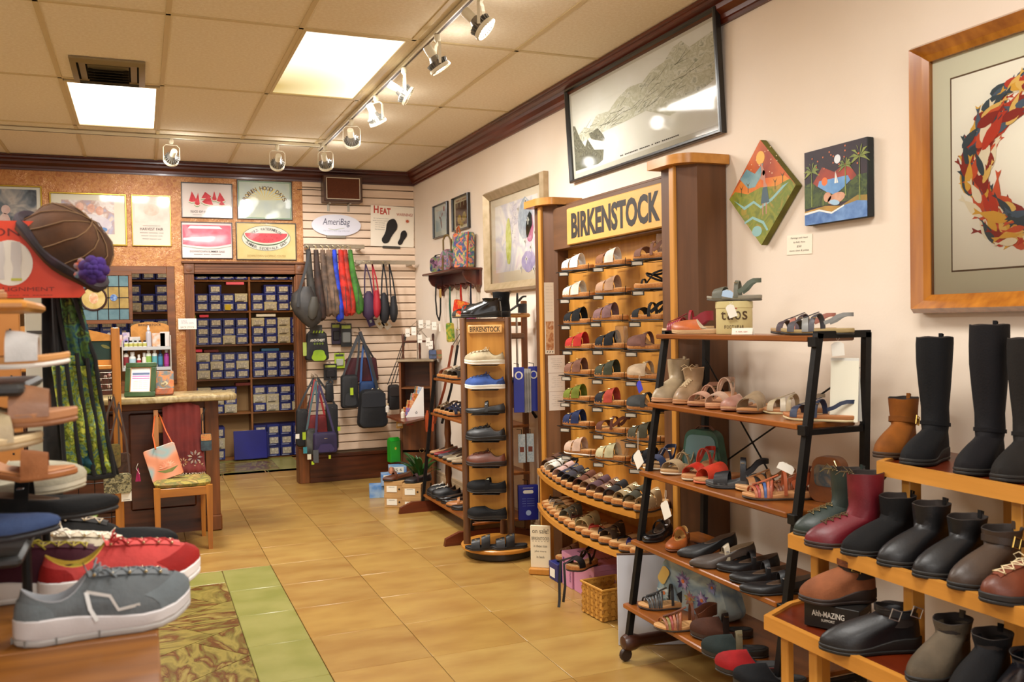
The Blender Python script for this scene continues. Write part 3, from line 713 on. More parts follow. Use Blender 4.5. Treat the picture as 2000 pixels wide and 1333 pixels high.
# ---------------------------------------------------------------- framed pictures
def glass_mat():
    m = bpy.data.materials.new('mat_picture_glass'); m.use_nodes = True; N = m.node_tree.nodes; K = m.node_tree.links
    out = N['Material Output']; N.remove(N['Principled BSDF'])
    t = N.new('ShaderNodeBsdfTransparent'); g = N.new('ShaderNodeBsdfGlossy'); g.inputs['Roughness'].default_value = .06; g.inputs['Color'].default_value = (.7, .7, .7, 1)
    fr = N.new('ShaderNodeFresnel'); fr.inputs[0].default_value = 1.5; mx = N.new('ShaderNodeMixShader')
    K.new(fr.outputs[0], mx.inputs[0]); K.new(t.outputs[0], mx.inputs[1]); K.new(g.outputs[0], mx.inputs[2]); K.new(mx.outputs[0], out.inputs[0]); return m
GLASS = glass_mat()
def MR(px, py, off=0): p = P(px, py, x=WX-off); return frame(p, (0, -1, 0), (0, 0, 1))
def MBk(px, py, off=0): p = P(px, py, y=BY-off); return frame(p, (1, 0, 0), (0, 0, 1))
def picture(name, label, M, w, h, fw, fm, depth=.03, board='#e8e0cc', inset=0, art=None, glass=True, group=None, tilt=0, prof=0):
    if tilt: M = M @ T(0, -h/2, 0) @ Matrix.Rotation(radians(tilt), 4, 'X') @ T(0, h/2, 0)
    t = thing(name, label, 'picture', M=M, group=group)
    W, H = w/2, h/2; b = MB(T(0, 0, .002))
    def rr(i, z): return [(-W+i, -H+i, z), (W-i, -H+i, z), (W-i, H-i, z), (-W+i, H-i, z)]
    p = [(0, 0), (0, depth*.8), (fw*.25, depth*(1+.35*prof)), (fw*.7, depth*(1-.15*prof)), (fw, depth*.55), (fw, depth*.2)]
    b.loft([rr(i, z) for i, z in p], cap=(1, 0)); b.build('frame', fm, t, smooth=False)
    MB().box(-W+fw*.9, W-fw*.9, -H+fw*.9, H-fw*.9, .003, depth*.25).build('mount_board', mat(board, rough=.9), t)
    if art: art(t, w-2*fw, h-2*fw, depth*.25+.0008)
    if glass: poly(MB(), [(-W+fw*.95, -H+fw*.95), (W-fw*.95, -H+fw*.95), (W-fw*.95, H-fw*.95), (-W+fw*.95, H-fw*.95)], depth*.5).build('glass', GLASS, t)
    return t
def sheet(t, x0, x1, y0, y1, z, m, name='print'): return MB().box(x0, x1, y0, y1, z-.0004, z).build(name, m, t)
INK = mat('#3a3630', rough=.8)
BLACKF = mat('#16130f', rough=.3, coat=.3); GOLDF = mat('#b89a3a', rough=.28, metal=.75); SILV = mat('#b7a98a', rough=.3, metal=.6)
rnd = random.Random(3)
def flat(t, name, m, z, polys):
    b = MB()
    for q in polys: poly(b, q, z)
    o = b.build(name, m, t, smooth=False)
    if len(polys) > 1: o['kind'] = 'stuff'
    return o
# -- landscape drawing over the sandal display
def art_land(t, w, h, z):
    W, H = w/2, h/2
    sheet(t, -W+.03, W-.03, -H+.03, H-.03, z, mat('#f4f2e8', '#eceadc', sc=3, rough=.8))
    G = multi(['#b4b498', '#dedcc8', '#c8c6aa', '#e8e6d6', '#a8aa90'], sc=14, rough=.85, det=7, st=(1, 2.2, 1))
    top = [(-W+.03, -.04), (-.62, .02), (-.55, .0), (-.45, .06), (-.30, .05), (-.18, .10), (-.05, .13), (.1, .12), (.2, .16), (.33, .17), (.42, .22), (.50, .23), (.57, .18), (.68, .19), (W-.03, .20)]
    bot = [(W-.03, -.03), (.62, -.06), (.5, -.10), (.36, -.12), (.24, -.08), (.12, -.04), (-.1, -.05), (-.35, -.055), (-.6, -.06), (-W+.03, -.07)]
    flat(t, 'printed_mountains', G, z+.0004, [[(max(-W+.03, min(W-.03, a)), b_) for a, b_ in top+bot]])
    D = multi(['#4b4a3c', '#8a8870', '#5f5e4e', '#b4b29a'], sc=40, rough=.85, det=6)
    flat(t, 'printed_trees', D, z+.0006, [[(-W+.03, -H+.05), (-W+.03, .06), (-W+.06, .05), (-W+.12, -.04), (-W+.18, -.10), (-W+.22, -.06), (-W+.30, -.14), (-W+.42, -.16), (-W+.40, -.22), (-W+.34, -H+.045)], [(-W+.24, -.03), (-W+.36, -.02), (-W+.42, -.07), (-W+.46, -.12), (-W+.38, -.10), (-W+.27, -.07)]])
    ln = MB()
    for k in range(46):
        x = rnd.uniform(-W+.15, W-.2); y = rnd.uniform(-.05, .12)*(.4+.6*(x+W)/(2*W))+.05*(x/W); l = rnd.uniform(.05, .16); a = rnd.uniform(-.1, .5)
        poly(ln, [(x, y), (x+l*cos(a), y+l*sin(a)), (x+l*cos(a), y+l*sin(a)+.002), (x, y+.003)], z+.0008)
    ln.build('printed_lines', mat('#75745c', rough=.9), t, smooth=False)
    text('-- -------- ------ - --- ---------', INK, t, T(.12, -H+.045, z+.0008), .62, .006)
picture('framed_drawing', 'wide black framed pencil landscape of mountains over the tall sandal display', MR(1247, 212), 1.655, .60, .022, BLACKF, .035, '#d8d4c2', art=art_land, tilt=3)
# -- pale abstract with crosses, champagne frame
def art_abs(t, w, h, z):
    sheet(t, -w/2+.09, w/2-.09, -h/2+.08, h/2-.06, z, multi(['#dccfd0', '#e8e0d6', '#ccc6cc', '#eae2d4', '#d8c4cc'], sc=4, rough=.8))
    def blob(cx, cy, rx, ry): return [(cx+rx*cos(a)*(1+.25*rnd.random()), cy+ry*sin(a)*(1+.25*rnd.random())) for a in [2*pi*i/16 for i in range(16)]]
    for nm, c, c2, q in (('printed_blue', '#9aa0aa', '#b9bec0', blob(.19, .12, .12, .13)), ('printed_violet', '#a094b4', '#b8aac6', blob(.24, -.2, .11, .07)), ('printed_green', '#b9bb4a', '#cfcf8a', blob(-.14, -.02, .05, .16)), ('printed_pink', '#b05a7c', '#c98aa0', blob(.27, .04, .06, .1))):
        q = [(max(-w/2+.09, min(w/2-.09, a)), b_) for a, b_ in q]; flat(t, nm, mat(c, c2, sc=25, rough=.8), z+.0004+.0001*len(nm), [q])
    cr = []
    for x, y in ((.06, .2), (.2, .24), (.33, .2), (.24, .1), (.18, -.05), (.28, -.1), (.2, -.18), (.1, -.24), (.33, -.26), (.36, 0)):
        s_ = .022; cr += [[(x-s_, y-s_/3), (x+s_, y-s_/3), (x+s_, y+s_/3), (x-s_, y+s_/3)], [(x-s_/3, y-s_*1.5), (x+s_/3, y-s_*1.5), (x+s_/3, y+s_), (x-s_/3, y+s_)]]
    flat(t, 'printed_crosses', mat('#e4ddcf', rough=.8), z+.0022, cr)
    rd = random.Random(5); flat(t, 'printed_specks', INK, z+.0024, [[(x, y), (x+.004, y), (x+.003, y+.006)] for x, y in [(rd.gauss(-.02, .035), rd.gauss(.13, .07)) for _ in range(110)]])
picture('framed_print', 'large champagne framed pastel abstract print with small pale crosses', MR(1010, 463), 1.15, .80, .07, mat('#bda888', '#a8946f', sc=12, rough=.35, metal=.35), .045, '#dccdb2', art=art_abs, prof=1)
def art_bird(t, w, h, z):
    sheet(t, -w/2+.04, w/2-.04, -h/2+.05, h/2-.05, z, mat('#b9cfd0', '#d8dfda', sc=6, rough=.8))
    flat(t, 'printed_figure', mat('#5f6f7c', '#a87a6a', sc=20), z+.0004, [ell(.0, -.02, .02, .06, 14, .3), ell(.03, .05, .03, .012, 10, .6), ell(-.04, .03, .03, .01, 10, -.4)])
    flat(t, 'printed_red_bird', mat('#a03024'), z+.0006, [ell(.09, .1, .018, .024, 10)])
picture('framed_print', 'small black framed pale blue print, next to the back corner above the bag shelf', MR(863, 431), .43, .31, .012, BLACKF, .025, '#dfe2d4', art=art_bird)
def art_poster(t, w, h, z):
    sheet(t, -w/2+.045, w/2-.045, -h/2+.03, h/2-.04, z, mat('#4a2c18', '#6a4022', sc=6, rough=.8))
    flat(t, 'printed_sunflowers', mat('#d0a830', '#8a7a24', sc=30), z+.0004, [ell(-.06, -.05, .05, .04), ell(.07, -.04, .05, .045), ell(0, -.09, .05, .03)])
    flat(t, 'printed_grass', mat('#b7b48a'), z+.0006, [[(-.12, .05), (-.11, .05), (-.10, .10), (-.12, .11)], [(-.03, .05), (-.02, .05), (-.01, .1), (-.03, .1)], [(.06, .06), (.07, .06), (.08, .11), (.06, .1)]])
    text('---- - -----', mat('#a03a20'), t, T(0, h/2-.022, z+.0006), .26, .008)
picture('framed_poster', 'small black framed brown poster with yellow flowers above the bag shelf', MR(903, 416), .43, .30, .014, BLACKF, .03, '#d9cda8', art=art_poster)
# -- koi wreath
KC = P(2030, 312, x=WX); 
def art_koi(t, w, h, z):
    sheet(t, -w/2+.075, w/2-.075, -h/2+.075, h/2-.075, z-.0002, mat('#5a4022', rough=.6), 'inner_bevel')
    sheet(t, -w/2+.081, w/2-.081, -h/2+.081, h/2-.081, z+.0004, mat('#f0ead8', rough=.8))
    rd = random.Random(11); cols = ['#b8341a', '#d9a53a', '#2f4048', '#e8dcbc', '#c9502a', '#8a1f14', '#e0b860', '#46596a']
    fish = {c: [] for c in cols}; k = 0
    for q in range(330):
        a = rd.uniform(0, 2*pi); rr_ = rd.uniform(.165, .275); cx_, cy_ = rr_*cos(a)*.98, rr_*sin(a)*1.0
        rot = a+pi/2+rd.uniform(-.7, .7); l = rd.uniform(.034, .062); wd = l*rd.uniform(.26, .38); zz = z+.0006+q*.00001
        body = [(l*u, wd*v) for u, v in ((1, 0), (.85, .55), (.5, .95), (0, 1), (-.5, .5), (-.8, .15), (-1.3, .65), (-1.15, 0), (-1.3, -.65), (-.8, -.15), (-.5, -.5), (0, -1), (.5, -.95), (.85, -.55))]
        c = cols[q % len(cols)]; fish[c].append(([(cx_+x*cos(rot)-y*sin(rot), cy_+x*sin(rot)+y*cos(rot)) for x, y in body], zz))
    for c in cols:
        b = MB()
        for q, zz in fish[c]: poly(b, q, zz)
        b.build('printed_koi', mat(c, rough=.7), t, smooth=False)['kind'] = 'stuff'
picture('framed_koi_print', 'big honey wood framed print of a wreath of red and yellow koi', frame(KC, (0, -1, 0), (0, 0, 1)) @ T(0, -.0, 0), 2*(2.478-KC.y), .95, .065, wood('#b87420', '#84480e', axis=1, rough=.25, coat=.6), .05, '#d6d2b8', art=art_koi, prof=1.2)
# -- two painted canvases and the handwritten card
def canvas(label, M, w, h, sky, low, side, fn):
    t = thing('painted_canvas', label, 'painting', M=M)
    MB().box(-w/2, w/2, -h/2, h/2, .002, .036, c=.003).build('canvas', side, t)
    b = MB(); n = 14
    fn(t, w/2-.001, h/2-.001, .0364); return t
def art_dia(t, W, H, z):
    R45 = Matrix.Rotation(radians(-45), 4, 'Z')
    flat(t, 'painted_sky', mat('#8a2c14', '#c9601e', sc=5, rough=.6), z, [[(-W, -H), (W, -H), (W, H), (-W, H)]])
    def rt(q): return [tuple((R45 @ Vector((x, y, 0)))[:2]) for x, y in q]
    D = W*1.414
    def cl(q): return [(x, y) for x, y in q]
    m_g = multi(['#5d6a1c', '#8a8a24', '#6a7a22', '#b08a30'], sc=14, rough=.6)
    half = [( -D*.86, -.03*0+ -.0+D*.14*0), ]
    flat(t, 'painted_glow', mat('#cf5a1c', '#d98a2c', sc=9, rough=.6), z+.0003, [rt([(-D*.92, D*.08), (-D*.62, D*.30), (0, D*.26), (D*.7, D*.22), (D*.92, D*.06), (0, -.02)])])
    flat(t, 'painted_meadow', m_g, z+.0005, [rt([(-D, 0), (-D*.8, D*.12), (-D*.4, D*.02), (0, D*.10), (D*.45, D*.06), (D*.84, D*.14), (D, 0), (0, -D)])])
    flat(t, 'painted_moon', mat('#e8a83a'), z+.0007, [rt(ell(-.0, D*.66, .03, .03))])
    flat(t, 'painted_stars', mat('#e8c8a0'), z+.0007, [rt(ell(rnd.uniform(-.08, .12), rnd.uniform(.07, .2), .003, .003, 6)) for _ in range(16)])
    flat(t, 'painted_sail', mat('#5d8a96', '#83a4a8', sc=20), z+.0008, [rt([(-.15, .08), (-.10, .12), (-.04, .09), (.02, .13), (.0, .07), (-.04, .03), (-.09, .03)])])
    flat(t, 'painted_dancer', mat('#b9806a'), z+.0010, [rt([(.0, .13), (.008, .13), (.03, .09), (.035, .04), (.05, .02), (.02, .02), (.02, .05), (.0, .06), (-.02, .05), (.01, .08)]), rt(ell(.022, .085, .009, .012, 10))])
    flat(t, 'painted_skirt', mat('#3f5560'), z+.0011, [rt([(.015, .02), (.045, .02), (.06, -.05), (.0, -.05)])])
    flat(t, 'painted_legs', mat('#b9806a'), z+.0011, [rt([(.012, -.05), (.02, -.05), (.016, -.10), (.010, -.10)]), rt([(.034, -.05), (.042, -.05), (.04, -.10), (.034, -.10)])])
    flat(t, 'painted_path', mat('#86b0ac'), z+.0009, [rt([(-.2, -.01), (-.12, -.05), (-.05, -.03), (0, -.06), (.08, -.03), (.15, .01), (.19, .02), (.08, -.045), (0, -.072), (-.05, -.042), (-.12, -.065)]), rt(ell(-.03, -.17, .035, .024)), rt([(-.12, -.12), (-.06, -.10), (.02, -.13), (.05, -.17), (.04, -.175), (.01, -.14), (-.06, -.112), (-.12, -.13)])])
    b = MB()
    for x, y in ((-.14, .03), (-.09, .04), (.1, .03), (.15, .05)): 
        q = rt([(x-.002, y-.03), (x+.002, y-.03), (x+.002, y), (x+.015, y+.02), (x, y+.006), (x-.015, y+.02), (x-.002, y)]); poly(b, q, z+.0009)
    b.build('painted_trees', mat('#4d4414'), t, smooth=False)
canvas('diamond hung square canvas painted with a dancer, red sky and green hills', MR(1499, 377) @ RZ(45), .335, .335, 0, 0, mat('#6e6a1c', '#544f12', sc=10, rough=.7), art_dia)
def art_isl(t, W, H, z):
    flat(t, 'painted_night', mat('#1e1822', '#33222a', sc=9, rough=.6), z, [[(-W, -H), (W, -H), (W, H), (-W, H)]])
    flat(t, 'painted_sunset', mat('#a83a1a', '#6a2418', sc=8), z+.0003, [[(-W*.8, 0), (-W*.4, H*.5), (0, H*.3), (W*.4, H*.5), (W*.75, 0)]])
    flat(t, 'painted_lagoon', mat('#6f9fcf', '#4c7fb5', sc=12), z+.0005, [[(-W*.55, -H*.0), (-W*.5, H*.14), (W*.42, H*.14), (W*.5, 0), (0, -H*.35)]])
    flat(t, 'painted_bush', multi(['#2f4420', '#4a5a24', '#26381c', '#5c6a2a'], sc=24), z+.0007, [[(-W, -H*.55), (-W, H*.1), (-W*.75, H*.15), (-W*.45, -H*.1), (0, -H*.3), (W*.4, -H*.1), (W*.7, H*.1), (W, H*.1), (W, -H*.5)]])
    flat(t, 'painted_beach', mat('#b98a34', '#8f7428', sc=10), z+.0009, [[(-W, -H*.62), (-W*.3, -H*.55), (W*.2, -H*.62), (W*.7, -H*.42), (W, -H*.45), (W, -H*.6), (0, -H*.8), (-W, -H*.75)]])
    flat(t, 'painted_surf', mat('#3b63a0', '#6f95c6', sc=18), z+.0011, [[(-W, -H), (-W, -H*.68), (-W*.5, -H*.64), (-W*.1, -H*.76), (W*.3, -H*.62), (W*.7, -H*.55), (W, -H*.6), (W, -H)]])
    flat(t, 'painted_foam', mat('#e0e4e0'), z+.0013, [[(-W, -H*.66), (-W*.5, -H*.62), (-W*.1, -H*.74), (W*.3, -H*.60), (W*.3, -H*.64), (-W*.1, -H*.79), (-W*.5, -H*.67), (-W, -H*.72)]])
    flat(t, 'painted_moon', mat('#d9dde0'), z+.0009, [ell(W*.1, H*.62, .018, .018)])
    flat(t, 'painted_sun', mat('#e8702a'), z+.0009, [ell(-W*.32, H*.1, .017, .017)])
    flat(t, 'painted_sailboat', mat('#e8e8e0'), z+.0012, [[(-.0, -.0), (.012, .0), (.006, .05)], [(.014, .0), (.022, .0), (.008, .045)]])
    flat(t, 'painted_stars', mat('#c96a3a'), z+.0009, [ell(rnd.uniform(-W*.9, W*.9), rnd.uniform(H*.3, H*.95), .004, .004, 6) for _ in range(18)])
    b = MB()
    for x, y, s_ in ((-W*.75, H*.42, 1.1), (W*.35, H*.4, .9), (W*.78, H*.55, 1.3)):
        poly(b, [(x-.004, y-.13*s_), (x+.004, y-.13*s_), (x+.002, y), (x-.002, y)], z+.0014)
        for k in range(8):
            a = pi*k/7*1.2-.3; l = .045*s_; poly(b, [(x, y), (x+l*.5*cos(a), y+l*.5*sin(a)+.010), (x+l*cos(a), y+l*sin(a)-.008), (x+l*.5*cos(a)+.003, y+l*.5*sin(a)-.003)], z+.0015)
    b.build('painted_palms', mat('#5f7030', '#87903c', sc=30), t, smooth=False)
    flat(t, 'painted_sleeper', mat('#b9785a', '#d0a080', sc=20), z+.0016, [ell(.01, -H*.4, .05, .022, 14, .15), ell(-.04, -H*.33, .022, .02)])
    flat(t, 'painted_dress', mat('#9fc0d8'), z+.0018, [ell(.0, -H*.5, .03, .011, 12, -.2)])
canvas('square canvas painted with palms, night sky and a blue beach', MR(1644, 359), .355, .305, 0, 0, mat('#23302a', '#1a1c22', sc=6, rough=.7), art_isl)
c = thing('price_card', 'handwritten white card taped under the two painted canvases', 'card', M=MR(1562, 478) @ RZ(-2))
MB().box(-.08, .08, -.042, .042, .001, .003).build('card', mat('#efe6d0', rough=.8), c)
for k, s_ in enumerate(('Paintings with Heart', 'by Kelly Anne', '$50', 'more sizes & prints')): text(s_, mat('#6a6258'), c, T(0, .028-.018*k, .0032), (.11, .075, .03, .125)[k], .010, shear=.3)
# ---------------------------------------------------------------- back wall posters
SERIF = dict(bold=0)
def cap(t, s_, w, y, z, h=.018, c='#55504a', b=0): text(s_, mat(c, rough=.8), t, T(0, y, z+.001), w, h, bold=b)
def art_baby(t, w, h, z):
    sheet(t, -w/2+.03, w/2-.03, -h/2+.02, h/2-.02, z, multi(['#2d3038', '#70777c', '#b9aea2', '#8a6a5a'], sc=6, rough=.7))
    flat(t, 'printed_child', mat('#cfa496', '#e0c8bc', sc=9), z+.0004, [ell(-.06, -.02, .05, .11), ell(-.05, .12, .035, .04)])
def art_table(t, w, h, z):
    sheet(t, -w/2+.08, w/2-.09, -h/2+.09, h/2-.05, z, multi(['#c9b8ae', '#dcd2c8', '#b99a8a', '#a9a4b4', '#d8c2b0'], sc=9, rough=.7))
    flat(t, 'printed_table', mat('#d0c8c4', '#c2b6b8', sc=10), z+.0004, [ell(.04, -.03, .15, .075, 20, -.15)])
    flat(t, 'printed_guests', mat('#c08a72', '#d9b29c', sc=20), z+.0006, [ell(x, y, .032, .04) for x, y in ((-.15, .09), (-.07, .11), (.02, .10), (.09, .08), (-.12, -.0), (-.02, -.08))])
    flat(t, 'printed_blue_jug', mat('#5a7ea8'), z+.0008, [ell(.12, -.09, .03, .02)])
def art_fair(t, w, h, z):
    sheet(t, -w/2+.02, w/2-.02, -.02, h/2-.04, z, mat('#dcbcae', '#ecd6c8', sc=6, rough=.8))
    flat(t, 'printed_face', mat('#e6c4b2', '#dba892', sc=14), z+.0004, [ell(0, .1, .07, .055)])
    cap(t, 'HARVEST FAIR', .2, -.075, z, .026, b=.01); cap(t, '------------------', .15, -.045, z, .003)
    for k in range(3): cap(t, '------- -------- ----', .2-.02*k, -.11-.028*k, z, .004)
def art_slices(t, w, h, z):
    m = mat('#c02a34', '#d84a52', sc=30, rough=.7); rind = mat('#5d8a3c'); wht = mat('#e6dcc4')
    S_ = [(-.13, .03, .075, .10, .1), (-.085, .01, .05, .12, -.1), (-.01, .05, .10, .06, .2), (.01, .005, .11, .09, -.25), (.065, .045, .045, .09, 0), (.12, .035, .08, .09, .1), (.13, -.02, .06, .045, .1)]
    b = [MB(), MB(), MB()]
    for i, (x, y, ww, hh, r_) in enumerate(S_):
        def q(s_, dy): return [(x+(a*ww*s_)*cos(r_)-(c_*hh*s_+dy)*sin(r_), y+(a*ww*s_)*sin(r_)+(c_*hh*s_+dy)*cos(r_)) for a, c_ in ((-.5, -.4), (-.2, -.5), (.2, -.5), (.5, -.4), (0, .55))]
        poly(b[0], q(1.08, -.006), z+.0004+i*.0002); poly(b[1], q(1.03, -.003), z+.0005+i*.0002); poly(b[2], q(.94, .002), z+.0006+i*.0002)
    for bb, nm, mm in zip(b, ('printed_rind', 'printed_pith', 'printed_melon'), (rind, wht, m)): bb.build(nm, mm, t, smooth=False)
    cap(t, 'SLICE OF DOWNTOWN', .3, -.105, z, .020, b=.01); cap(t, '------- ---------- ----', .26, -.135, z, .003)
def art_big(t, w, h, z):
    flat(t, 'printed_melon', multi(['#c8485a', '#dd7484', '#d86070', '#e8a4aa'], sc=5, rough=.7), z+.0004, [[(-w/2+.005, h/2-.02), (w/2-.005, h/2-.02), (w/2-.005, -.03), (.1, -.055), (0, -.06), (-.1, -.055), (-w/2+.005, -.04)]])
    flat(t, 'printed_band', mat('#efe2dc', rough=.7), z+.0006, [[(-.15, h/2-.03), (.11, h/2-.03), (.14, h/2-.055), (-.17, h/2-.055)], [(-w/2+.01, .02), (.08, .035), (.02, -.01), (-w/2+.01, -.0)]])
    flat(t, 'printed_rind', mat('#7d8a6c'), z+.0005, [[(-w/2+.005, -.055), (-.1, -.072), (0, -.078), (.1, -.072), (w/2-.005, -.05), (w/2-.005, -.055), (.1, -.078), (0, -.084), (-.1, -.078), (-w/2+.005, -.06)]])
    cap(t, 'DOWNTOWN SUMMER SALE', .31, -.105, z, .018, b=.01); cap(t, '------- ----- --------', .24, -.132, z, .006)
def arc_text(t, s_, cx, cy, R, a0, a1, hh, m, z, top=True, ry=1, wk=.8):
    n = len(s_)
    for i, ch in enumerate(s_):
        if ch == ' ': continue
        a = a0+(a1-a0)*(i+.5)/n; x, y = cx+R*cos(a), cy+R*ry*sin(a)
        dx, dy = -sin(a)*R, cos(a)*R*ry; sg = -1 if top else 1; ang = atan2(dy*sg, dx*sg)
        text(ch, m, t, T(x, y, z) @ Matrix.Rotation(ang, 4, 'Z'), hh*wk*(.45 if ch == 'I' else 1), hh, bold=.012, name='letter')
def art_days(t, w, h, z):
    sheet(t, -w/2+.004, w/2-.004, -h/2+.004, h/2-.004, z, mat('#7fa07a')); sheet(t, -w/2+.012, w/2-.012, -h/2+.012, h/2-.012, z+.0004, mat('#c9ccb4', '#b9bfb4', sc=6, rough=.7))
    rays = []
    for k in range(13):
        a = .15+(pi-.3)*k/12; l = .2; rays.append([(0, .0), (l*cos(a-.05), .0+l*.62*sin(a-.05)), (l*cos(a+.05), .0+l*.62*sin(a+.05))])
    flat(t, 'printed_sunburst', mat('#d6b85a', '#e0cf8a', sc=9), z+.0008, rays)
    arc_text(t, 'ROBIN HOOD DAYS', 0, -.10, .215, pi*.85, pi*.15, .040, mat('#5e3c16'), z+.0016)
def art_gold(t, w, h, z):
    sheet(t, -w/2+.004, w/2-.004, -h/2+.004, h/2-.004, z, mat('#ddc58a', '#d4bb7c', sc=8, rough=.7))
    e1 = ell(0, .03, .225, .118, 40)
    flat(t, 'printed_oval', mat('#dcd8c8', rough=.7), z+.0004, [e1])
    flat(t, 'printed_oval_line', mat('#4a5a40'), z+.0003, [ell(0, .03, .229, .122, 40)])
    low = [(x, y) for x, y in ell(0, .07, .205, .10, 33, 0, pi, 2*pi)]
    flat(t, 'printed_rind', mat('#3f5c34'), z+.0006, [[(-.215, .078)]+ell(0, .075, .215, .117, 33, 0, pi, 2*pi)+[(.215, .078)]])
    flat(t, 'printed_pith', mat('#e3dcc0'), z+.0008, [ell(0, .077, .209, .107, 33, 0, pi, 2*pi)])
    flat(t, 'printed_melon', mat('#cf3240', '#d94c54', sc=20), z+.0010, [ell(0, .078, .20, .094, 33, 0, pi, 2*pi)])
    flat(t, 'printed_seeds', INK, z+.0012, [ell(x, y, .0025, .005, 6) for x, y in ((-.1, .03), (-.06, .01), (-.02, .02), (.02, -.0), (.06, .02), (.1, .035), (.0, .045), (.05, .05), (-.07, .05))])
    mm = mat('#5e5a52'); arc_text(t, 'GOLD WATERMELON', 0, .0, .175, pi*.80, pi*.20, .026, mm, z+.0014, True, .68)
    arc_text(t, 'SUMMER SIDEWALK SALE', 0, .05, .20, pi*1.13, pi*1.87, .026, mm, z+.0014, False, .60)
    cap(t, 'DOWNTOWN SHOPPING CENTER', .36, -h/2+.03, z+.0006, .022, '#a08a4c')
def wallpic(label, x0, y0, x1, y1, fw, fm, board, art, nm='framed_poster'):
    a, b = P(x0, y0, y=BY), P(x1, y1, y=BY); c_ = (a+b)/2
    return picture(nm, label, frame(c_, (1, 0, 0), (0, 0, 1)), b.x-a.x, a.z-b.z, fw, fm, .022, board, art=art)
wallpic('gold framed print of a child, mostly hidden behind the orange sign', -38, 360, 86, 512, .014, GOLDF, '#d9d2c0', art_baby, 'framed_print')
wallpic('wide gold framed print of guests round a table beside the brown hat', 96, 375, 249, 481, .014, GOLDF, '#d5cdb8', art_table, 'framed_print')
wallpic('narrow gold framed Harvest Fair poster with a pink face', 256, 381, 335, 482, .008, GOLDF, '#dccabc', art_fair)
wallpic('black framed poster with a pile of red watermelon slices', 353, 356, 455, 428, .008, BLACKF, '#ddd0c6', art_slices)
wallpic('black framed pink poster of one big melon over the doorway corner', 353, 433, 455, 506, .008, BLACKF, '#e2d3cc', art_big)
wallpic('black framed poster with arched title, sunburst and thin green border', 462, 351, 571, 431, .008, BLACKF, '#cfd0ba', art_days)
wallpic('black framed cream poster with one long curved watermelon slice', 460, 434, 579, 509, .008, BLACKF, '#dcc68e', art_gold)

# doorway casing with corner blocks and fluting
def casing(x, z0, z1, w=.085, y=BY, name='trim'):
    b = MB(); b.box(x, x+w, y-.022, y, z0, z1, c=.003)
    for k in range(3): b.box(x+.014+k*.022, x+.026+k*.022, y-.027, y-.02, z0+.01, z1-.01, c=.002)
    return b
dt = struct(casing(.385, 0, 2.05).build('trim_3', M_OAKD)); 
b = casing(1.405, .34, 2.05); b.box(1.40, 1.50, BY-.034, BY, 0, .34, c=.004)
b.box(1.395, 1.41, BY-.0, BY+.13, 0, 2.04); struct(b.build('trim_4', M_OAKD))
b = MB(); b.box(.475, 1.40, BY-.024, BY, 2.05, 2.145, c=.003)
for k in range(3): b.box(.476, 1.399, BY-.029, BY-.02, 2.062+k*.026, 2.075+k*.026, c=.002)
b.box(.36, 1.52, BY-.05, BY, 2.148, 2.168, c=.004); struct(b.build('trim_5', M_OAKDX))
b = MB()
for x in (.38, 1.40): b.box(x, x+.095, BY-.036, BY, 2.05, 2.147, c=.004); b.lathe([(.03, 0), (.03, .004), (.018, .006), (.002, .006)], 16, T(x+.047, BY-.036, 2.098) @ Matrix.Rotation(radians(90), 4, 'X'))
struct(b.build('trim_6', M_OAKD))
b = MB(); b.box(.455, .472, BY, BY+.13, 0, 2.04); b.box(.455, 1.41, BY, BY+.13, 2.03, 2.05); struct(b.build('trim_7', M_OAKD))
# opening behind the counter
b = MB(); b.box(.23, .30, BY-.02, BY, 1.06, 2.12, c=.003); b.box(-1.6, .23, BY-.02, BY, 2.05, 2.12, c=.003); b.box(-1.6, .30, BY-.03, BY+.13, 1.03, 1.06, c=.003); b.box(.262, .272, BY, BY+.13, 1.06, 2.07)
struct(b.build('trim_8', M_OAKDX))
c = thing('price_card', 'small white notice card taped beside the doorway casing', 'card', M=MBk(366, 633, .03))
MB().box(-.08, .08, -.05, .05, -.004, .0015).build('card', mat('#efe8da', rough=.8), c); text('SALE\nITEMS 20%', mat('#8a7a9a'), c, T(0, .018, .0018), .11, .035); text('BACK STOCK', mat('#7a7068'), c, T(0, -.032, .0018), .12, .018)
# speaker, oval sign, heat warning board
sp = thing('wall_speaker', 'brown cloth fronted loudspeaker bracketed high on the slatted wall', 'speaker', M=MBk(664, 374))
MB().box(-.19, .19, -.125, .13, .002, .16, c=.006).build('cabinet', wood('#50301a', '#3a2010', axis=0), sp)
b = MB(T(0, .005, .158)); W_, H_ = .165, .105
for q in ((-W_, W_, H_-.006, H_), (-W_, W_, -H_, -H_+.006), (-W_, -W_+.006, -H_, H_), (W_-.006, W_, -H_, H_)): b.box(*q, 0, .008)
b.build('trim_frame', mat('#d9cdb4', rough=.4), sp)
MB().box(-W_+.006, W_-.006, -H_+.011, H_-.001, .158, .163).build('grille_cloth', mat('#4e2610', '#5e3016', sc=200, rough=.95), sp)
for x in (-.12, .08):
    b = MB(); b.box(x-.012, x+.012, -.20, -.12, .002, .006, c=.001); b.box(x-.01, x+.01, -.135, -.125, .004, .10, c=.001); b.build('bracket', mat('#b8b4a8', rough=.3, metal=.8), sp)
MB().tube([(-.19, .0, .03), (-.28, .005, .01), (-.42, .0, .004)], .003, 6).build('cable', mat('#3a2c22'), sp)
ov = thing('oval_sign', 'white oval sign in thin dark script on the slatted wall', 'sign', M=MBk(656, 441))
MB().prism(ell(0, 0, .245, .108, 40), .012, T(0, 0, .015)).build('board', mat('#dcdce4', '#d2d2de', sc=3, rough=.4), ov)
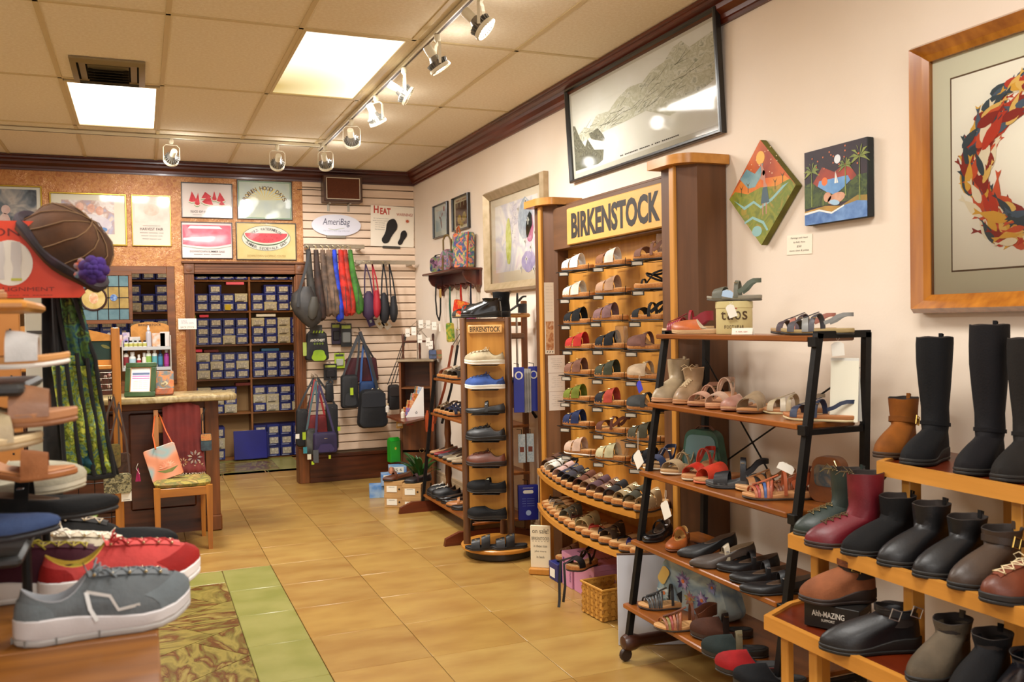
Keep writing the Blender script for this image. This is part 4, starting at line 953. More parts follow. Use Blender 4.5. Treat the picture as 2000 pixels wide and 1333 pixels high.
MB().box(-.1, .09, -.125, -.10, .001, .03, c=.002).build('holder', mat('#8a8070', rough=.4, metal=.5), ov)
text('AmeriBag', mat('#2a2c4a', rough=.6), ov, T(.0, .025, .0275), .27, .085, bold=-.002, shear=.15)
MB().strap([(-.08, -.035, .0275), (-.02, -.045, .0275), (.08, -.025, .0275)], (0, 1, 0), .005, .001).build('swash', mat('#a8b090'), ov)
text('the healthy back bag collection', mat('#9a9aa8'), ov, T(0, -.055, .0275), .26, .018)
hw = thing('warning_board', 'white HEAT warning poster board with two black shoe sole cutouts', 'poster', M=MBk(766, 443) @ RZ(-1.5))
MB().box(-.225, .225, -.205, .205, .006, .014, c=.002).build('board', mat('#eadfcb', rough=.8), hw)
text('H', mat('#b5341c'), hw, T(-.17, .165, .0145), .05, .075, bold=.03); text('EAT', mat('#b5341c'), hw, T(-.075, .15, .0145), .11, .065, bold=.03); text('WARNING!', mat('#a8442c'), hw, T(.125, .125, .0145), .17, .030, bold=.01)
for k in range(6): text(('Do not leave your shoes', 'inside a hot car in summer.', 'Soles will shrink', 'and warp in heat', 'over 120 degrees', 'like these two!')[k], mat('#4a443c'), hw, T(-.13+.01*(k < 2), .075-.022*k, .0145), (.15, .17, .10, .10, .10, .10)[k], .010)
def sole_shape(L_, W__, m_):
    f = Foot(L_, W__); return [(p[0], p[1]) for p in f.ring()]
for x, y, L_, r_ in ((-.035, -.05, .27, -25), (.10, -.11, .16, -25)):
    MB(T(x, y, .0145) @ RZ(r_)).prism(sole_shape(L_, L_*.42, 0), .008).build('sole_cutout', mat('#1f1a18', rough=.8), hw)
b = MB(T(.155, .06, .0148)); poly(b, ell(0, 0, .016, .016), 0)
for k in range(10): a = 2*pi*k/10; poly(b, [(.018*cos(a-.12), .018*sin(a-.12)), (.03*cos(a), .03*sin(a)), (.018*cos(a+.12), .018*sin(a+.12))], 0)
b.build('printed_sun', mat('#b0522c'), hw, smooth=False)
MB().box(-.1, .08, -.222, -.20, .001, .025, c=.002).build('holder', mat('#3a342c'), hw)
# ---------------------------------------------------------------- tall wooden sandal display on the right wall
M_MAPLE = wood('#c98f3f', '#b3782c', axis=2, rough=.35); M_MAPLEY = wood('#c98a3a', '#b07428', axis=1, rough=.35)
M_WALN = wood('#684224', '#523218', axis=2, rough=.5, coat=.05); M_WALNY = wood('#6c4626', '#543418', axis=1, rough=.5, coat=.05)
M_WIRE = mat('#141414', rough=.4, metal=.6)
D = thing('sandal_display', 'tall maple and walnut sandal display with sign and curved lower shelves', 'display', (0, 0, 0))
def pillar(y0, ztop, depth=.26):
    p = MB(); q = [(2.615, y0), (2.452, y0), (2.39, y0+.085), (2.39, y0+.10), (2.40, y0+.235), (2.615, y0+.235)]
    p.prism([(x, y) for x, y in q][::-1], ztop, M=T(0, 0, 0)); o = p.build('pillar', M_WALN, D, smooth=False)
    MB().box(2.372, 2.392, y0+.082, y0+.125, 0, ztop, c=.004).build('pillar_edge', M_MAPLE, o)
    c = MB(); n = 10; pts = [(2.615, y0-.03), (2.43, y0-.03)]+[(2.43-.095*sin(a), y0-.03+.13*(1-cos(a))) for a in [pi/2*i/n for i in range(1, n+1)]]+[(2.335, y0+.26), (2.615, y0+.26)]
    c.prism(pts[::-1], .045, T(0, 0, ztop)); c.build('pillar_cap', M_MAPLEY, o, ang=50)
    return o
ZT = 2.285
pillar(3.65, ZT); pillar(5.21, ZT)
MB().box(2.525, 2.60, 3.88, 5.22, .1, 2.2, c=.002).build('back_panel', M_MAPLE, D)
MB().box(2.50, 2.60, 3.88, 5.22, 2.2, 2.29, c=.003).build('top_rail', M_WALNY, D)
# header board and sign, both leaning a touch forward
a, b_ = P(1318, 338, x=2.43), P(1102, 475, x=2.43)
hb = MB().box(2.43, 2.50, 3.885, 5.225, 1.995, 2.26, c=.004).build('header_board', M_WALNY, D)
s0, s1 = P(1302, 350, x=2.412), P(1107, 472, x=2.412)
plaque = MB().box(2.412, 2.43, s0.y, s1.y, 2.008, 2.232, c=.006).build('sign_plaque', mat('#d9a75a', '#cf9a4a', sc=5, rough=.4, st=(1, .3, 3)), D)
text('BIRKENSTOCK', mat('#241a10', rough=.6), D, frame((2.4115, (s0.y+s1.y)/2, 2.12), (0, -1, 0), (0, 0, 1)), (s1.y-s0.y)*.885, .155, bold=.042)
# bow-fronted shelves
def bow(y): return 2.135+.09*((y-4.3)/.7)**2
def shelf(z, k):
    ys = [3.80+1.44*i/16 for i in range(17)]
    q = [(bow(y)+k, y) for y in ys]; q = [(2.385, 3.80)]+q+[(2.385, 5.24)]
    q = [(2.52, 3.885), (2.385, 3.885)]+q+[(2.385, 5.2), (2.52, 5.2)]
    MB().prism(q[::-1], .028, T(0, 0, z-.028)).build('shelf', M_MAPLEY, D, ang=50)
shelf(.62, 0); shelf(.40, 0)
MB().box(2.30, 2.385, 5.19, 5.205, 0, .60, c=.003).build('side_panel', M_MAPLE, D)
MB().box(2.17, 2.32, 5.18, 5.205, .0, .62, c=.003).build('side_panel', M_MAPLE, D) if False else None
# wire brackets with printed price strips
br = MB(); br.tube([(0, -.13, 0), (0, .13, 0)], .002, 5); br.tube([(-.09, -.11, 0), (-.09, .12, 0)], .0025, 5); br.tube([(0, -.13, 0), (0, -.135, .045)], .002, 5)
br.tube([(.07, -.12, 0), (-.09, -.11, 0)], .002, 5); br.tube([(.07, .12, 0), (-.09, .12, 0)], .002, 5); br.tube([(.07, -.12, 0), (.07, -.135, .045)], .002, 5); br.tube([(.07, -.12, 0), (.07, .12, 0)], .002, 5); br.tube([(-.02, -.115, 0), (-.02, .12, 0)], .002, 5)
brm = br.build('bracket', M_WIRE, D); pt_ = MB(T(-.096, .0, -.006) @ RZ(42)).box(-.002, 0, -.032, .032, -.020, .004, c=.001).build('price_strip', mat('#2a2620', rough=.5), brm)
pt2 = MB(T(-.096, .0, -.006) @ RZ(42)).box(-.0032, -.0018, -.026, .026, -.016, .0).build('price_digits', mat('#b8b0a0', rough=.7), brm)
rows = [
 [(1128, 530, 'slide', '#e8e4dc', 'white double buckle sandal', {}), (1197, 521, 'slide', '#8a5a3c', 'bronze and white double buckle sandal', dict(c2='#e0d0c0')), (1275, 508, 'sandal', '#7a5444', 'brown sandal holding a clear heel form', dict(form=True))],
 [(1130, 583, 'slide', '#cfc6b4', 'stone sandal with black lined straps', dict(c2='#d8d0be')), (1197, 575, 'slide', '#b08a6c', 'beige double buckle sandal', {}), (1277, 566, 'toering', '#1c1a1a', 'black toe loop sandal with round ankle strap', {})],
 [(1132, 634, 'slide', '#1d1c1e', 'black double buckle sandal', {}), (1192, 628, 'slide', '#7c5a58', 'mauve double buckle sandal', {}), (1270, 627, 'sandal', '#1c1b1c', 'black three strap ankle sandal', {})],
 [(1135, 683, 'slide', '#b02a22', 'bright red double buckle sandal', {}), (1196, 682, 'slide', '#1e1f26', 'dark navy sandal holding a clear heel form', dict(form=True)), (1263, 685, 'clog', '#6a4438', 'mauve brown suede clog', dict(c2='#6a4438'))],
 [(1133, 733, 'slide', '#7a5240', 'cocoa brown double buckle sandal', {}), (1195, 739, 'slide', '#3a3c2a', 'low dark olive sandal', {}), (1263, 742, 'clog', '#b39a7c', 'sand clog with a purple tag', dict(c2='#b39a7c'))],
 [(1131, 784, 'slide', '#6a7222', 'moss green double buckle sandal', {}), (1195, 793, 'slide', '#24222a', 'black sandal with red flowered strap', dict(c2='#b04434')), (1262, 803, 'clog', '#3a3a38', 'charcoal clog partly behind the rack post', dict(c2='#3a3a38'))],
 [(1130, 833, 'slide', '#232c50', 'navy double buckle sandal', {}), (1197, 846, 'sandal', '#5c3222', 'dark brown ankle strap sandal', {}), (1262, 862, 'slide', '#44402e', 'olive sandal with a white price tag', {})],
 [(1133, 887, 'slide', '#c9a890', 'shell pink white soled sandal', dict(sole='#e6ddd0')), (1197, 900, 'slide', '#bdb48c', 'pale green sandal holding a clear heel form', dict(form=True)), (1270, 912, 'slide', '#18181a', 'plain black sandal behind the hanging tag', {})]]
rn_ = ['top row', 'second row', 'third row', 'fourth row', 'fifth row', 'sixth row', 'seventh row', 'bottom row']
bfirst = True
for i, row in enumerate(rows):
    for j, (px, py, kd, c, lb, kw) in enumerate(row):
        p = P(px, py, x=2.43)
        B_ = brm if bfirst else piece(D, brm)
        if not bfirst: piece(B_, pt_); piece(B_, pt2)
        bfirst = False
        B_.location = (p.x+.005, p.y, p.z-.004)
        shoe(kd, lb+', '+rn_[i]+' of the tall display', (p.x, p.y, p.z), 112, c, group='sandals on the tall display', side=1, L=.25, **kw)
def hangtag(label, p, m, w=.05, h=.06, rz=0, rot=0, cord=.07, ax=(0, -1, 0), cat='tag'):
    M_ = frame(p, ax, (0, 0, 1)); t = thing('price_tag', label, cat, M=M_)
    MB(T(0, -cord-h/2, 0) @ RZ(rot)).prism([(-w/2, -h/2), (w/2, -h/2), (w/2, h/2-.008), (w/2-.012, h/2), (-w/2+.012, h/2), (-w/2, h/2-.008)], .0012).build('card', m, t, smooth=False)
    MB().tube([(-.004, 0, 0), (-.006, -cord*.5, .001), (0, -cord-.006+.008, .001), (.006, -cord*.5, .001), (.004, 0, 0)], .0009, 5).build('string', mat('#d8d2c0'), t)
    return t
WT = mat('#e6e2d6', rough=.7)
hangtag('purple diamond tag under the sand clog', P(1249, 733, x=2.30), mat('#3d3ab0', rough=.5), .045, .055, rot=30, cord=.03)
hangtag('large white square tag hanging from the olive sandal', P(1246, 842, x=2.20), WT, .075, .075, rot=38, cord=.10)
hangtag('white square tag on the last sandal of the curved shelf', P(1300, 958, x=2.12), WT, .065, .075, rot=28, cord=.05)
# shoes on the curved shelves
up = [('slide', '#5a3a2a', 'dark brown'), ('slide', '#d8d4ca', 'white and navy'), ('slide', '#e0dcd0', 'cream'), ('sandal', '#25252e', 'black raised strap'), ('slide', '#c9a8a0', 'pale pink'), ('slide', '#2a3044', 'navy'), ('slide', '#3a3a44', 'slate'), ('slide', '#1f1f22', 'black'), ('slide', '#6a4030', 'copper buckled'), ('slide', '#8a6a50', 'tan'), ('slide', '#5a4048', 'plum'), ('slide', '#7a5a4a', 'taupe'), ('slide', '#2c2c2e', 'black buckled'), ('slide', '#a8926c', 'sand'), ('slide', '#46463a', 'olive'), ('slide', '#bda27a', 'straw')]
ordn = ['first', 'second', 'third', 'fourth', 'fifth', 'sixth', 'seventh', 'eighth', 'ninth', 'tenth', 'eleventh', 'twelfth', 'thirteenth', 'fourteenth', 'fifteenth', 'sixteenth']
for i, (kd, c, nm) in enumerate(up):
    y = 5.12-.086*i; c2 = '#20242e' if i == 1 else None
    shoe(kd, nm+' cork sandal, '+ordn[i]+' from the far end of the upper curved shelf', (bow(y)+.115, y, .622), 197+rnd.uniform(-3, 3), c, c2, group='cork sandals on the upper curved shelf', side=1 if i % 2 else -1, L=.24)
lo = [('thong', '#3a2c22', 'brown thong'), ('thong', '#c9c6c0', 'silver thong'), ('thong', '#8a8678', 'pewter thong'), ('thong', '#b8a468', 'gold thong'), ('thong', '#2a2a2a', 'black thong'), ('slide', '#6a6a5a', 'grey green slide'), ('thong', '#5a3028', 'chestnut thong'), ('thong', '#8c8460', 'khaki thong'), ('slide', '#b09c6c', 'buckled straw slide'), ('thong', '#b03026', 'red thong'), ('thong', '#262a34', 'navy thong'), ('slide', '#3a2a1e', 'dark brown slide'), ('thong', '#1d1d20', 'shiny black thong'), ('thong', '#222a78', 'cobalt thong'), ('thong', '#8f8a40', 'moss thong')]
for i, (kd, c, nm) in enumerate(lo):
    y = 5.13-.090*i
    shoe(kd, nm+' cork sandal, '+ordn[i]+' from the far end of the lower curved shelf', (bow(y)+.118, y, .402), 200+rnd.uniform(-3, 3), c, group='cork sandals on the lower curved shelf', side=1 if i % 2 else -1, L=.24)
# floor items under the display
def fl(px, py): return P(px, py, z=0)
def carton(label, M, w, d, h, m, lid=None, end=None, cat='box', group=None, name='shoebox', lidh=.03):
    """box with its printed end facing local -y; origin at the middle of its base"""
    t = thing(name, label, cat, M=M, group=group)
    MB().box(-w/2, w/2, -d/2, d/2, 0, h-.001, c=.002).build('body', m, t)
    if lid: MB().box(-w/2-.002, w/2+.002, -d/2-.002, d/2+.002, h-lidh, h+.002, c=.002).build('lid', lid, t)
    if end: MB().box(-w*.36, w*.2, -d/2-.0035, -d/2-.001, h*.18, h*.66).build('end_label', end, t)
    return t
PINK = mat('#c98aa8', '#c283a2', sc=4, rough=.6); NAVYB = mat('#1e2a6e', '#1a2460', sc=5, rough=.45); LABW = mat('#ddd8c8', rough=.8)
for k, (p, q_, lb) in enumerate(((fl(1095, 1141), fl(1115, 1153), 'pink shoebox nearest the on sale sign'), (fl(1117, 1154), fl(1158, 1178), 'pink shoebox beside the woven basket'))):
    w_ = p.y-q_.y-.004; t = carton(lb, T(max(p.x, q_.x)+.18, (p.y+q_.y)/2, 0) @ RZ(-90), w_, .34, .195, PINK, mat('#c488a6', rough=.6))
    MB(T(-w_*.3, -.1725, .15) @ Matrix.Rotation(radians(90), 4, 'X')).prism(ell(0, 0, .012, .016, 16), .0006).build('printed_emblem', mat('#5a3070'), t)
    text('papillio', mat('#4a2a50'), t, T(.0, 0, .1975) @ RZ(90), .2, .055); text('PAPILLIO', mat('#5a3a60'), t, frame((w_*.34, -.1722, .09), (0, 0, 1), (-1, 0, 0)), .10, .02)
p = fl(1084, 1136); carton('small navy shoebox on the floor in front of the on sale sign', T(p.x+.13, p.y+.02, 0) @ RZ(-90), .12, .26, .105, NAVYB, NAVYB, LABW)
shoe('slide', 'brown sandal lying on the small navy shoebox', (p.x+.13, p.y+.02, .11), 180, '#6a4630', L=.22)
sg = thing('sale_sign', 'upright cream on sale sign on a wooden foot', 'sign', M=frame((2.235, 5.06, .04), (.80, -.60, 0), (0, 0, 1)) @ Matrix.Scale(.84, 4))
MB().box(-.075, .075, 0, .31, -.008, .008, c=.004).build('board', mat('#e3d7b8', rough=.6), sg); MB().box(-.085, .085, -.045, 0, -.04, .04, c=.006).build('foot', M_MAPLEY, sg)
for s_, y, w_, h_ in (('on sale!', .27, .12, .035), ('BIRKENSTOCKS', .215, .13, .022), ('- - - - - -', .195, .12, .003), ('in these sizes', .16, .10, .018), ('plus more', .12, .085, .018), ('in back', .08, .06, .018)): text(s_, mat('#3a3024'), sg, T(0, y, .0085), w_, h_)
# woven basket
bp = fl(1187, 1216); bk = thing('woven_basket', 'square woven straw basket leaning by the white board', 'basket', (bp.x+.07, bp.y+.11, 0), 4)
b = MB(); b.box(-.10, .10, -.10, .10, 0, .008); b.build('bottom', mat('#a9762a', '#8f6020', sc=30, rough=.8), bk)
WV = [mat('#b98430', rough=.7), mat('#a06e22', rough=.7)]
for sd in range(4):
    M_ = RZ(90*sd) @ T(0, -.105, 0)
    for k in range(9):
        b = MB(M_); x = -.10+.0222*k; b.strap([(x+.011, .003*(1 if (k+j) % 2 else -1), .006+.0195*j) for j in range(9)], (1, 0, 0), .020, .0022); b.build('upright_splint', WV[k % 2], bk)
    for j in range(8):
        b = MB(M_); b.strap([(-.104+.0208*k, .003*(1 if (k+j) % 2 else -1), .016+.0195*j) for k in range(11)], (0, 0, 1), .018, .0022); b.build('splint', WV[(j+1) % 2], bk)
b = MB(); b.tube([(-.108, -.108, .165), (.108, -.108, .165), (.108, .108, .165), (-.108, .108, .165)], .007, 6, loop=True); b.build('rim', WV[0], bk)
wbd = thing('white_board', 'tall plain white board standing on edge beside the metal shoe rack', 'board', M=frame(P(1208, 1262, z=0), (.925, -.38, 0), (0, 0, 1)) @ Matrix.Rotation(radians(-2), 4, 'X'))
MB().box(0, .35, .002, .43, -.006, .004, c=.002).build('board', mat('#c9ccd4', '#c2c5cf', sc=2, rough=.5), wbd); MB().box(-.002, .352, .43, .438, -.008, .006, c=.002).build('top_edge', mat('#4a3020', rough=.5), wbd)
# leather ribbon sandal on the pink boxes
rb = shoe('sandal', 'black sandal with long trailing ribbons on the pink boxes', (2.20, 4.42, .200), 205, '#17171a', L=.24)
MB(rb.matrix_world.inverted()).strap([(2.17, 4.42, .27), (2.06, 4.40, .26), (2.045, 4.39, .15), (2.04, 4.38, .06), (2.03, 4.37, .02)], (.8, -.5, 0), .015, .002).build('ribbon', mat('#121214', rough=.5), rb)
MB(rb.matrix_world.inverted()).strap([(2.17, 4.40, .27), (2.065, 4.37, .25), (2.055, 4.34, .14), (2.05, 4.355, .05)], (.8, -.5, 0), .014, .002).build('ribbon', mat('#121214', rough=.5), rb)
# papers on the near left pillar
for k, (x0, y0, x1, y1, lb) in enumerate(((1070, 695, 1103, 728, 'upper white notice sheet on the walnut pillar'), (1071, 730, 1103, 764, 'middle white notice sheet on the walnut pillar'), (1072, 766, 1103, 801, 'lower white notice sheet on the walnut pillar'))):
    a = P(x0, y0, y=5.195); c_ = P(x1, y1, y=5.195); t = thing('notice_sheet', lb, 'paper', M=frame(((a.x+c_.x)/2, 5.205-.012, (a.z+c_.z)/2), (1, 0, 0), (0, 0, 1)))
    w_, h_ = (c_.x-a.x), abs(a.z-c_.z); MB().box(-w_/2, w_/2, -h_/2, h_/2, 0, .0012).build('sheet', mat('#e8e4dc', rough=.8), t)
    for q in range(6): text('------ ---- --', mat('#9a9690'), t, T(0, h_*.3-h_*.11*q, .0016), w_*(.7, .5, .62, .4, .55, .3)[(q+k) % 6], .0018)
ls = thing('size_chart', 'long narrow paper chart with a sandal print hung beside the walnut pillar', 'poster', M=frame(P(1073, 622, y=5.19)+Vector((0, 0, 0)), (1, 0, 0), (0, 0, 1)))
MB().box(-.032, .032, -.225, .225, 0, .0015).build('sheet', mat('#e6dfce', rough=.8), ls); MB().box(-.027, .027, -.20, -.02, .0014, .0022).build('printed_photo', multi(['#c08a5a', '#d8b488', '#a86a3c', '#e0c8a8'], sc=18), ls)
for q in range(9): text('----- ---', mat('#b0a898'), ls, T(0, .2-.02*q, .0018), .045, .0015)
for q in range(3): MB(T(-.018+.018*q, -.212, .0018) @ RZ(-30)).prism(ell(0, 0, .003, .006, 8), .0004).build('printed_sole', INK, ls)
# ---------------------------------------------------------------- iron and wood shoe rack
RW = thing('shoe_rack', 'black iron A-frame shoe rack with five wooden shelves against the peach wall', 'rack', (0, 0, 0))
M_IRON = mat('#181614', '#100f0e', sc=30, rough=.5, metal=.5); M_RKW = wood('#98561c', '#6e3a10', axis=1, rough=.35, coat=.2)
ZS = [1.482, 1.169, .857, .544, .257]
def xf(z): return 2.00+(z/1.48)*.232
def bar(b, p, q, w=.013, d=.013):
    p, q = Vector(p), Vector(q); t = (q-p).normalized(); u = Vector((0, 1, 0)) if abs(t.y) < .9 else Vector((1, 0, 0)); v = t.cross(u).normalized(); u = v.cross(t).normalized()
    b.loft([[tuple(e+u*w*a+v*d*c) for a, c in ((1, 1), (-1, 1), (-1, -1), (1, -1))] for e in (p, q)])
for y in (2.58, 3.595):
    b = MB(); bar(b, (xf(1.5), y, 1.49), (xf(.1), y, .10)); b.build('post', M_IRON, RW)
    b = MB(); bar(b, (2.455, y, 1.49), (2.415, y, .10)); b.build('post', M_IRON, RW)
    b = MB(); bar(b, (xf(1.48)-.01, y, 1.485), (2.465, y, 1.485)); b.build('top_bar', M_IRON, RW)
    for z in ZS[1:]: b = MB(); bar(b, (xf(z), y, z-.03), (2.425, y, z-.03), .012, .010); b.build('cross_bar', M_IRON, RW)
    ft = MB(); ft.lathe([(.002, -.02), (.03, -.012), (.04, .01), (.038, .04), (.028, .07), (.03, .42), (.028, .44), (.002, .45)], 14, T(2.0, y, .085) @ Matrix.Rotation(radians(90), 4, 'Y')); fo = ft.build('foot_rail', wood('#4a2412', '#2e150a', axis=0), RW)
    for x in (2.0, 2.38):
        c_ = MB(); c_.lathe([(.002, -.012), (.026, -.012), (.03, -.006), (.03, .006), (.026, .012), (.002, .012)], 14, T(x, y, .031) @ Matrix.Rotation(radians(90), 4, 'X')); c_.box(x-.008, x+.008, y-.008, y+.008, .04, .075); c_.build('caster', mat('#2a1a12', rough=.5), fo)
    for z in ZS[1:]: MB().tube([(2.44, y, z+.02), (2.435, y, z-.015), (2.415, y, z-.03)], .009, 6).build('corner_gusset', M_IRON, RW)
for z in ZS:
    dz = .0; MB().box(xf(z)-.035, 2.42, 2.60, 3.625, z-.022, z, c=.004).build('shelf', M_RKW, RW)
    MB().box(xf(z)-.03, xf(z)-.012, 2.56, 2.60, z-.04, z-.004, c=.002).build('shelf_end_bracket', M_IRON, RW)
for a, c_ in (((2.44, 2.6, 1.36), (2.44, 3.58, .82)), ((2.44, 3.58, 1.36), (2.44, 2.6, .36))):
    MB().tube([a, c_], .004, 6).build('brace_rod', M_IRON, RW)
def on(px, py, k, dx=None): return P(px, py, z=ZS[k]+.0005)
def rk(kind, px, x, k, hd, label, c1, **kw):
    """a shoe on shelf k at depth x, its middle seen at px"""
    x *= .947; z = ZS[k]+.001; lo_, hi_ = 300, 1500
    for _ in range(40):
        m_ = (lo_+hi_)/2; v = P(px, m_, x=x)
        if v.z > z: lo_ = m_
        else: hi_ = m_
    v = P(px, lo_, x=x); return shoe(kind, label, (v.x, v.y, z), hd, c1, **kw)
# top shelf
rk('huarache', 1343, 2.50, 0, 128, 'red woven slide behind the orange one on the top shelf', '#9a2230', c3=['#9a2230'], bed='#c9a77c', sole='#b08c60')
rk('mule', 1362, 2.41, 0, 120, 'orange woven slide on the top shelf', '#c0622a', c2='#c0622a', bed='#c9a77c', sole='#b89468')
tc_ = P(1434, 640, x=2.34); tn = thing('round_display_box', 'round cream hat box style stand with brown lettering on the top shelf', 'box', (tc_.x, tc_.y, ZS[0]+.001))
TBH = .138
b = MB(); b.lathe([(.002, 0), (.074, 0), (.076, .004), (.076, TBH-.03), (.078, TBH-.028), (.078, TBH-.002), (.074, TBH), (.002, TBH)], 36); b.build('drum', mat('#cdbf88', '#c4b57c', sc=6, rough=.5), tn)
cm = mat('#4a3418')
ca = atan2(CAMZ*0-tc_.y, -tc_.x)
def curved(s_, w_, h_, zc, off=0):
    n = len(s_); 
    for i, ch in enumerate(s_):
        if ch == ' ': continue
        aa = ca+off+(w_/.078)*((i+.5)/n-.5); q = Vector((cos(aa)*.0775, sin(aa)*.0775, zc))
        text(ch, cm, tn, frame(q, (-sin(aa), cos(aa), 0), (0, 0, 1)), w_/n*(.8 if ch not in 'iI' else .3), h_, bold=.004, name='letter')
curved('taos', .125, .036, .078); curved('FOOTWEAR', .085, .014, .030)
aa = ca+.0; q = Vector((cos(aa)*.0775, sin(aa)*.0775, .108)); MB(frame(q, (-sin(aa), cos(aa), 0), (0, 0, 1))).box(-.012, .012, -.002, .002, 0, .0008).build('printed_bar', mat('#a03020'), tn)
cdp = P(1449, 642, x=2.26); cdt = thing('price_card', 'folded white card beside the orange slide on the top shelf', 'card', (cdp.x, cdp.y, ZS[0]+.001), -62)
MB().prism([(-.045, 0), (.045, 0), (.045, .026), (-.045, .026)], .001, Matrix.Rotation(radians(80), 4, 'X')).build('card', mat('#ece6d6'), cdt); MB(T(0, .02, 0)).prism([(-.045, 0), (.045, 0), (.045, .026), (-.045, .026)], .001, Matrix.Rotation(radians(100), 4, 'X')).build('card_back', mat('#ece6d6'), cdt)
text('- --- ---', mat('#b07a6a'), cdt, T(0, -.003, .012) @ Matrix.Rotation(radians(80), 4, 'X'), .05, .003)
shoe('sandal', 'grey green sport sandal standing on the round display box', (tc_.x, tc_.y, ZS[0]+TBH+.002), 128, '#6a6a5c', c2='#5c6656', L=.24, bed='#8a8474', sole='#5a5448')
hangtag('small white tag hanging over the round display box', P(1428, 590, x=2.27), WT, .035, .055, rot=20, cord=.01, ax=(.75, -.66, 0))
hangtag('pale blue tag on the grey sport sandal strap', P(1421, 566, x=2.27), mat('#a9c4e0'), .045, .03, rot=-12, cord=.002, ax=(.75, -.66, 0))
rk('strappy', 1568, 2.50, 0, 124, 'dark red strappy sandal behind the grey strappy pair on the top shelf', '#4a3c44', c2='#b07060', bed='#a08258', sole='#2a241c')
rk('strappy', 1595, 2.42, 0, 122, 'grey strappy sandal at the near end of the top shelf', '#4c4a50', c2='#8a8a86', bed='#a08a5c', sole='#241f1a', L=.27)
hangtag('white tag hanging off the top shelf near the iron post', P(1636, 652, x=2.32), WT, .045, .05, rot=4, cord=.03, ax=(.9, -.4, 0))
# second shelf: sandals facing out
s2 = [(1310, 'boot', 2.40, 205, 'cream perforated open toe bootie on the second shelf', '#b9a482', dict(bed='#a08a6a', sole='#b98a64', c3=.19)),
      (1345, 'lace_boot', 2.42, 218, 'bronze laced gladiator sandal on the second shelf', '#a88864', dict(c2='#d0b890', bed='#b08a60', c3=.155, name='gladiator_sandal', sole='#b07c50')),
      (1378, 'sandal', 2.42, 212, 'peach metallic sandal on the second shelf', '#c99a80', dict(bed='#b9855a', sole='#7a4a30')),
      (1410, 'wedge', 2.42, 215, 'rose gold high strap sandal on the second shelf', '#cdaa90', dict(bed='#c08a62', sole='#a0643c')),
      (1441, 'mule', 2.42, 215, 'rose ribbed slide on the second shelf', '#b98470', dict(bed='#b98a64', sole='#7a4a30')),
      (1474, 'cross', 2.42, 215, 'beige band sandal with back strap on the second shelf', '#9c8464', dict(bed='#b07a48', sole='#5a3820')),
      (1548, 'strappy', 2.50, 128, 'champagne flower sandal beside the navy one on the second shelf', '#b9a684', dict(c2='#c9bca4', bed='#b07c50', sole='#c9b88c')),
      (1600, 'strappy', 2.42, 124, 'navy studded sandal at the near end of the second shelf', '#28324c', dict(c2='#28324c', bed='#a86c3c', sole='#c9b88c', L=.27))]
for px, kd, x, hd, lb, c, kw in s2: rk(kd, px, x, 1, hd, lb, c, **kw)
pp = P(1655, 780, x=2.33); tn = thing('paper_sign', 'folded white paper sign standing on the second shelf by the post', 'sign', (2.33, pp.y+.02, ZS[1]+.001), -60)
MB().prism([(-.05, 0), (.05, 0), (.05, .23), (-.05, .23)], .0015, Matrix.Rotation(radians(84), 4, 'X')).build('panel', mat('#dcd8c4', rough=.8), tn); MB(T(0, .05, 0)).prism([(-.05, 0), (.05, 0), (.05, .23), (-.05, .23)], .0015, Matrix.Rotation(radians(97), 4, 'X')).build('panel', mat('#dcdcd4', rough=.8), tn)
# third shelf
s3 = [(1292, 'sandal', 2.37, 208, 'denim blue sandal on the third shelf', '#34405e', dict(bed='#b08a5c', sole='#d8cdb4')), (1327, 'sandal', 2.37, 208, 'sand suede sandal on the third shelf', '#b49a74', dict(bed='#b08a5c', sole='#d8cdb4')), (1368, 'wedge', 2.37, 208, 'coral patent sandal with bow strap on the third shelf', '#c43426', dict(c2='#c43426', bed='#b98454', sole='#c9bca0')),
      (1402, 'cross', 2.38, 190, 'coral red cross strap sandal on the third shelf', '#c83a22', dict(bed='#b98454', sole='#c86a4a')), (1440, 'wedge', 2.36, 140, 'black elastic strap sandal on the third shelf', '#1c1e26', dict(bed='#4a4c4c', sole='#1a1a1c')),
      (1497, 'strappy', 2.44, 165, 'natural leather strappy sandal behind the woven ones, third shelf', '#b07848', dict(bed='#c99c6c', sole='#c9a470')), (1520, 'huarache', 2.36, 152, 'coral and blue woven strap sandal by the rack post', '#c0643c', dict(c3=['#c0683c', '#a83c34', '#c07848', '#3a5a94', '#c06a44', '#b0583c'], bed='#c08a58', L=.27)),
      (1560, 'huarache', 2.47, 150, 'brown woven sandal behind the rack post, third shelf', '#a05c30', dict(c3=['#a05c30', '#8a4a28'], bed='#b07c4c'))]
for px, kd, x, hd, lb, c, kw in s3: rk(kd, px, x, 2, hd, lb, c, **kw)
hangtag('white tag stuck across the woven sandal strap', P(1535, 905, x=2.18), WT, .06, .03, rot=-25, cord=.002, ax=(.75, -.66, 0))
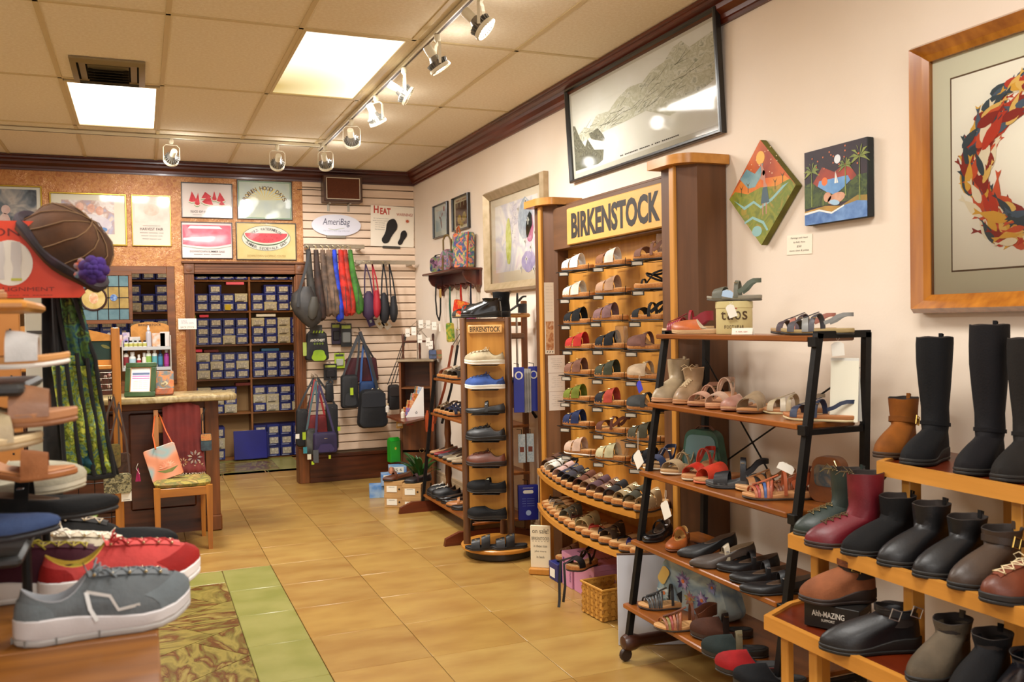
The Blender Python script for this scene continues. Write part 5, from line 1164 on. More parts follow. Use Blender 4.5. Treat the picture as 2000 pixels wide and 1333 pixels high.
# painted backpack behind the coral sandals
bpk = P(1371, 920, x=2.35); bg = thing('painted_bag', 'teal edged painted handbag standing behind the coral sandals', 'bag', M=frame((2.36, bpk.y, ZS[2]+.001), (.35, -.94, 0), (0, 0, 1)))
def rrect(w, h, r, n=5, y0=0, tp=1):
    out = []
    for cx_, cy_, a0 in ((w/2-r, y0+r, -pi/2), (w/2*tp-r, y0+h-r, 0), (-w/2*tp+r, y0+h-r, pi/2), (-w/2+r, y0+r, pi)):
        for i in range(n+1): a = a0+pi/2*i/n; out.append((cx_+r*cos(a), cy_+r*sin(a)))
    return out
MB(T(0, 0, -.03)).prism(rrect(.215, .185, .05, 6, tp=.85), .05).build('bag_body', mat('#2f5a48', '#264a3c', sc=20, rough=.5), bg)
MB(T(0, .012, .02)).prism(rrect(.185, .15, .035, 6, tp=.85), .004).build('painted_front', multi(['#8a4a2c', '#5c7a7c', '#a88c64', '#3f6a58', '#c4b894', '#6c3a24'], sc=7, kind='voronoi', rough=.5), bg)
MB().strap([(-.05, .185, -.01), (-.03, .20, -.01), (.03, .202, -.01), (.05, .185, -.01)], (0, 0, 1), .014, .004).build('handle', mat('#6a3a22'), bg)
b2 = thing('painted_bag', 'brown leather painted handbag standing behind the rack post', 'bag', M=frame((2.36, P(1620, 920, x=2.36).y, ZS[2]+.001), (.35, -.94, 0), (0, 0, 1)))
MB(T(0, 0, -.03)).prism(rrect(.15, .17, .04, 6, tp=.8), .05).build('bag_body', mat('#7a4216', '#5e3010', sc=12, rough=.4), b2)
MB(T(0, .02, .02)).prism(rrect(.10, .08, .02, 4, y0=.04), .003).build('painted_front', multi(['#3c5a68', '#6a5a44', '#2c3c44', '#8a6a44'], sc=16), b2)
MB().tube([(-.05, .12, -.03), (-.09, .12, -.02), (-.10, .06, 0), (-.08, .0, .0)], .006, 6).build('strap', mat('#5a2c10'), b2)
MB().tube([(.045, .05, .024), (.05, .12, .024), (.03, .16, .022)], .003, 5).build('zipper', METAL(), b2)
# fourth shelf
s4 = [(1285, 'mary', 2.30, 215, 'black patent buckled pump on the fourth shelf', '#16151a', {}), (1325, 'mary', 2.30, 225, 'tan orange buckled pump on the fourth shelf', '#a8561e', dict(bed='#b88c4c', sole='#6a3818')), (1382, 'pump', 2.32, 160, 'black high fronted shoe behind the bronze strap shoe', '#1c1c1e', {}), (1412, 'pump', 2.28, 158, 'dark bronze heeled shoe with T strap on the fourth shelf', '#46382e', dict(c2='#a89a80', bed='#8a7458', L=.27)),
      (1462, 'mary', 2.34, 162, 'black strap shoe behind the two nearest on the fourth shelf', '#1e1d20', {}), (1490, 'mary', 2.29, 160, 'black pleated strap shoe, middle of three on the fourth shelf', '#202022', {}), (1520, 'mary', 2.25, 158, 'large black riveted strap shoe by the rack post', '#1d1e22', dict(L=.28))]
for px, kd, x, hd, lb, c, kw in s4: rk(kd, px, x, 3, hd, lb, c, **kw)
# bottom shelf
fb = thing('floral_handbag', 'pale blue handbag painted with purple lotus flowers on the bottom shelf', 'bag', M=frame((2.26, P(1365, 1130, x=2.26).y-.0, ZS[4]+.001) , (.22, -.97, 0), (0, 0, 1)))
o = MB(T(0, 0, -.06)); rg = []
for k, (sx, zz) in enumerate(((.90, 0), (1, .02), (1, .09), (.92, .115))): rg.append([(x*sx, y*(1 if sx == 1 else .97), zz) for x, y in rrect(.46, .215, .05, 6, tp=.82)])
o.loft(rg); o.build('bag_body', multi(['#8fa2a6', '#a9b8b4', '#6f8a9c', '#9aaeb0', '#4f6a8a'], sc=5, rough=.5), fb)
def flower(t, x, y, r, n, c, c2, z=.057):
    b = MB(T(x, y, z))
    for k in range(n):
        a = 2*pi*k/n; l = r*(1 if k % 2 else .8); pl = [(0, 0), (l*.5*cos(a-.35), l*.5*sin(a-.35)), (l*cos(a), l*sin(a)), (l*.5*cos(a+.35), l*.5*sin(a+.35))]; poly(b, pl, .0002*k)
    b.build('painted_petals', mat(c, c2, sc=30, rough=.5), t, smooth=False)['kind'] = 'stuff'
    MB(T(x, y, z+.002)).prism(ell(0, 0, r*.18, r*.18, 10), .001).build('painted_centre', mat('#c9703a'), t)
for x, y, r, c, c2 in ((-.04, .13, .05, '#3c2a66', '#b9a8cc'), (.07, .07, .045, '#463278', '#c0b4d4'), (-.16, .05, .05, '#d8dcd4', '#3a7a78'), (.0, .06, .04, '#a8a040', '#8a5a78'), (.13, .14, .035, '#3a3a70', '#8088b8')): flower(fb, x, y, r, 11, c, c2)
MB().tube([(-.12, .2, -.02), (-.13, .27, -.03), (-.02, .285, -.03), (.0, .2, -.02)], .008, 7).build('handle', mat('#20242e'), fb)
MB().tube([(.06, .2, -.02), (.06, .26, -.03), (.14, .27, -.03), (.16, .19, -.02)], .008, 7).build('handle', mat('#20242e'), fb)
gt = thing('paper_tag', 'rounded gold paper tag on the painted floral handbag', 'tag', M=fb.matrix_world @ T(-.155, .135, .062) @ RZ(-32))
MB().prism(rrect(.05, .085, .018, 5, y0=-.045), .0015).build('card', mat('#c9a85a', rough=.5), gt)
s5 = [(1302, 'huarache', 2.27, 160, 'black and grey woven sandal behind the brown woven one, bottom shelf', '#2a2a2a', dict(c3=['#2a2a2a', '#4a4a48'])), (1340, 'huarache', 2.19, 160, 'brown and red woven strap sandal on the bottom shelf', '#6a3a22', dict(c3=['#a05a34', '#8a7a34', '#9a3a30', '#a8643c', '#7a4428'], L=.27)),
      (1410, 'clog', 2.27, 158, 'dark brown buckled clog on the bottom shelf', '#4c2c1e', dict(c2='#3a2218', bed='#3a2a20')), (1436, 'clog', 2.19, 156, 'dark green buckled clog on the bottom shelf', '#26302e', dict(c2='#6a6048', bed='#2a2620')), (1466, 'clog', 2.14, 156, 'shiny red clog on the bottom shelf', '#a01c1e', dict(bed='#2a2420')), (1504, 'clog', 2.12, 156, 'black clog at the near end of the bottom shelf', '#1c2024', dict(bed='#2a2620'))]
for px, kd, x, hd, lb, c, kw in s5: rk(kd, px, x, 4, hd, lb, c, **kw)

# ---------------------------------------------------------------- stepped boot stand in the corner of the view
BS = thing('boot_stand', 'stepped maple boot stand with red brown shelf tops', 'stand', (0, 0, 0))
M_TOP = wood('#6a2408', '#501804', axis=1, rough=.3, coat=.2)
TI = [(1.845, .59, 2.36), (2.0, .82, 2.43), (2.20, 1.075, 2.24)]
for k, (x, z, ye) in enumerate(TI):
    xb = TI[k+1][0]+.10 if k < 2 else 2.58
    ys = .75
    q = [(x, ys), (x, ye), (x+.14, ye+.07), (xb, ye+.09), (xb, ys)]
    MB().prism(q[::-1], .018, T(0, 0, z-.02)).build('shelf_top', M_TOP, BS, smooth=False)
    b = MB(); q2 = [(x-.022, ys), (x-.022, ye+.01), (x+.135, ye+.088), (xb, ye+.11), (xb, ye+.09), (x+.14, ye+.07), (x, ye), (x, ys)]
    b.prism(q2[::-1], .045, T(0, 0, z-.038)); b.build('shelf_edge', M_MAPLEY, BS, smooth=False)
    n_l = (0, 0, 0)
    for i, yy in enumerate((ye-.03, ye-.16, ye-.42, ye-.8) if k == 0 else (ye-.06, ye-.45, ye-.9)): MB().box(x+.01, x+.035 if k == 0 else x+.06, yy-.035, yy, 0 if k < 2 else .8, z-.03, c=.003).build('leg', M_MAPLEY if 0 else M_MAPLE, BS)
MB().box(2.56, 2.59, .8, 2.1, 0, 1.05).build('back_rail', M_MAPLE, BS)
MB().tube([(2.22, 2.28, 1.03), (2.22, 2.31, .99), (2.22, 2.36, .97), (2.22, 2.38, 1.0), (2.22, 2.36, 1.03)], .006, 6).build('scroll_hook', M_IRON, BS)
MB().tube([(2.24, 2.26, 1.04), (2.23, 2.34, .95), (2.22, 2.44, .88), (2.21, 2.50, .86)], .006, 6).build('scroll_arm', M_IRON, BS)
def bs(kind, px, x, k, hd, label, c1, zz=0, **kw):
    z = TI[k][1]+.001+zz; lo_, hi_ = 300, 1700
    for _ in range(40):
        m_ = (lo_+hi_)/2; v = P(px, m_, x=x)
        if v.z > z: lo_ = m_
        else: hi_ = m_
    v = P(px, lo_, x=x); return shoe(kind, label, (v.x, v.y, z), hd, c1, **kw)
bs('tall', 1808, 2.33, 2, 200, 'tall black riding boot standing furthest along the top step', '#18181a', c3=.40)
bs('tall', 1915, 2.33, 2, 200, 'tall black suede boot, middle one of the top step', '#1a161a', c3=.44)
bs('tall', 1990, 2.33, 2, 198, 'tall dark brown boot cut by the edge of the view', '#2a2420', c3=.40)
bb_ = bs('boot', 1750, 2.36, 2, 205, 'tan suede pull-on boot leaning at the end of the top step', '#8a4e14', c3=.19, c2='#7a4410', sole='#3a2614', zz=.0)
bs('lace_boot', 1622, 2.12, 1, 172, 'dark green laced boot beside the red one', '#26342e', c3=.215, c2='#5a4a22', sole='#2a2a20', L=.26)
bs('lace_boot', 1652, 2.06, 1, 168, 'burgundy red laced boot on the middle step', '#6e1420', c3=.23, c2='#4a3818', sole='#2e1c16', L=.27)
bs('boot', 1718, 2.09, 1, 178, 'black suede slouch boot with folded cuff on the middle step', '#1c1b1a', c3=.17, L=.27)
bs('boot', 1786, 2.09, 1, 180, 'black leather ankle boot with ruched side on the middle step', '#1a191c', c3=.17)
bs('boot', 1856, 2.09, 1, 182, 'plain black chelsea boot on the middle step', '#1c1b1c', c3=.155)
bs('boot', 1925, 2.09, 1, 185, 'olive brown wrinkled ankle boot on the middle step', '#443428', c3=.145, c2='#3a2c22', L=.26)
bs('oxford', 1995, 2.07, 1, 185, 'brown toe capped laced boot cut by the edge of the view', '#6a3018', c2='#cdbb94', L=.27)
vb = P(1625, 1190, x=1.99); ab = carton('small black shoebox with white lettering on the lowest step', T(1.975, 2.205, .592) @ RZ(-62), .17, .11, .075, mat('#15120f', rough=.5), None, name='shoebox')
text('Ahh-MAZING', mat('#d8d2c4'), ab, T(-.01, -.0555, .045) @ Matrix.Rotation(radians(90), 4, 'X'), .10, .018, bold=.01); text('SUPPORT', mat('#d8d2c4'), ab, T(-.01, -.0555, .026) @ Matrix.Rotation(radians(90), 4, 'X'), .042, .008, bold=.01)
text('VIONIC', mat('#d8d2c4'), ab, frame((.0855, 0, .045), (0, 1, 0), (0, 0, 1)), .07, .013, bold=.01)
shoe('boot', 'tan nubuck ankle boot with two buckles on the small black box', (1.975, 2.205, .669), 160, '#8a5232', c2='#7a4628', c3=.125, sole='#2a1c14', L=.235)
bs('boot', 1700, 1.915, 0, 160, 'black ankle boot with square silver buckle on the lowest step', '#19181a', c2='#19181a', c3=.125, L=.29)
bs('boot', 1835, 1.95, 0, 195, 'grey taupe suede ankle boot on the lowest step', '#5c5040', c3=.135, L=.26)
bs('boot', 1915, 1.95, 0, 198, 'black suede side gored boot on the lowest step', '#151417', c3=.135, L=.26)
bs('boot', 1992, 1.95, 0, 198, 'shiny navy black boot cut by the edge of the view, lowest step', '#16161e', c3=.12, L=.26)
# ---------------------------------------------------------------- stock room shelves full of shoeboxes
SHW = wood('#8f5c2a', '#6e4218', axis=0, rough=.5)
SS = thing('stock_shelving', 'wooden stock room shelving seen through the doorway and hatch', 'shelving', (0, 0, 0))
SZ = [.0, .55, .95, 1.345, 1.73, 2.09]
for z in SZ: MB().box(-.62, 1.82, 10.93, 11.19, z-.02 if z else 0, z+.002 if z else .015, c=.002).build('shelf', SHW, SS)
for x in (-.64, .415, 1.165, 1.80): MB().box(x, x+.022, 10.92, 11.19, 0, 2.35, c=.002).build('upright', SHW, SS)
NB1, NB2, CRB = mat('#16205e', '#121a50', sc=4, rough=.4), mat('#1c2a76', '#162264', sc=4, rough=.4), mat('#b8b092', '#a8a084', sc=5, rough=.6)
LAB = multi(['#cfcab8', '#c2bca8', '#8f8a80', '#d2ccba'], sc=60, rough=.8)
proto = {}
def stock(kind, x, z, w, h, label, group):
    key = (kind, round(w, 3), round(h, 3))
    if key in proto: t = copy_thing(proto[key], (x, 10.915, z), label=label); t['group'] = group; return t
    t = thing('shoebox', label, 'box', (x, 10.915, z), group=group); proto[key] = t
    MB().box(.002, w-.002, 0, .26, 0, h-.002, c=.002).build('body', (NB1, NB2, CRB)[kind], t)
    MB().box(.0, w, -.002, .262, h*.72, h-.001, c=.002).build('lid', (NB2, NB1, CRB)[kind], t)
    MB().box(w*.18, w*.86, -.004, -.002, h*.22, h*.78).build('end_label', LAB, t)
    MB().box(w*.12, w*.7, -.004, -.002, h*.06, h*.13).build('printed_band', mat('#8f97b8' if kind < 2 else '#2a2620', rough=.7), t)
    return t
rk_ = random.Random(21); shn = ['floor', 'lowest', 'second', 'third', 'top']; rwn = ['bottom', 'middle', 'upper']
for bay, (x0, n, bn) in enumerate(((.44, 5, 'doorway bay'), (1.192, 4, 'narrow doorway bay'), (-.56, 6, 'hatch bay'))):
    for si, z in enumerate(SZ[:5]):
        if bay == 2 and si < 3: continue
        for c_ in range(n):
            if bay == 0 and si in (0,) and c_ > 2: continue
            wide = False; h = .1 if si else .125
            for r_ in range(3):
                if (bay, si, c_) == (0, 1, 4): continue
                if si == 4 and r_ == 2 and rk_.random() < .25: continue
                kd = 2 if rk_.random() < (.25 if si in (1, 2) else .12) else rk_.randrange(2)
                w_ = .143 if n != 4 else .148
                stock(kd, x0+w_*c_, z+.003+(.015 if not si else 0)+h*r_, w_-.003, h, '%s shoebox, %s box of %s column, %s shelf, %s' % (('dark navy', 'bright navy', 'cream')[kd], rwn[r_], ordn[c_], shn[si], bn), 'shoeboxes on the stock room shelves')
for bay, (x0, n) in enumerate(((.44, 5), (1.192, 4), (-.56, 6))):
    for c_ in range(n): stock(rk_.randrange(2), x0+.145*c_, 2.093, .14, .1, 'navy shoebox on the very top shelf, %s column of the %s' % (ordn[c_], ('doorway bay', 'narrow doorway bay', 'hatch bay')[bay]), 'shoeboxes on the stock room shelves')
for x, z, w_, c, nm, lb in ((.62, 1.66, .1, '#c93a4c', 'folded_paper', 'pink folded paper on top of the third shelf boxes'), (.92, 2.035, .2, '#d8586a', 'folded_paper', 'long pink paper strip on the top shelf boxes'), (.55, 1.265, .09, '#c8344a', 'folded_paper', 'pink paper stack above the second shelf boxes'), (.66, 1.258, .16, '#5a1a14', 'folder', 'dark red folder above the second shelf boxes'), (1.0, .862, .18, '#5e1c14', 'folder', 'dark red folder lying on the lowest shelf boxes'), (1.3, 1.255, .2, '#2a5a7c', 'folder', 'teal patterned folder over the narrow bay boxes'), (1.25, 1.66, .22, '#d8d4c4', 'folded_paper', 'white carton flap over the narrow bay boxes'), (.48, 1.655, .1, '#8a9a2c', 'folder', 'lime green folder above the third shelf boxes')):
    t = thing(nm, lb, 'stationery', (x, 11.0, z)); MB().box(0, w_, -.07, .1, 0, .03, c=.002).build('sheets', mat(c, rough=.7), t)
ct = thing('sticky_note', 'yellow sticky note hanging off a top shelf box', 'note', (.90, 10.905, 1.745)); MB().prism([(0, 0), (.065, -.004), (.068, .06), (.002, .062)], .0012, Matrix.Rotation(radians(90), 4, 'X')).build('note', mat('#b8a01c', rough=.7), ct)
bp_ = thing('blue_panel', 'big plain royal blue folder board leaning on the lowest boxes', 'board', M=frame((1.14, 10.80, .02), (1, 0.04, 0), (0, .12, 1)))
MB().box(-.185, .185, 0, .33, -.012, 0, c=.003).build('board', mat('#14187a', '#101466', sc=3, rough=.35), bp_); MB().box(.185, .21, .01, .30, -.012, .0, c=.003).build('spine', mat('#0c1058', rough=.35), bp_)

# ---------------------------------------------------------------- stained glass panel and hatch display
sgp = thing('stained_glass_panel', 'wood framed stained glass panel with blue and amber squares in the hatch', 'window panel', M=frame(P(190, 582, y=8.93), (1, 0, 0), (0, 0, 1)))
b = MB(); W_, H_ = .29, .235
for q in ((-W_, W_, H_-.035, H_), (-W_, W_, -H_, -H_+.035), (-W_, -W_+.03, -H_+.035, H_-.035), (W_-.03, W_, -H_+.035, H_-.035)): b.box(*q, -.012, .014, c=.003)
b.build('frame', M_OAKDX, sgp)
blu, amb = mat('#5f7f84', '#4c6c74', sc=9, rough=.15), mat('#a88a40', '#8c7030', sc=9, rough=.15)
cw, chh = .13, .1; xs = [-.26, -.13, 0, .09, .18, .26]; ys_ = [-.2, -.1, 0, .1, .2]
for i in range(5):
    for j in range(4):
        MB().box(xs[i]+.003, xs[i+1]-.003, ys_[j]+.003, ys_[j+1]-.003, -.003, .002).build('pane', amb if j in (1, 2) and i > 1 else blu, sgp)
b = MB()
for x in xs[1:-1]: b.box(x-.004, x+.004, -.2, .2, -.006, .006)
for y in ys_[1:-1]: b.box(-.26, .26, y-.004, y+.004, -.006, .006)
b.build('lead_came', mat('#1c1a18', rough=.5, metal=.5), sgp)
MB(T(.135, 0, .004)).prism(ell(0, 0, .030, .030, 18), .004).build('blue_roundel', mat('#2c4a8c', '#7a9ac0', sc=60, rough=.1), sgp)
MB(T(-.03, -.005, .005)).prism(ell(0, 0, .105, .105, 28), .004).build('round_medallion', mat('#b89a50', '#c9b070', sc=14, rough=.2), sgp)
MB(T(-.03, -.005, .009)).tube([(.105*cos(a), .105*sin(a), 0) for a in [2*pi*i/24 for i in range(24)]], .010, 6, loop=True).build('medallion_rim', mat('#3a2018', rough=.5), sgp)
MB(T(-.03, -.005, .0095)).prism(ell(0, 0, .04, .05, 10), .001).build('painted_figure', mat('#c98a60', '#d8c098', sc=30), sgp)

y8 = 8.72
hd = thing('care_product_stand', 'grey acrylic and maple shelf stand of shoe care products in the hatch', 'display', (0, 0, 0))
a, b_ = P(240, 676, y=y8), P(332, 676, y=y8); zt1 = a.z-.012; zt0 = P(240, 719, y=y8).z
for z in (zt1, zt0): MB().box(a.x, b_.x, y8-.06, y8+.12, z-.03, z, c=.003).build('shelf', mat('#b8b8b8', rough=.3), hd)
MB().box(a.x-.02, b_.x+.02, y8-.06, 8.97, 0, zt0-.12, c=.003).build('base_cabinet', M_OAKDX, hd)
MB().box(a.x-.008, a.x, y8-.06, y8+.12, zt0-.03, zt1+.06, c=.002).build('side', mat('#c9c4b8', rough=.4), hd); MB().box(b_.x, b_.x+.008, y8-.06, y8+.12, zt0-.12, zt1+.10, c=.002).build('side', mat('#c9c4b8', rough=.4), hd)
c0, c1_ = P(255, 640, y=y8+.1), P(330, 640, y=y8+.1); mid = (c0.x+c1_.x)/2; hw_ = (c1_.x-c0.x)/2
MB(frame((mid, y8+.11, 0), (1, 0, 0), (0, 0, 1))).prism([(-hw_, zt1), (hw_, zt1)]+[(hw_*cos(t), c0.z+.045*sin(t)) for t in [pi*i/12 for i in range(13)]], .012).build('arched_back', M_MAPLEY, hd, smooth=False)
text('BIRKENSTOCK', mat('#3a2410'), hd, frame((mid, y8+.097, c0.z+.02), (1, 0, 0), (0, 0, 1)), hw_*1.2, .022, bold=.02)
def bottle(label, px, z, h, r, c, capc, lab=None, spray=False, grp='care bottles on the lower hatch shelf', dy=0):
    x = P(px, 690, y=y8+dy).x; t = thing('bottle', label, 'bottle', (x, y8+dy, z), group=grp)
    MB().lathe([(.002, 0), (r, .001), (r, h*.62), (r*.9, h*.68), (r*.42, h*.74), (r*.42, h*.78)], 14).build('body', mat(c, rough=.25), t)
    if spray: MB().lathe([(r*.55, h*.76), (r*.6, h*.84), (r*.3, h*.92), (r*.28, h), (.001, h)], 12).build('spray_head', mat(capc, rough=.4), t)
    else: MB().lathe([(r*.62, h*.76), (r*.64, h*.99), (.001, h)], 12).build('cap', mat(capc, rough=.4), t)
    if lab: MB().lathe([(r*1.02, h*.12), (r*1.03, h*.13), (r*1.03, h*.55), (r*1.02, h*.56)], 14).build('label', mat(lab, rough=.6), t)
for a_ in (('dark red bottle with black and white cap', 246, .17, .022, '#c9c0b4', '#1c1c1c', '#7a1c24'), ('round shouldered white bottle', 258.5, .14, .028, '#dcdcd8', '#e8e8e4', '#a8c4d0'), ('small white bottle with a red label', 271, .115, .017, '#e0dcd4', '#e8e4dc', '#b02c3c'), ('plain squat white bottle', 281.5, .13, .019, '#dcd8cc', '#dcdcd8', None), ('white spray bottle with green label', 290, .175, .023, '#dce0d4', '#e8e8e4', '#8ab04c', True), ('white spray bottle with blue green label', 302, .175, .022, '#dce0d8', '#e8e8e4', '#5ca0a8', True), ('dark blue bottle', 313, .165, .020, '#2c4a6c', '#1c2024', '#3a7a9c'), ('magenta bottle with white cap', 325, .165, .021, '#8a2c74', '#e0dcd8', '#a03488')):
    bottle(a_[0]+' on the lower hatch shelf', a_[1], zt0, a_[2], a_[3], a_[4], a_[5], a_[6], len(a_) > 7)
for k in range(5): 
    bottle('tiny polish jar with black lid, %s of the row on the upper hatch shelf' % ordn[k], 247+9*k, zt1, .058, .018, '#e4e0d4', '#1a1a1a', '#b8b460', grp='polish jars on the upper hatch shelf', dy=-.03)
bottle('clear pump bottle on the upper hatch shelf', 291, zt1, .19, .024, '#b8b4bc', '#d8d4d4', None, True, grp='upper hatch shelf bottles')
for px, w_, h_, c, nm, lb in ((246, .06, .13, '#7a6ab8', 'carton', 'purple shoe care packet on the upper hatch shelf'), (262, .1, .09, '#a8b0ac', 'carton', 'grey twin packet on the upper hatch shelf'), (310, .11, .12, '#d89a6a', 'carton', 'orange and pink foot care packet, upper hatch shelf'), (322, .08, .13, '#d8ccc8', 'carton', 'white hanging packet at the end of the upper hatch shelf'), (236, .04, .11, '#d08a80', 'carton', 'salmon card beside the purple packet in the hatch')):
    x = P(px, 660, y=y8).x; t = thing(nm, lb, 'packet', (x, y8+.04, zt1)); MB().box(-w_/2, w_/2, -.012, .012, 0, h_, c=.002).build('packet', mat(c, '#d8c8c0', sc=25, rough=.4), t)
nvb = P(210, 640, y=9.06); t = thing('shoebox', 'navy shoebox printed with white footprints on the hatch ledge', 'box', M=frame((nvb.x+.03, 9.05, P(210, 655, y=9.05).z-.05), (1, 0, 0), (0, 0, 1)))
MB(T(0, 0, -.0)).box(-.09, .09, 0, .12, -.1, .0, c=.002).build('body', NB2, t); text('BIRKENSTOCK', LABW, t, T(0, .1, .0008), .13, .016, bold=.02)
for s_ in (-1, 1): MB(T(.025*s_, .045, .0005) @ RZ(-20)).prism(sole_shape(.06, .028, 0), .0006).build('printed_footprint', LABW, t)

# ---------------------------------------------------------------- counter
CT = thing('sales_counter', 'dark wood sales counter with rounded marble top', 'counter', (0, 0, 0))
MBT = multi(['#7a6644', '#a89468', '#8c7850', '#b8a67c', '#5e4c30'], sc=9, rough=.2, det=6)
top = MB(); q = [(-1.9, 7.06), (.60, 7.06), (.655, 7.11), (.655, 7.50), (.50, 7.62), (-1.9, 7.62)]
def inset_(q, d): cx_ = sum(p[0] for p in q)/len(q); cy_ = sum(p[1] for p in q)/len(q); return [(p[0]-(d if p[0] > cx_ else -d), p[1]-(d if p[1] > cy_ else -d)) for p in q]
top.loft([[(x, y, z) for x, y in inset_(q, d)] for z, d in ((1.0, .012), (1.005, .003), (1.015, 0), (1.035, 0), (1.043, .003), (1.047, .012))]); top.build('marble_top', MBT, CT)
b = MB(); b.box(-1.85, .44, 7.26, 7.58, .10, 1.0); b.box(-1.85, .42, 7.28, 7.58, 0, .10); b.build('carcass', M_DKWOOD, CT)
for x in (-1.2, -.62, -.10): MB().box(x, x+.46, 7.235, 7.262, .2, .92, c=.012).build('panel', M_DKWOOD, CT)
MB().box(-1.85, .5, 7.24, 7.262, .94, .995, c=.004).build('rail', M_OAKDX, CT)
p_ = MB(); p_.box(.43, .53, 7.22, 7.32, .12, 1.0, c=.004); p_.box(.42, .54, 7.21, 7.33, 0, .12, c=.01); p_.box(.5, .52, 7.3, 7.6, 0, 1.0); p_.build('corner_post', M_OAKD, CT)
gf = thing('photo_frame', 'green wooden photo frame tilted back on the marble counter', 'frame', M=frame((P(272, 770, y=7.16).x+.005, 7.14, 1.048), (.97, -.25, 0), (0, .30, 1)) @ RZ(0))
b = MB()
def fr4(b, w, h, t_, z0, z1, y0=0, c=.004):
    for q in ((-w/2, w/2, y0, y0+t_), (-w/2, w/2, y0+h-t_, y0+h), (-w/2, -w/2+t_, y0+t_, y0+h-t_), (w/2-t_, w/2, y0+t_, y0+h-t_)): b.box(*q, z0, z1, c=c)
fr4(b, .215, .255, .036, 0, .02); b.build('frame', mat('#3c5430', '#2e4224', sc=12, rough=.4), gf)
b = MB(); fr4(b, .148, .19, .006, .002, .016, .033, .001); b.build('gilt_slip', mat('#a8763a', rough=.4), gf)
MB().box(-.07, .07, .038, .218, .001, .006).build('sheet', mat('#e4e2dc', rough=.5), gf)
for y, h_, c in ((.165, .016, '#5c6c8c'), (.148, .012, '#c98ab8'), (.135, .006, '#b05a9a')): MB().box(-.06, .06, y, y+h_, .0062, .0066).build('printed_band', mat(c, rough=.6), gf)
for k in range(5): text('---- --- ----', mat('#8aa078'), gf, T(0, .118-.014*k, .0066), .10, .0018)
MB().strap([(0, .17, 0), (0, .01, -.10)], (1, 0, 0), .04, .004).build('easel_leg', mat('#17171a', rough=.6), gf)
ow = thing('painted_wallet', 'orange painted leather wallet standing open on the counter', 'wallet', M=frame((P(319, 765, y=7.2).x, 7.18, 1.048), (1, 0, 0), (0, .25, 1)))
MB().box(-.075, .075, .035, .185, 0, .008, c=.003).build('panel', multi(['#a8542c', '#b8763c', '#5a6a70', '#8a6a2c', '#c0602c'], sc=16, kind='noise', rough=.4), ow); MB().box(-.075, .07, 0, .05, .008, .045, c=.006).build('flap', multi(['#b0602c', '#8a4424', '#6a6a50'], sc=20, rough=.4), ow)
MB(T(.01, .09, .0085)).prism(ell(0, 0, .022, .018, 14), .001).build('painted_eye', mat('#c9b88a', '#3a2c22', sc=60), ow)

# ---------------------------------------------------------------- chair with scarf and bags
CH = thing('wooden_chair', 'plain oak chair with tapered legs and padded floral seat by the counter', 'chair', (0, 0, 0)); M_CH = wood('#b87628', '#94591a', axis=2, rough=.35); M_CHX = wood('#b87628', '#94591a', axis=0, rough=.35)
x0, x1, y0, y1 = .055, .435, 6.63, 7.05
def leg(x, y, z0, z1, w0, w1, lean=0):
    b = MB(); b.loft([[(x-w, y-w, z), (x+w, y-w, z), (x+w, y+w, z), (x-w, y+w, z)] for z, w in ((z0, w0), (z1, w1))]); return b
for x in (x0+.02, x1-.02): leg(x, y0+.02, .0, .45, .014, .022).build('leg', M_CH, CH)
for x in (x0+.03, x1-.04):
    b = MB(); b.loft([[(x-w, y1+dy-w, z), (x+w, y1+dy-w, z), (x+w, y1+dy+w, z), (x-w, y1+dy+w, z)] for z, w, dy in ((0, .014, .03), (.42, .018, 0), (.95, .015, .07))]); b.build('back_post', M_CH, CH)
for q in ((x0+.02, x1-.02, y0, y0+.024), (x0+.02, x1-.02, y1-.012, y1+.012)): MB().box(*q, .385, .445, c=.003).build('seat_rail', M_CHX, CH)
for x in (x0+.01, x1-.034): MB().box(x, x+.024, y0+.02, y1, .385, .445, c=.003).build('seat_rail', M_CHX, CH)
b = MB(); rg = [[(cx_, cy_, z) for cx_, cy_ in [((x0+x1)/2+(.20-d)*cos(a)*min(1.25, 1/max(abs(cos(a)), abs(sin(a)))**.8), (y0+y1)/2-.01+(.205-d)*sin(a)*min(1.25, 1/max(abs(cos(a)), abs(sin(a)))**.8)) for a in [2*pi*i/28 for i in range(28)]]] for z, d in ((.44, .03), (.45, .012), (.468, .008), (.482, .03), (.489, .08))]
b.loft(rg); b.build('seat_cushion', multi(['#7a7430', '#a08c3c', '#5c5c28', '#8a6a34', '#b09c50'], sc=14, rough=.8), CH)
MB().box(x0+.04, x1-.05, y1+.045, y1+.062, .78, .90, c=.006).build('top_rail', M_CHX, CH); MB().box(x0+.04, x1-.05, y1+.01, y1+.025, .55, .60, c=.005).build('cross_rail', M_CHX, CH)
# scarf draped over the chair back and down to the seat
scf = thing('draped_scarf', 'rust red scarf with embroidered flowers draped over the chair back', 'scarf', (0, 0, 0))
b = MB(); rows_ = []
for k in range(15):
    t = k/14
    if k < 2: z, y = .86+.07*k/2, y1+.09-.01*k
    else:
        z = .965-(.965-.495)*((k-2)/12); y = y1+.040-.09*((k-2)/12)-.03*max(0, (k-12)/2)
    row = []
    for i in range(25):
        u = i/24; xx = x0+.075+(.255+.03*t)*u+.0*t; ar = .035*sin(pi*u)**1.2 if 1 <= k <= 3 else 0
        row.append((xx, y+.008*sin(u*26+t*2)*(.5+t)+(-.02 if k == 14 else 0), z+ar*(1 if k > 1 else .6)))
    rows_.append(row)
b.loft(rows_, closed=False); o = b.build('cloth', mat('#6a1c14', '#541410', sc=9, rough=.85, bump=.3, bsc=80), scf); md = o.modifiers.new('thick', 'SOLIDIFY'); md.thickness = .004
emb = MB(); 
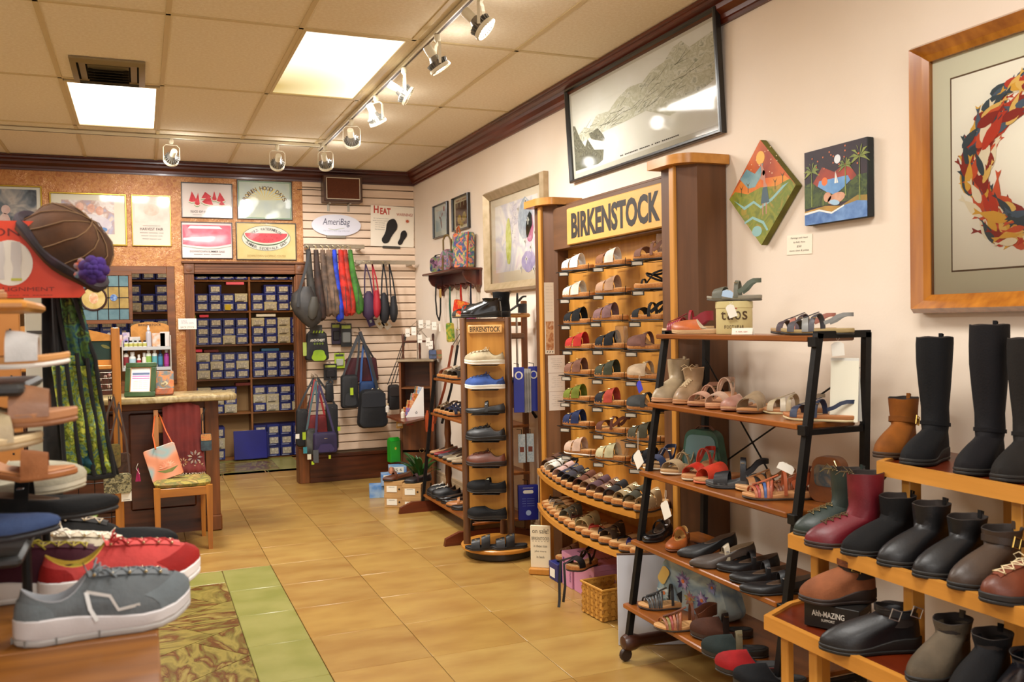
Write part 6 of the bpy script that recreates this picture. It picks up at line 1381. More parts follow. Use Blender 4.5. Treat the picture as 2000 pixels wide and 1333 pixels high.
for fx, fz, r_, c in ((.30, .60, .055, '#2c3c6a'), (.22, .57, .035, '#a8743c'), (.33, .53, .04, '#8a6a34')):
    b = MB(frame((fx+.04, y1-.028-.03*(.62-fz)*3-.016, fz), (1, 0, 0), (0, 0, 1)))
    for k in range(9): a = 2*pi*k/9; l = r_; poly(b, [(.3*l*cos(a), .3*l*sin(a)), (l*.7*cos(a-.22), l*.7*sin(a-.22)), (l*cos(a), l*sin(a)), (l*.7*cos(a+.22), l*.7*sin(a+.22))], .001*k*.2+.004)
    o = b.build('embroidered_flower', mat(c, '#c9b08a', sc=40, rough=.8), scf, smooth=False); o['kind'] = 'stuff'
b = MB()
for i in range(26): x = x0+.08+.265*i/25; b.tube([(x, y1-.10, .497), (x+.006*sin(i*3), y1-.125, .494), (x+.008*cos(i*2), y1-.15, .492)], .0022, 4)
o = b.build('fringe', mat('#4a2418', '#c9b49a', sc=60, rough=.9), scf); o['kind'] = 'stuff'
sb = thing('painted_shoulder_bag', 'square sunset coloured shoulder bag with a lotus on the chair seat', 'bag', M=frame((.155, 6.80, .492), (.97, -.2, 0), (0, .22, 1)) @ RZ(18))
b = MB(); b.loft([[(x*s_, y*s_+.0, z) for x, y in rrect(.215, .235, .012, 3)] for z, s_ in ((-.018, .97), (-.010, 1), (.006, 1), (.012, .98))]); b.build('bag_body', multi(['#c0482c', '#d07a50', '#dd9470', '#90b0b0', '#d88860', '#b84a30'], sc=3.4, rough=.45, det=1), sb)
b = MB(T(.02, .075, .0126))
for k in range(9): a = pi*(k+.5)/9; poly(b, [(0, 0), (.035*cos(a-.18), .035*sin(a-.18)), (.062*cos(a), .062*sin(a)*.8), (.035*cos(a+.18), .035*sin(a+.18))], .0003*k)
b.build('painted_lotus', mat('#d87a54', '#e8b090', sc=30), sb, smooth=False)['kind'] = 'stuff'
b = MB(T(.02, .07, .0124)); poly(b, [(-.075, 0), (-.03, -.03), (.02, -.035), (.07, -.005), (.03, -.008), (-.02, -.01)], 0); b.build('painted_leaves', mat('#5a6a30', '#7c7a3a', sc=20), sb, smooth=False)
inv = sb.matrix_world.inverted()
b = MB(inv); b.tube([(.075, 6.82, .70), (.06, 6.95, .78), (.075, 7.08, .90), (.10, 7.14, .925), (.115, 7.09, .90), (.15, 7.0, .80), (.20, 6.88, .70)], .005, 6); b.build('strap', mat('#b8501c', rough=.5), sb)
pb = thing('phone_pouch', 'small dark floral pouch hanging from the chair post', 'pouch', M=frame((.425, 7.04, .66), (1, 0, 0), (0, 0, 1)))
MB().prism(rrect(.075, .125, .012, 3, y0=-.02), .016, T(0, 0, .005)).build('bag_body', mat('#28303a', '#3a5058', sc=30, rough=.5), pb); MB(T(0, .055, .0215)).prism(rrect(.072, .048, .008, 3), .002).build('flap', multi(['#a8442c', '#c98a4c', '#4a5a3a'], sc=40), pb)
MB().tube([(-.03, .10, .01), (-.028, .25, .03), (.0, .29, .03), (.0, .29, -.03), (-.02, .20, -.01)], .003, 5).build('strap', mat('#1c1a1a'), pb)

# ---------------------------------------------------------------- track lights
M_TW = mat('#d8cfb4', rough=.4); M_FIN = mat('#8c8a84', rough=.35, metal=.7)
TRX, TRY = 1.462, 7.72
def track(label, a, b_):
    t = thing('light_track', label, 'light track', (0, 0, 0)); A, B_ = Vector(a), Vector(b_); d = (B_-A)
    if abs(d.x) > abs(d.y): MB().box(A.x, B_.x, A.y-.018, A.y+.018, CZ-.028, CZ-.003, c=.003).build('rail', M_TW, t); MB().box(A.x, B_.x, A.y-.006, A.y+.006, CZ-.0295, CZ-.027).build('slot', mat('#4a3a28'), t)
    else: MB().box(A.x-.018, A.x+.018, A.y, B_.y, CZ-.028, CZ-.003, c=.003).build('rail', M_TW, t); MB().box(A.x-.006, A.x+.006, A.y, B_.y, CZ-.0295, CZ-.027).build('slot', mat('#4a3a28'), t)
track('long white light track running over the aisle towards the slatted wall', (TRX, 1.2, 0), (TRX, 7.9, 0)); track('white light track running across in front of the back wall', (-2.9, TRY, 0), (TRX-.03, TRY, 0))
def spothead(label, p, aim, lit, power, yoke=0):
    t = thing('track_spotlight', label, 'spotlight', (p[0], p[1], CZ-.028), group='white track spotlights')
    MB().lathe([(.001, -.001), (.016, -.002), (.018, -.03), (.010, -.045), (.001, -.046)], 12).build('mount', M_TW, t)
    d = (Vector(aim)-Vector((p[0], p[1], CZ-.16))).normalized(); rot = d.to_track_quat('-Z', 'Y').to_matrix().to_4x4()
    hv = Vector((d.x, d.y, 0)).normalized(); sd = Vector((-hv.y, hv.x, 0)); C_ = Vector((0, 0, -.155))
    yk = MB(); w_ = .062; pts = [tuple(C_+sd*w_+Vector((0, 0, -.01))), tuple(C_+sd*w_+Vector((0, 0, .085))), tuple(C_+sd*w_*.7+Vector((0, 0, .105))), tuple(C_-sd*w_*.7+Vector((0, 0, .105))), tuple(C_-sd*w_+Vector((0, 0, .085))), tuple(C_-sd*w_+Vector((0, 0, -.01)))]
    yk.strap(pts, tuple(hv), .014, .003); yk.build('yoke', M_TW, t)
    M_ = T(*(C_)) @ rot
    MB(M_).lathe([(.001, .105), (.022, .105), (.024, .10), (.024, .04), (.028, .035)], 16).build('socket', M_TW, t)
    fn = MB(M_); fn.lathe([(.024, .045), (.034, .02), (.046, -.012), (.05, -.02), (.048, -.022)], 22)
    for k in range(18): a = 2*pi*k/18; fn.box(.022, .052, -.0018, .0018, -.018, .03, M=RZ(360*k/18) @ T(0, 0, 0) @ Matrix.Rotation(radians(18), 4, 'Y'))
    fn.build('finned_lamp', M_FIN, t); rg_ = MB(M_); rg_.lathe([(.048, -.014), (.058, -.014), (.06, -.03), (.054, -.034), (.050, -.026), (.048, -.02)], 24); rg_.build('ring', M_TW, t)
    MB(M_).lathe([(.001, -.027), (.046, -.028), (.048, -.022), (.001, -.021)], 20).build('lamp_face', mat('#fff4e0', emit=9 if lit else 5), t)
    if lit or power > 40:
        l_ = bpy.data.lights.new('lamp_leak', 'POINT'); l_.energy = 1.5; l_.color = COOL; l_.shadow_soft_size = .05; lo_ = bpy.data.objects.new('lamp_leak', l_); COL.objects.link(lo_); lo_.location = (p[0]+.09, p[1], CZ-.17)
    s_ = spot('spot_beam', Vector((p[0], p[1], CZ-.183))+d*.04, aim, power, COOL, 80, .9, .05)
    return t
for (px, py), aim, lit, pw, lb in (((988, -14), (2.6, 3.2, 1.7), 1, 18, 'white track spotlight nearest the viewer, cut by the top of the view'), ((846, 63), (2.5, 4.4, 1.3), 1, 34, 'glowing white track spotlight on the long track, nearest whole one'), ((772, 127), (2.62, 4.9, 2.2), 0, 30, 'white track spotlight turned sideways beside the stained light panel'), ((724, 183), (2.5, 6.4, 1.2), 1, 30, 'glowing white track spotlight on the long track, between two others'), ((681, 231), (2.3, 9.0, 1.1), 1, 62, 'glowing white track spotlight just short of the last one'), ((630, 282), (2.0, 9.0, 1.7), 0, 45, 'last white track spotlight of the long track, over the speaker')):
    p = P(px, py, z=CZ-.02); spothead(lb, (TRX, p.y), aim, lit, pw)
for (px, py), aim, lb in (((334, 271), (.0, 9.0, 2.3), 'white track spotlight of the cross track, above the watermelon posters'), ((536, 288), (1.1, 9.0, 2.2), 'white track spotlight of the cross track, above the arched title poster')):
    p = P(px, py, z=CZ-.02); spothead(lb, (p.x, TRY), aim, 0, 42)
# ---------------------------------------------------------------- revolving tower
L3, R3, B3 = Vector((1.975, 5.68, 0)), Vector((2.235, 5.54, 0)), Vector((2.30, 5.84, 0))
TWD = thing('sandal_tower', 'narrow revolving maple tower with walnut posts on a round base', 'display', (0, 0, 0))
cx_, cy_ = 2.185, 5.63
MB(T(cx_, cy_, 0)).lathe([(.001, .0), (.215, 0), (.225, .01), (.225, .05), (.001, .052)], 40).build('plinth', mat('#1c1410', rough=.4), TWD)
MB(T(cx_, cy_, 0)).lathe([(.001, .052), (.25, .053), (.256, .06), (.256, .074), (.25, .08), (.001, .081)], 48).build('turntable', wood('#c98a3a', '#b07428', axis=0, rough=.3), TWD)
for p in (L3, R3, B3): MB(T(p.x, p.y, 0)).lathe([(.001, .08), (.024, .081), (.024, 1.575), (.022, 1.58), (.001, 1.581)], 16).build('post', M_WALN, TWD)
def tframe(A, B_, z, off=0):
    X = (B_-A).normalized(); n = Vector((X.y, -X.x, 0)); return frame((A+B_)/2+Vector((0, 0, z))+n*off, X, (0, 0, 1))
fw_ = (R3-L3).length
for A, B_ in ((L3, R3), (R3, B3), (B3, L3)):
    w_ = (B_-A).length; MB(tframe(A, B_, .9)).box(-w_/2+.02, w_/2-.02, -.66, .66, -.008, .008, c=.002).build('panel', M_MAPLE, TWD)
MB().prism([(L3.x-.02, L3.y), (R3.x, R3.y-.02), (B3.x+.02, B3.y)], .02, T(0, 0, 1.555)).build('top_board', M_WALNY, TWD)
FM = tframe(L3, R3, 0, .012)
MB(FM @ T(-.0, 1.505, 0)).box(-.115, .115, -.028, .028, 0, .014, c=.006).build('sign_plaque', mat('#d9a765', rough=.4), TWD); text('BIRKENSTOCK', mat('#241a10'), TWD, FM @ T(0, 1.505, .0146), .20, .034, bold=.012)
nrm = FM.to_3x3() @ Vector((0, 0, 1))
tow = [('sneaker', 712, '#b8a888', dict(c2='#b0a080', bed='#d8d0bc', c3='#8a7a58'), 'cream canvas sneaker at the top of the tower'), ('sneaker', 760, '#3f5a9c', dict(c2='#30406c', bed='#dcd8cc', c3='#3a4c80'), 'blue canvas sneaker on the tower'), ('mary', 808, '#2a2c2e', {}, 'black strap shoe on the tower'), ('oxford', 861, '#1c1b1c', dict(c2='#1c1c1c'), 'black laced shoe on the tower'), ('oxford', 911, '#6a3520', dict(c2='#3a1e14', sole='#2a1c16'), 'brown laced shoe on the tower'), ('clog', 963, '#1c1c1e', dict(c2='#1c1c1e', bed='#1c1c1e', c3='high'), 'black strapped work clog on the tower'), ('clog', 1015, '#222224', dict(bed='#222224', c3='high'), 'plain black rubber clog at the foot of the tower')]
for kd, py, c, kw, lb in tow:
    p = P(942, py, y=5.54); c0_ = (L3+R3)/2+nrm*.075; z = p.z
    shoe(kd, lb, (c0_.x, c0_.y, z), 152, c, group='shoes on the revolving tower', L=.262, **kw)
    MB(FM @ T(0, z-.006, 0)).box(-.09, .09, -.003, 0, 0, .11, c=.001).build('shoe_ledge', M_WIRE, TWD)
shoe('slide', 'black double buckle sandal on the round base, outer one', (cx_-.16, cy_-.14, .081), 165, '#141416', bed='#1a1a1c', L=.25); shoe('slide', 'black double buckle sandal on the round base, beside the post', (cx_-.01, cy_-.19, .081), 168, '#18181a', bed='#1c1c1e', L=.25)
shoe('boot', 'shiny black ankle boot on top of the tower, front one', (2.085, 5.63, 1.582), 155, '#151416', c3=.125, L=.27); shoe('boot', 'taller black ankle boot behind the front one on the tower top', (2.20, 5.72, 1.582), 165, '#131214', c3=.17, L=.24)
shoe('sandal', 'black slingback sandal with tan lining at the back of the tower top', (2.03, 5.80, 1.582), 110, '#1c1a1a', bed='#a8804c', L=.24)
# packets hanging on the far face of the tower
FB = tframe(R3, B3, 0, .012)
def hookbar(M_, l=.16): return MB(M_).tube([(0, 0, 0), (0, .0, l), (0, .012, l+.006)], .003, 6)
for k, (u, z, lb) in enumerate(((-.02, 1.25, 'royal blue insole packet with a round white seal, front one'), (.05, 1.25, 'royal blue insole packet with a round white seal, next to the clear bag'))):
    M_ = frame(Vector((2.30+.12*k, 5.52+.03*k, z)), (.9, -.3, 0), (0, 0, 1)); t = thing('insole_packet', lb, 'packet', M=M_)
    MB().box(-.035, .035, -.30, 0, -.004, .004, c=.002).build('card', mat('#1c2c98', '#182484', sc=4, rough=.4), t); MB(T(0, -.055, .0045)).prism(ell(0, 0, .027, .027, 20), .0008).build('printed_seal', LABW, t); MB(T(0, -.055, .0054)).prism(ell(0, 0, .017, .02, 16), .0006).build('printed_mark', mat('#1c2c98'), t)
    MB(T(0, 0, 0)).tube([(0, -.01, .0), (0, .02, .0), (-.03, .025, -.02)], .0025, 5).build('hanger', M_WIRE, t)
for k in range(3):
    M_ = frame(Vector((2.34+.022*k, 5.55+.01*k, 1.235)), (.4, -.9, 0), (0, 0, 1)); t = thing('insole_packet', 'pale grey insole packet hanging between the two blue ones, %s' % ordn[k], 'packet', M=M_, group='grey insole packets')
    MB().box(-.03, .03, -.29, 0, -.003, .003, c=.001).build('card', mat('#a8a8a4', '#c4c2bc', sc=12, rough=.5), t)
t = thing('clear_bag', 'clear plastic bag hanging beside the blue packets', 'bag', M=frame(Vector((2.47, 5.60, 1.24)), (.9, -.3, 0), (0, 0, 1))); b = MB(); b.loft([[(x, y, z*.01) for x, z in ((-.05, 0), (0, 1), (.05, 0), (0, -1))] for y in (-.26, -.14, -.02)]); b.build('film', mat('#d8d8dc', rough=.15, trans=.8, alpha=.35), t)
for k in range(2):
    M_ = frame(Vector((2.33+.062*k, 5.56, .80)), (.9, -.3, 0), (0, 0, 1)); t = thing('insole_packet', ('slim grey patterned packet with brown patch, nearer the post', 'slim grey patterned packet with brown patch, further from the post')[k], 'packet', M=M_)
    MB().box(-.024, .024, -.19, 0, -.004, .004, c=.001).build('card', mat('#8fa0a8', '#b4bcbc', sc=90, rough=.5), t); MB().box(-.014, .014, -.12, -.085, .004, .0048).build('printed_patch', mat('#6a2c14'), t); MB().tube([(0, -.01, 0), (0, .03, 0), (-.03, .03, -.03)], .0025, 5).build('hanger', M_WIRE, t)
t = thing('insole_box', 'royal blue insole box hanging low beside the tower', 'box', M=frame(Vector((2.385, 5.60, .45)), (.95, -.25, 0), (0, 0, 1)))
MB().box(-.068, .068, -.235, 0, -.02, .02, c=.003).build('body', mat('#16228a', '#121c78', sc=4, rough=.4), t); MB(T(0, -.055, .0205)).prism(rrect(.07, .022, .0105, 5), .0008).build('printed_insole', LABW, t); MB(T(.0, -.185, .0205)).prism(ell(0, 0, .018, .018, 18), .0008).build('printed_seal', mat('#9aaed0'), t)
for k in range(4): text('--- ------', mat('#8a9ad0'), t, T(0, -.09-.016*k, .0208), .08, .002)
text('COMFORT', LABW, t, T(0, -.018, .0208), .07, .008); MB().tube([(0, -.01, 0), (0, .03, 0), (-.03, .03, -.03)], .003, 5).build('hanger', M_WIRE, t)
# chrome T-stand with a heeled shoe behind the tower
ts = thing('shoe_stand', 'chrome T stand with two wooden arms behind the tower', 'stand', (2.47, 5.95, 1.16)); CHR = mat('#b8b8b4', rough=.2, metal=.9)
MB().tube([(0, 0, 0), (0, 0, .42)], .008, 10).build('pole', CHR, ts); MB().box(-.05, .05, -.05, .05, -.012, 0, c=.003).build('base', CHR, ts)
MB().box(-.15, .10, -.02, .02, .42, .45, c=.008).build('arm', M_MAPLEY, ts); MB().box(-.13, .05, -.03, .0, .27, .31, c=.008).build('arm', M_WALNY, ts)
shoe('heel', 'black heeled sandal lying on the chrome stand arm', (2.42, 5.93, 1.612), 165, '#1c1a1c', c2='#1c1a1c', L=.23, sole='#1c1a1c', bed='#3a2c22')
sbx = thing('side_bracket', 'black framed side shelf with cork pad behind the tower', 'shelf', (0, 0, 0)); MB().box(2.36, 2.61, 5.88, 6.05, 1.125, 1.145, c=.003).build('shelf', M_IRON, sbx)
MB().tube([(2.60, 5.95, 1.13), (2.60, 5.95, 1.0), (2.57, 5.95, .92), (2.61, 5.95, .86)], .012, 6).build('arm', M_IRON, sbx); MB().box(2.36, 2.59, 5.94, 5.955, .94, 1.12).build('back', mat('#7a5434', rough=.8), sbx)

# ---------------------------------------------------------------- low rack behind the tower
LR = thing('shoe_rack', 'low wooden shoe rack with black posts behind the revolving tower', 'rack', (0, 0, 0)); LZ = [1.10, .815, .475, .145]
for y in (5.98, 7.17):
    b = MB(); bar(b, (2.235, y, 1.12), (2.11, y, .07), .012, .012); b.build('post', M_IRON, LR); MB().box(2.52, 2.56, y-.015, y+.015, .05, 1.7, c=.004).build('back_post', M_OAKD, LR)
    ft = MB(); ft.prism([(-.06, 0), (.62, 0), (.62, .05), (.45, .085), (.05, .09), (-.05, .05)], .035, frame((1.97, y+.02, 0), (1, 0, 0), (0, 0, 1))); ft.build('foot', wood('#6a2c10', '#4c1c08', axis=0), LR, smooth=False)
for z in LZ: MB().box(2.10+.11*z, 2.56, 5.96, 7.19, z-.02, z, c=.004).build('shelf', M_RKW, LR)
for z0_, z1_ in ((.475, .8), (.145, .46)): MB(T(2.33, 7.14, 0)).lathe([(.001, z0_), (.02, z0_), (.03, z0_+.05), (.022, z0_+.1), (.03, z0_+.16), (.024, z1_-.06), (.03, z1_-.02), (.001, z1_)], 12).build('turned_spindle', M_OAKD, LR)
MB().box(2.50, 2.54, 6.0, 7.15, 1.52, 1.55, c=.004).build('top_rail', M_OAKDX, LR)
lr = [(0, 'cross', 7.10, '#8a4a30', 'brown strap slide, far end of the low rack top shelf'), (0, 'slide', 7.0, '#b8a890', 'cream pony print slide on the low rack top shelf'), (0, 'slide', 6.89, '#5a5248', 'grey strap slide on the low rack top shelf'), (0, 'slide', 6.78, '#2c2826', 'black strap slide on the low rack top shelf'),
      (1, 'strappy', 7.10, '#7a6244', 'tan strappy sandal, far end of the low rack second shelf'), (1, 'strappy', 6.99, '#3a2c24', 'dark strappy sandal on the low rack second shelf'), (1, 'strappy', 6.88, '#28304a', 'navy strappy sandal on the low rack second shelf'), (1, 'strappy', 6.77, '#2c3040', 'blue black strappy sandal on the low rack second shelf'),
      (2, 'flat', 7.12, '#b88a60', 'nude flat shoe, far end of the low rack third shelf'), (2, 'flat', 7.01, '#8a1c20', 'red flat shoe on the low rack third shelf'), (2, 'flat', 6.90, '#4c4a50', 'pewter flat shoe on the low rack third shelf'), (2, 'flat', 6.79, '#8c7c60', 'gold flecked flat shoe on the low rack third shelf'), (2, 'flat', 6.68, '#c0b090', 'cream flat shoe on the low rack third shelf'), (2, 'flat', 6.56, '#b09878', 'beige flat shoe on the low rack third shelf'),
      (3, 'oxford', 7.04, '#1f2022', 'black laced shoe, far end of the low rack bottom shelf'), (3, 'oxford', 6.92, '#18181a', 'black laced shoe, second along the low rack bottom shelf'), (3, 'flat', 6.80, '#141416', 'black patent shoe on the low rack bottom shelf'), (3, 'flat', 6.68, '#1a1a1c', 'glossy black strap shoe on the low rack bottom shelf'), (3, 'loafer', 6.54, '#b87840', 'tan orange loafer on the low rack bottom shelf'), (3, 'flat', 6.42, '#2c1c16', 'dark brown flat shoe on the low rack bottom shelf')]
for k, kd, y, c, lb in lr: shoe(kd, lb, (2.10+.11*LZ[k]+.12, y, LZ[k]+.001), 160 if k == 3 else 200, c, L=.24, c2='#e0dcd0' if False else None)
# kraft boxes, box with model shoe, plant
KR = mat('#b8905a', '#a88250', sc=6, rough=.8)
kb = [(1.985, 7.45, 0, 'lower kraft shoebox beside the blue box'), (1.985, 7.45, .11, 'upper kraft shoebox beside the blue box'), (2.09, 7.26, 0, 'lower kraft shoebox nearest the low rack'), (2.09, 7.26, .11, 'upper kraft shoebox nearest the low rack')]
for x, y, z, lb in kb:
    t = carton(lb, T(x+.03, y+.12, z) @ RZ(-32), .16, .29, .108, KR, KR, LABW, group='kraft shoeboxes on the floor'); MB(T(.052, -.147, .045) @ Matrix.Rotation(radians(90), 4, 'X')).prism(ell(0, 0, .008, .008, 12), .001).build('finger_hole', mat('#1c140c'), t); text('------', mat('#4a4034'), t, T(-.014, -.1486, .062) @ Matrix.Rotation(radians(90), 4, 'X'), .05, .004)
shoe('loafer', 'brown moccasin on the kraft box nearest the blue boxes', (1.99, 7.50, .222), 190, '#5e3018', L=.27); shoe('loafer', 'dark plum loafer on the kraft box by the iron post', (2.12, 7.32, .222), 195, '#2c1c20', c2='#3a2428', L=.26)
gb = thing('green_carton', 'bright green carton standing on the blue boxes near the desk leg', 'box', (2.16, 8.25, .26), 10); MB().box(-.05, .05, -.04, .04, 0, .20, c=.003).build('body', mat('#1c8a1e', '#16761a', sc=5, rough=.4), gb); MB().prism([(-.04, 0), (.04, 0), (0, .03)], .1, T(-.05, 0, .20) @ Matrix.Rotation(radians(90), 4, 'Z') @ Matrix.Rotation(radians(90), 4, 'X')).build('gable_top', mat('#1a8a20', rough=.4), gb); MB(T(0, -.0405, .13) @ Matrix.Rotation(radians(90), 4, 'X')).prism(ell(0, 0, .010, .013, 8), .0006).build('printed_emblem', mat('#b8a02c'), gb)
for k, (x, y, z, w_, h_, lb, s_) in enumerate(((1.98, 7.98, 0, .24, .11, 'pale blue shoe box on the floor at the foot of the slatted wall', None), (2.03, 7.93, .112, .15, .10, 'blue marbled size box with a paper size card, upper one', 'FS 6'), (2.15, 8.1, .0, .16, .25, 'blue box under the green carton', 'FS 6'))):
    t = carton(lb, T(x, y, z) @ RZ(-12), w_, .16, h_, mat('#3f78b8', '#a8bcc8', sc=7, rough=.5), None, None)
    if s_: MB().box(-.055, .055, -.083, -.081, h_-.055, h_-.005).build('size_card', LABW, t); text(s_, INK, t, T(0, -.0835, h_-.03) @ Matrix.Rotation(radians(90), 4, 'X'), .075, .026)
fo = thing('display_foot', 'pinkish model foot resting on the blue size box', 'model', (2.05, 7.93, .214), -15); f = Foot(.15, .06, .02); b = MB(); f.slab(b, lambda q: 0, lambda q: .012+.02*(1-q), grow=0); b.loft([[(x*.9, y*.95, .012+.02*(1-(y/.15+.5))) for x, y, z in f.ring()], [(x*.7, y*.8-.004, .035+.02*(1-(y/.15+.5))) for x, y, z in f.ring()], [(x*.25, y*.4-.02, .052) for x, y, z in f.ring()]]); b.build('foot_form', mat('#b87c5c', rough=.6), fo)
pl = thing('potted_plant', 'dark green leafy plant behind the kraft boxes', 'plant', (2.22, 7.62, 0)); MB().lathe([(.001, 0), (.06, 0), (.08, .02), (.095, .17), (.10, .18), (.09, .185), (.001, .17)], 18).build('pot', mat('#5a3420', rough=.6), pl)
lm = mat('#1c3c18', '#2f5a24', sc=12, rough=.35); r9 = random.Random(9); l0 = None
lb_ = MB(); rr = []
for i in range(7):
    t_ = i/6; w_ = .022*sin(pi*min(1, t_*1.05+.02))**.8+.001; rr.append([(-w_, t_*.17, .05*sin(t_*2.2)-.006*0), (0, t_*.17, .05*sin(t_*2.2)-.004), (w_, t_*.17, .05*sin(t_*2.2))])
lb_.loft(rr, closed=False); 
for k in range(34):
    M_ = T(0, 0, .17+r9.uniform(0, .10)) @ RZ(r9.uniform(0, 360)) @ T(0, .02, 0) @ Matrix.Rotation(radians(r9.uniform(10, 70)), 4, 'X') @ Matrix.Scale(r9.uniform(.8, 1.35), 4)
    if l0 is None: l0 = lb_.build('leaf', lm, pl); l0.matrix_local = M_
    else: piece(pl, l0, M_)
# ---------------------------------------------------------------- corner writing desk
DKM = Matrix.Translation((2.425, 8.33, 0)) @ RZ(-24); DK = thing('writing_desk', 'small dark oak writing desk with its leaf open in the back corner', 'desk', M=DKM)
hw_, hd_ = .155, .14
for x in (-hw_, hw_-.02): MB().box(x, x+.02, -hd_, hd_, 0, 1.19, c=.002).build('side', M_OAKD, DK)
MB().box(-hw_, hw_, hd_-.012, hd_, .05, 1.19).build('back', M_DKWOOD, DK); MB().box(-hw_-.02, hw_+.02, -hd_-.02, hd_+.0, 1.19, 1.212, c=.006).build('desk_top', mat('#7a6a52', '#93836a', sc=8, rough=.35), DK)
for z in (.68, .95): MB().box(-hw_+.02, hw_-.02, -hd_+.01, hd_-.012, z-.014, z, c=.002).build('shelf', M_OAKDX, DK)
lf = [P(755, 812, z=.70), P(789, 825, z=.70), P(829, 816, z=.70)]
q = [(lf[0].x, lf[0].y), (lf[1].x, lf[1].y), (lf[2].x, lf[2].y), (2.42, 8.17), (2.26, 8.33)]
MB(DKM.inverted()).prism(q, .018, T(0, 0, .682)).build('writing_leaf', wood('#7a3c14', '#5c290c', axis=0, rough=.3), DK, smooth=False)
MB().box(-hw_+.02, hw_-.02, -hd_, -hd_+.015, .36, .64, c=.004).build('door', M_OAKD, DK); MB().box(-hw_+.02, hw_-.02, -hd_, -hd_+.015, .05, .34, c=.004).build('door', M_OAKD, DK)
MB(T(.05, -hd_-.012, .36) @ Matrix.Rotation(radians(90), 4, 'X')).tube([(.022*cos(a), .022*sin(a), 0) for a in [2*pi*i/12 for i in range(12)]], .002, 5, loop=True).build('ring_pull', METAL(), DK)
# white wedge holder with painted wallets
wh = thing('card_holder', 'white wedge shaped holder with a small black flower mark on the desk leaf', 'holder', M=frame(P(824, 815, y=7.98)+Vector((0, 0, .004)), (1, .12, 0), (0, 0, 1)))
MB().prism([(-.16, 0), (.02, 0), (.02, .27), (.012, .27)], .004).build('side_panel', mat('#e4e0da', rough=.6), wh, smooth=False); MB(T(0, 0, -.12)).prism([(-.16, 0), (.02, 0), (.02, .27), (.012, .27)], .004).build('side_panel', mat('#dcd8d0', rough=.6), wh, smooth=False)
for k in range(4): MB().box(-.13+.04*k, -.125+.04*k, .002, .045+.06*k, -.117, 0).build('divider', mat('#dcd8d0', rough=.6), wh)
b = MB(T(-.055, .04, .0045))
for k in range(5): a = 2*pi*k/5+pi/2; poly(b, ell(.009*cos(a), .009*sin(a), .006, .003, 8, a), 0)
b.build('printed_flower', INK, wh, smooth=False)
wc = [('#a8502c', '#c9923c'), ('#7a3a24', '#b06a34'), ('#4c6a98', '#b05a80'), ('#c06a34', '#8a9a60'), ('#8a2c20', '#b8683c'), ('#b87048', '#cfa070'), ('#5a8a7c', '#b07060'), ('#b04a58', '#c99a6a'), ('#c0782c', '#7c3c2c'), ('#3c4a5c', '#7a7a4c'), ('#a85a38', '#c8a058'), ('#6a88b0', '#c0b8a8')]
wn = ['rust', 'brown', 'blue and pink', 'orange and green', 'dark red', 'peach', 'sea green', 'rose', 'amber', 'slate', 'ochre', 'sky blue']
for k, (c, c2) in enumerate(wc):
    r_, c_ = divmod(k, 3); M_ = wh.matrix_world @ T(-.135+.04*r_, .012+.062*r_, -.10+.037*c_) @ Matrix.Rotation(radians(-12), 4, 'Z') @ Matrix.Rotation(radians(20), 4, 'Y')
    t = thing('painted_wallet', '%s painted wallet in row %s of the white wedge holder' % (wn[k], ['one', 'two', 'three', 'four'][r_]), 'wallet', M=M_, group='painted wallets in the wedge holder'); MB().box(-.004, .012, 0, .075, -.026, .026, c=.003).build('wallet_body', mat(c, c2, sc=28, rough=.45), t); MB().box(-.006, -.003, .04, .072, -.024, .024, c=.001).build('flap', mat(c2, c, sc=30, rough=.45), t)
for px, py, c, lb in ((768, 800, '#3c5a98', 'blue and violet painted wallet at the tip of the desk leaf'), (758, 806, '#d0c8bc', 'white figurine bottle at the edge of the desk leaf'), (788, 818, '#d8cdb8', 'cream jar standing at the front of the desk leaf')):
    p = P(px, py, z=.702); t = thing('wallet' if c == '#3c5a98' else 'jar', lb, 'wallet' if c == '#3c5a98' else 'jar', (p.x, p.y+.02, .701))
    if c == '#3c5a98': MB().box(-.028, .028, -.008, .008, 0, .10, c=.004).build('wallet_body', mat(c, '#a05a8a', sc=25, rough=.4), t)
    else: MB().lathe([(.001, 0), (.018, .002), (.02, .05), (.012, .06), (.012, .075), (.001, .076)], 12).build('body', mat(c, rough=.4), t); MB().lathe([(.014, .07), (.014, .085), (.001, .086)], 12).build('cap', mat('#b8a27c', rough=.4), t)
p = P(785, 834, y=8.0); t = thing('price_sign', 'small amber sign hanging under the desk leaf', 'sign', M=frame((p.x-.02, p.y, .60), (1, 0, 0), (0, 0, 1))); MB().box(-.03, .03, 0, .08, -.004, .004, c=.002).build('card', mat('#b88a3c', rough=.6), t); MB().box(-.022, .022, .02, .045, .004, .005).build('printed_label', LABW, t)
t = thing('belt', 'bright red coiled belt under the desk leaf', 'belt', M=frame((p.x+.08, p.y, .64), (1, 0, 0), (0, 0, 1))); MB().strap([(-.03, .02, 0), (.03, .03, .0), (.035, .015, .01), (-.03, .0, .012), (-.032, -.015, 0), (.03, -.01, 0)], (0, 0, 1), .018, .003).build('strap', mat('#b01c14', rough=.4), t)
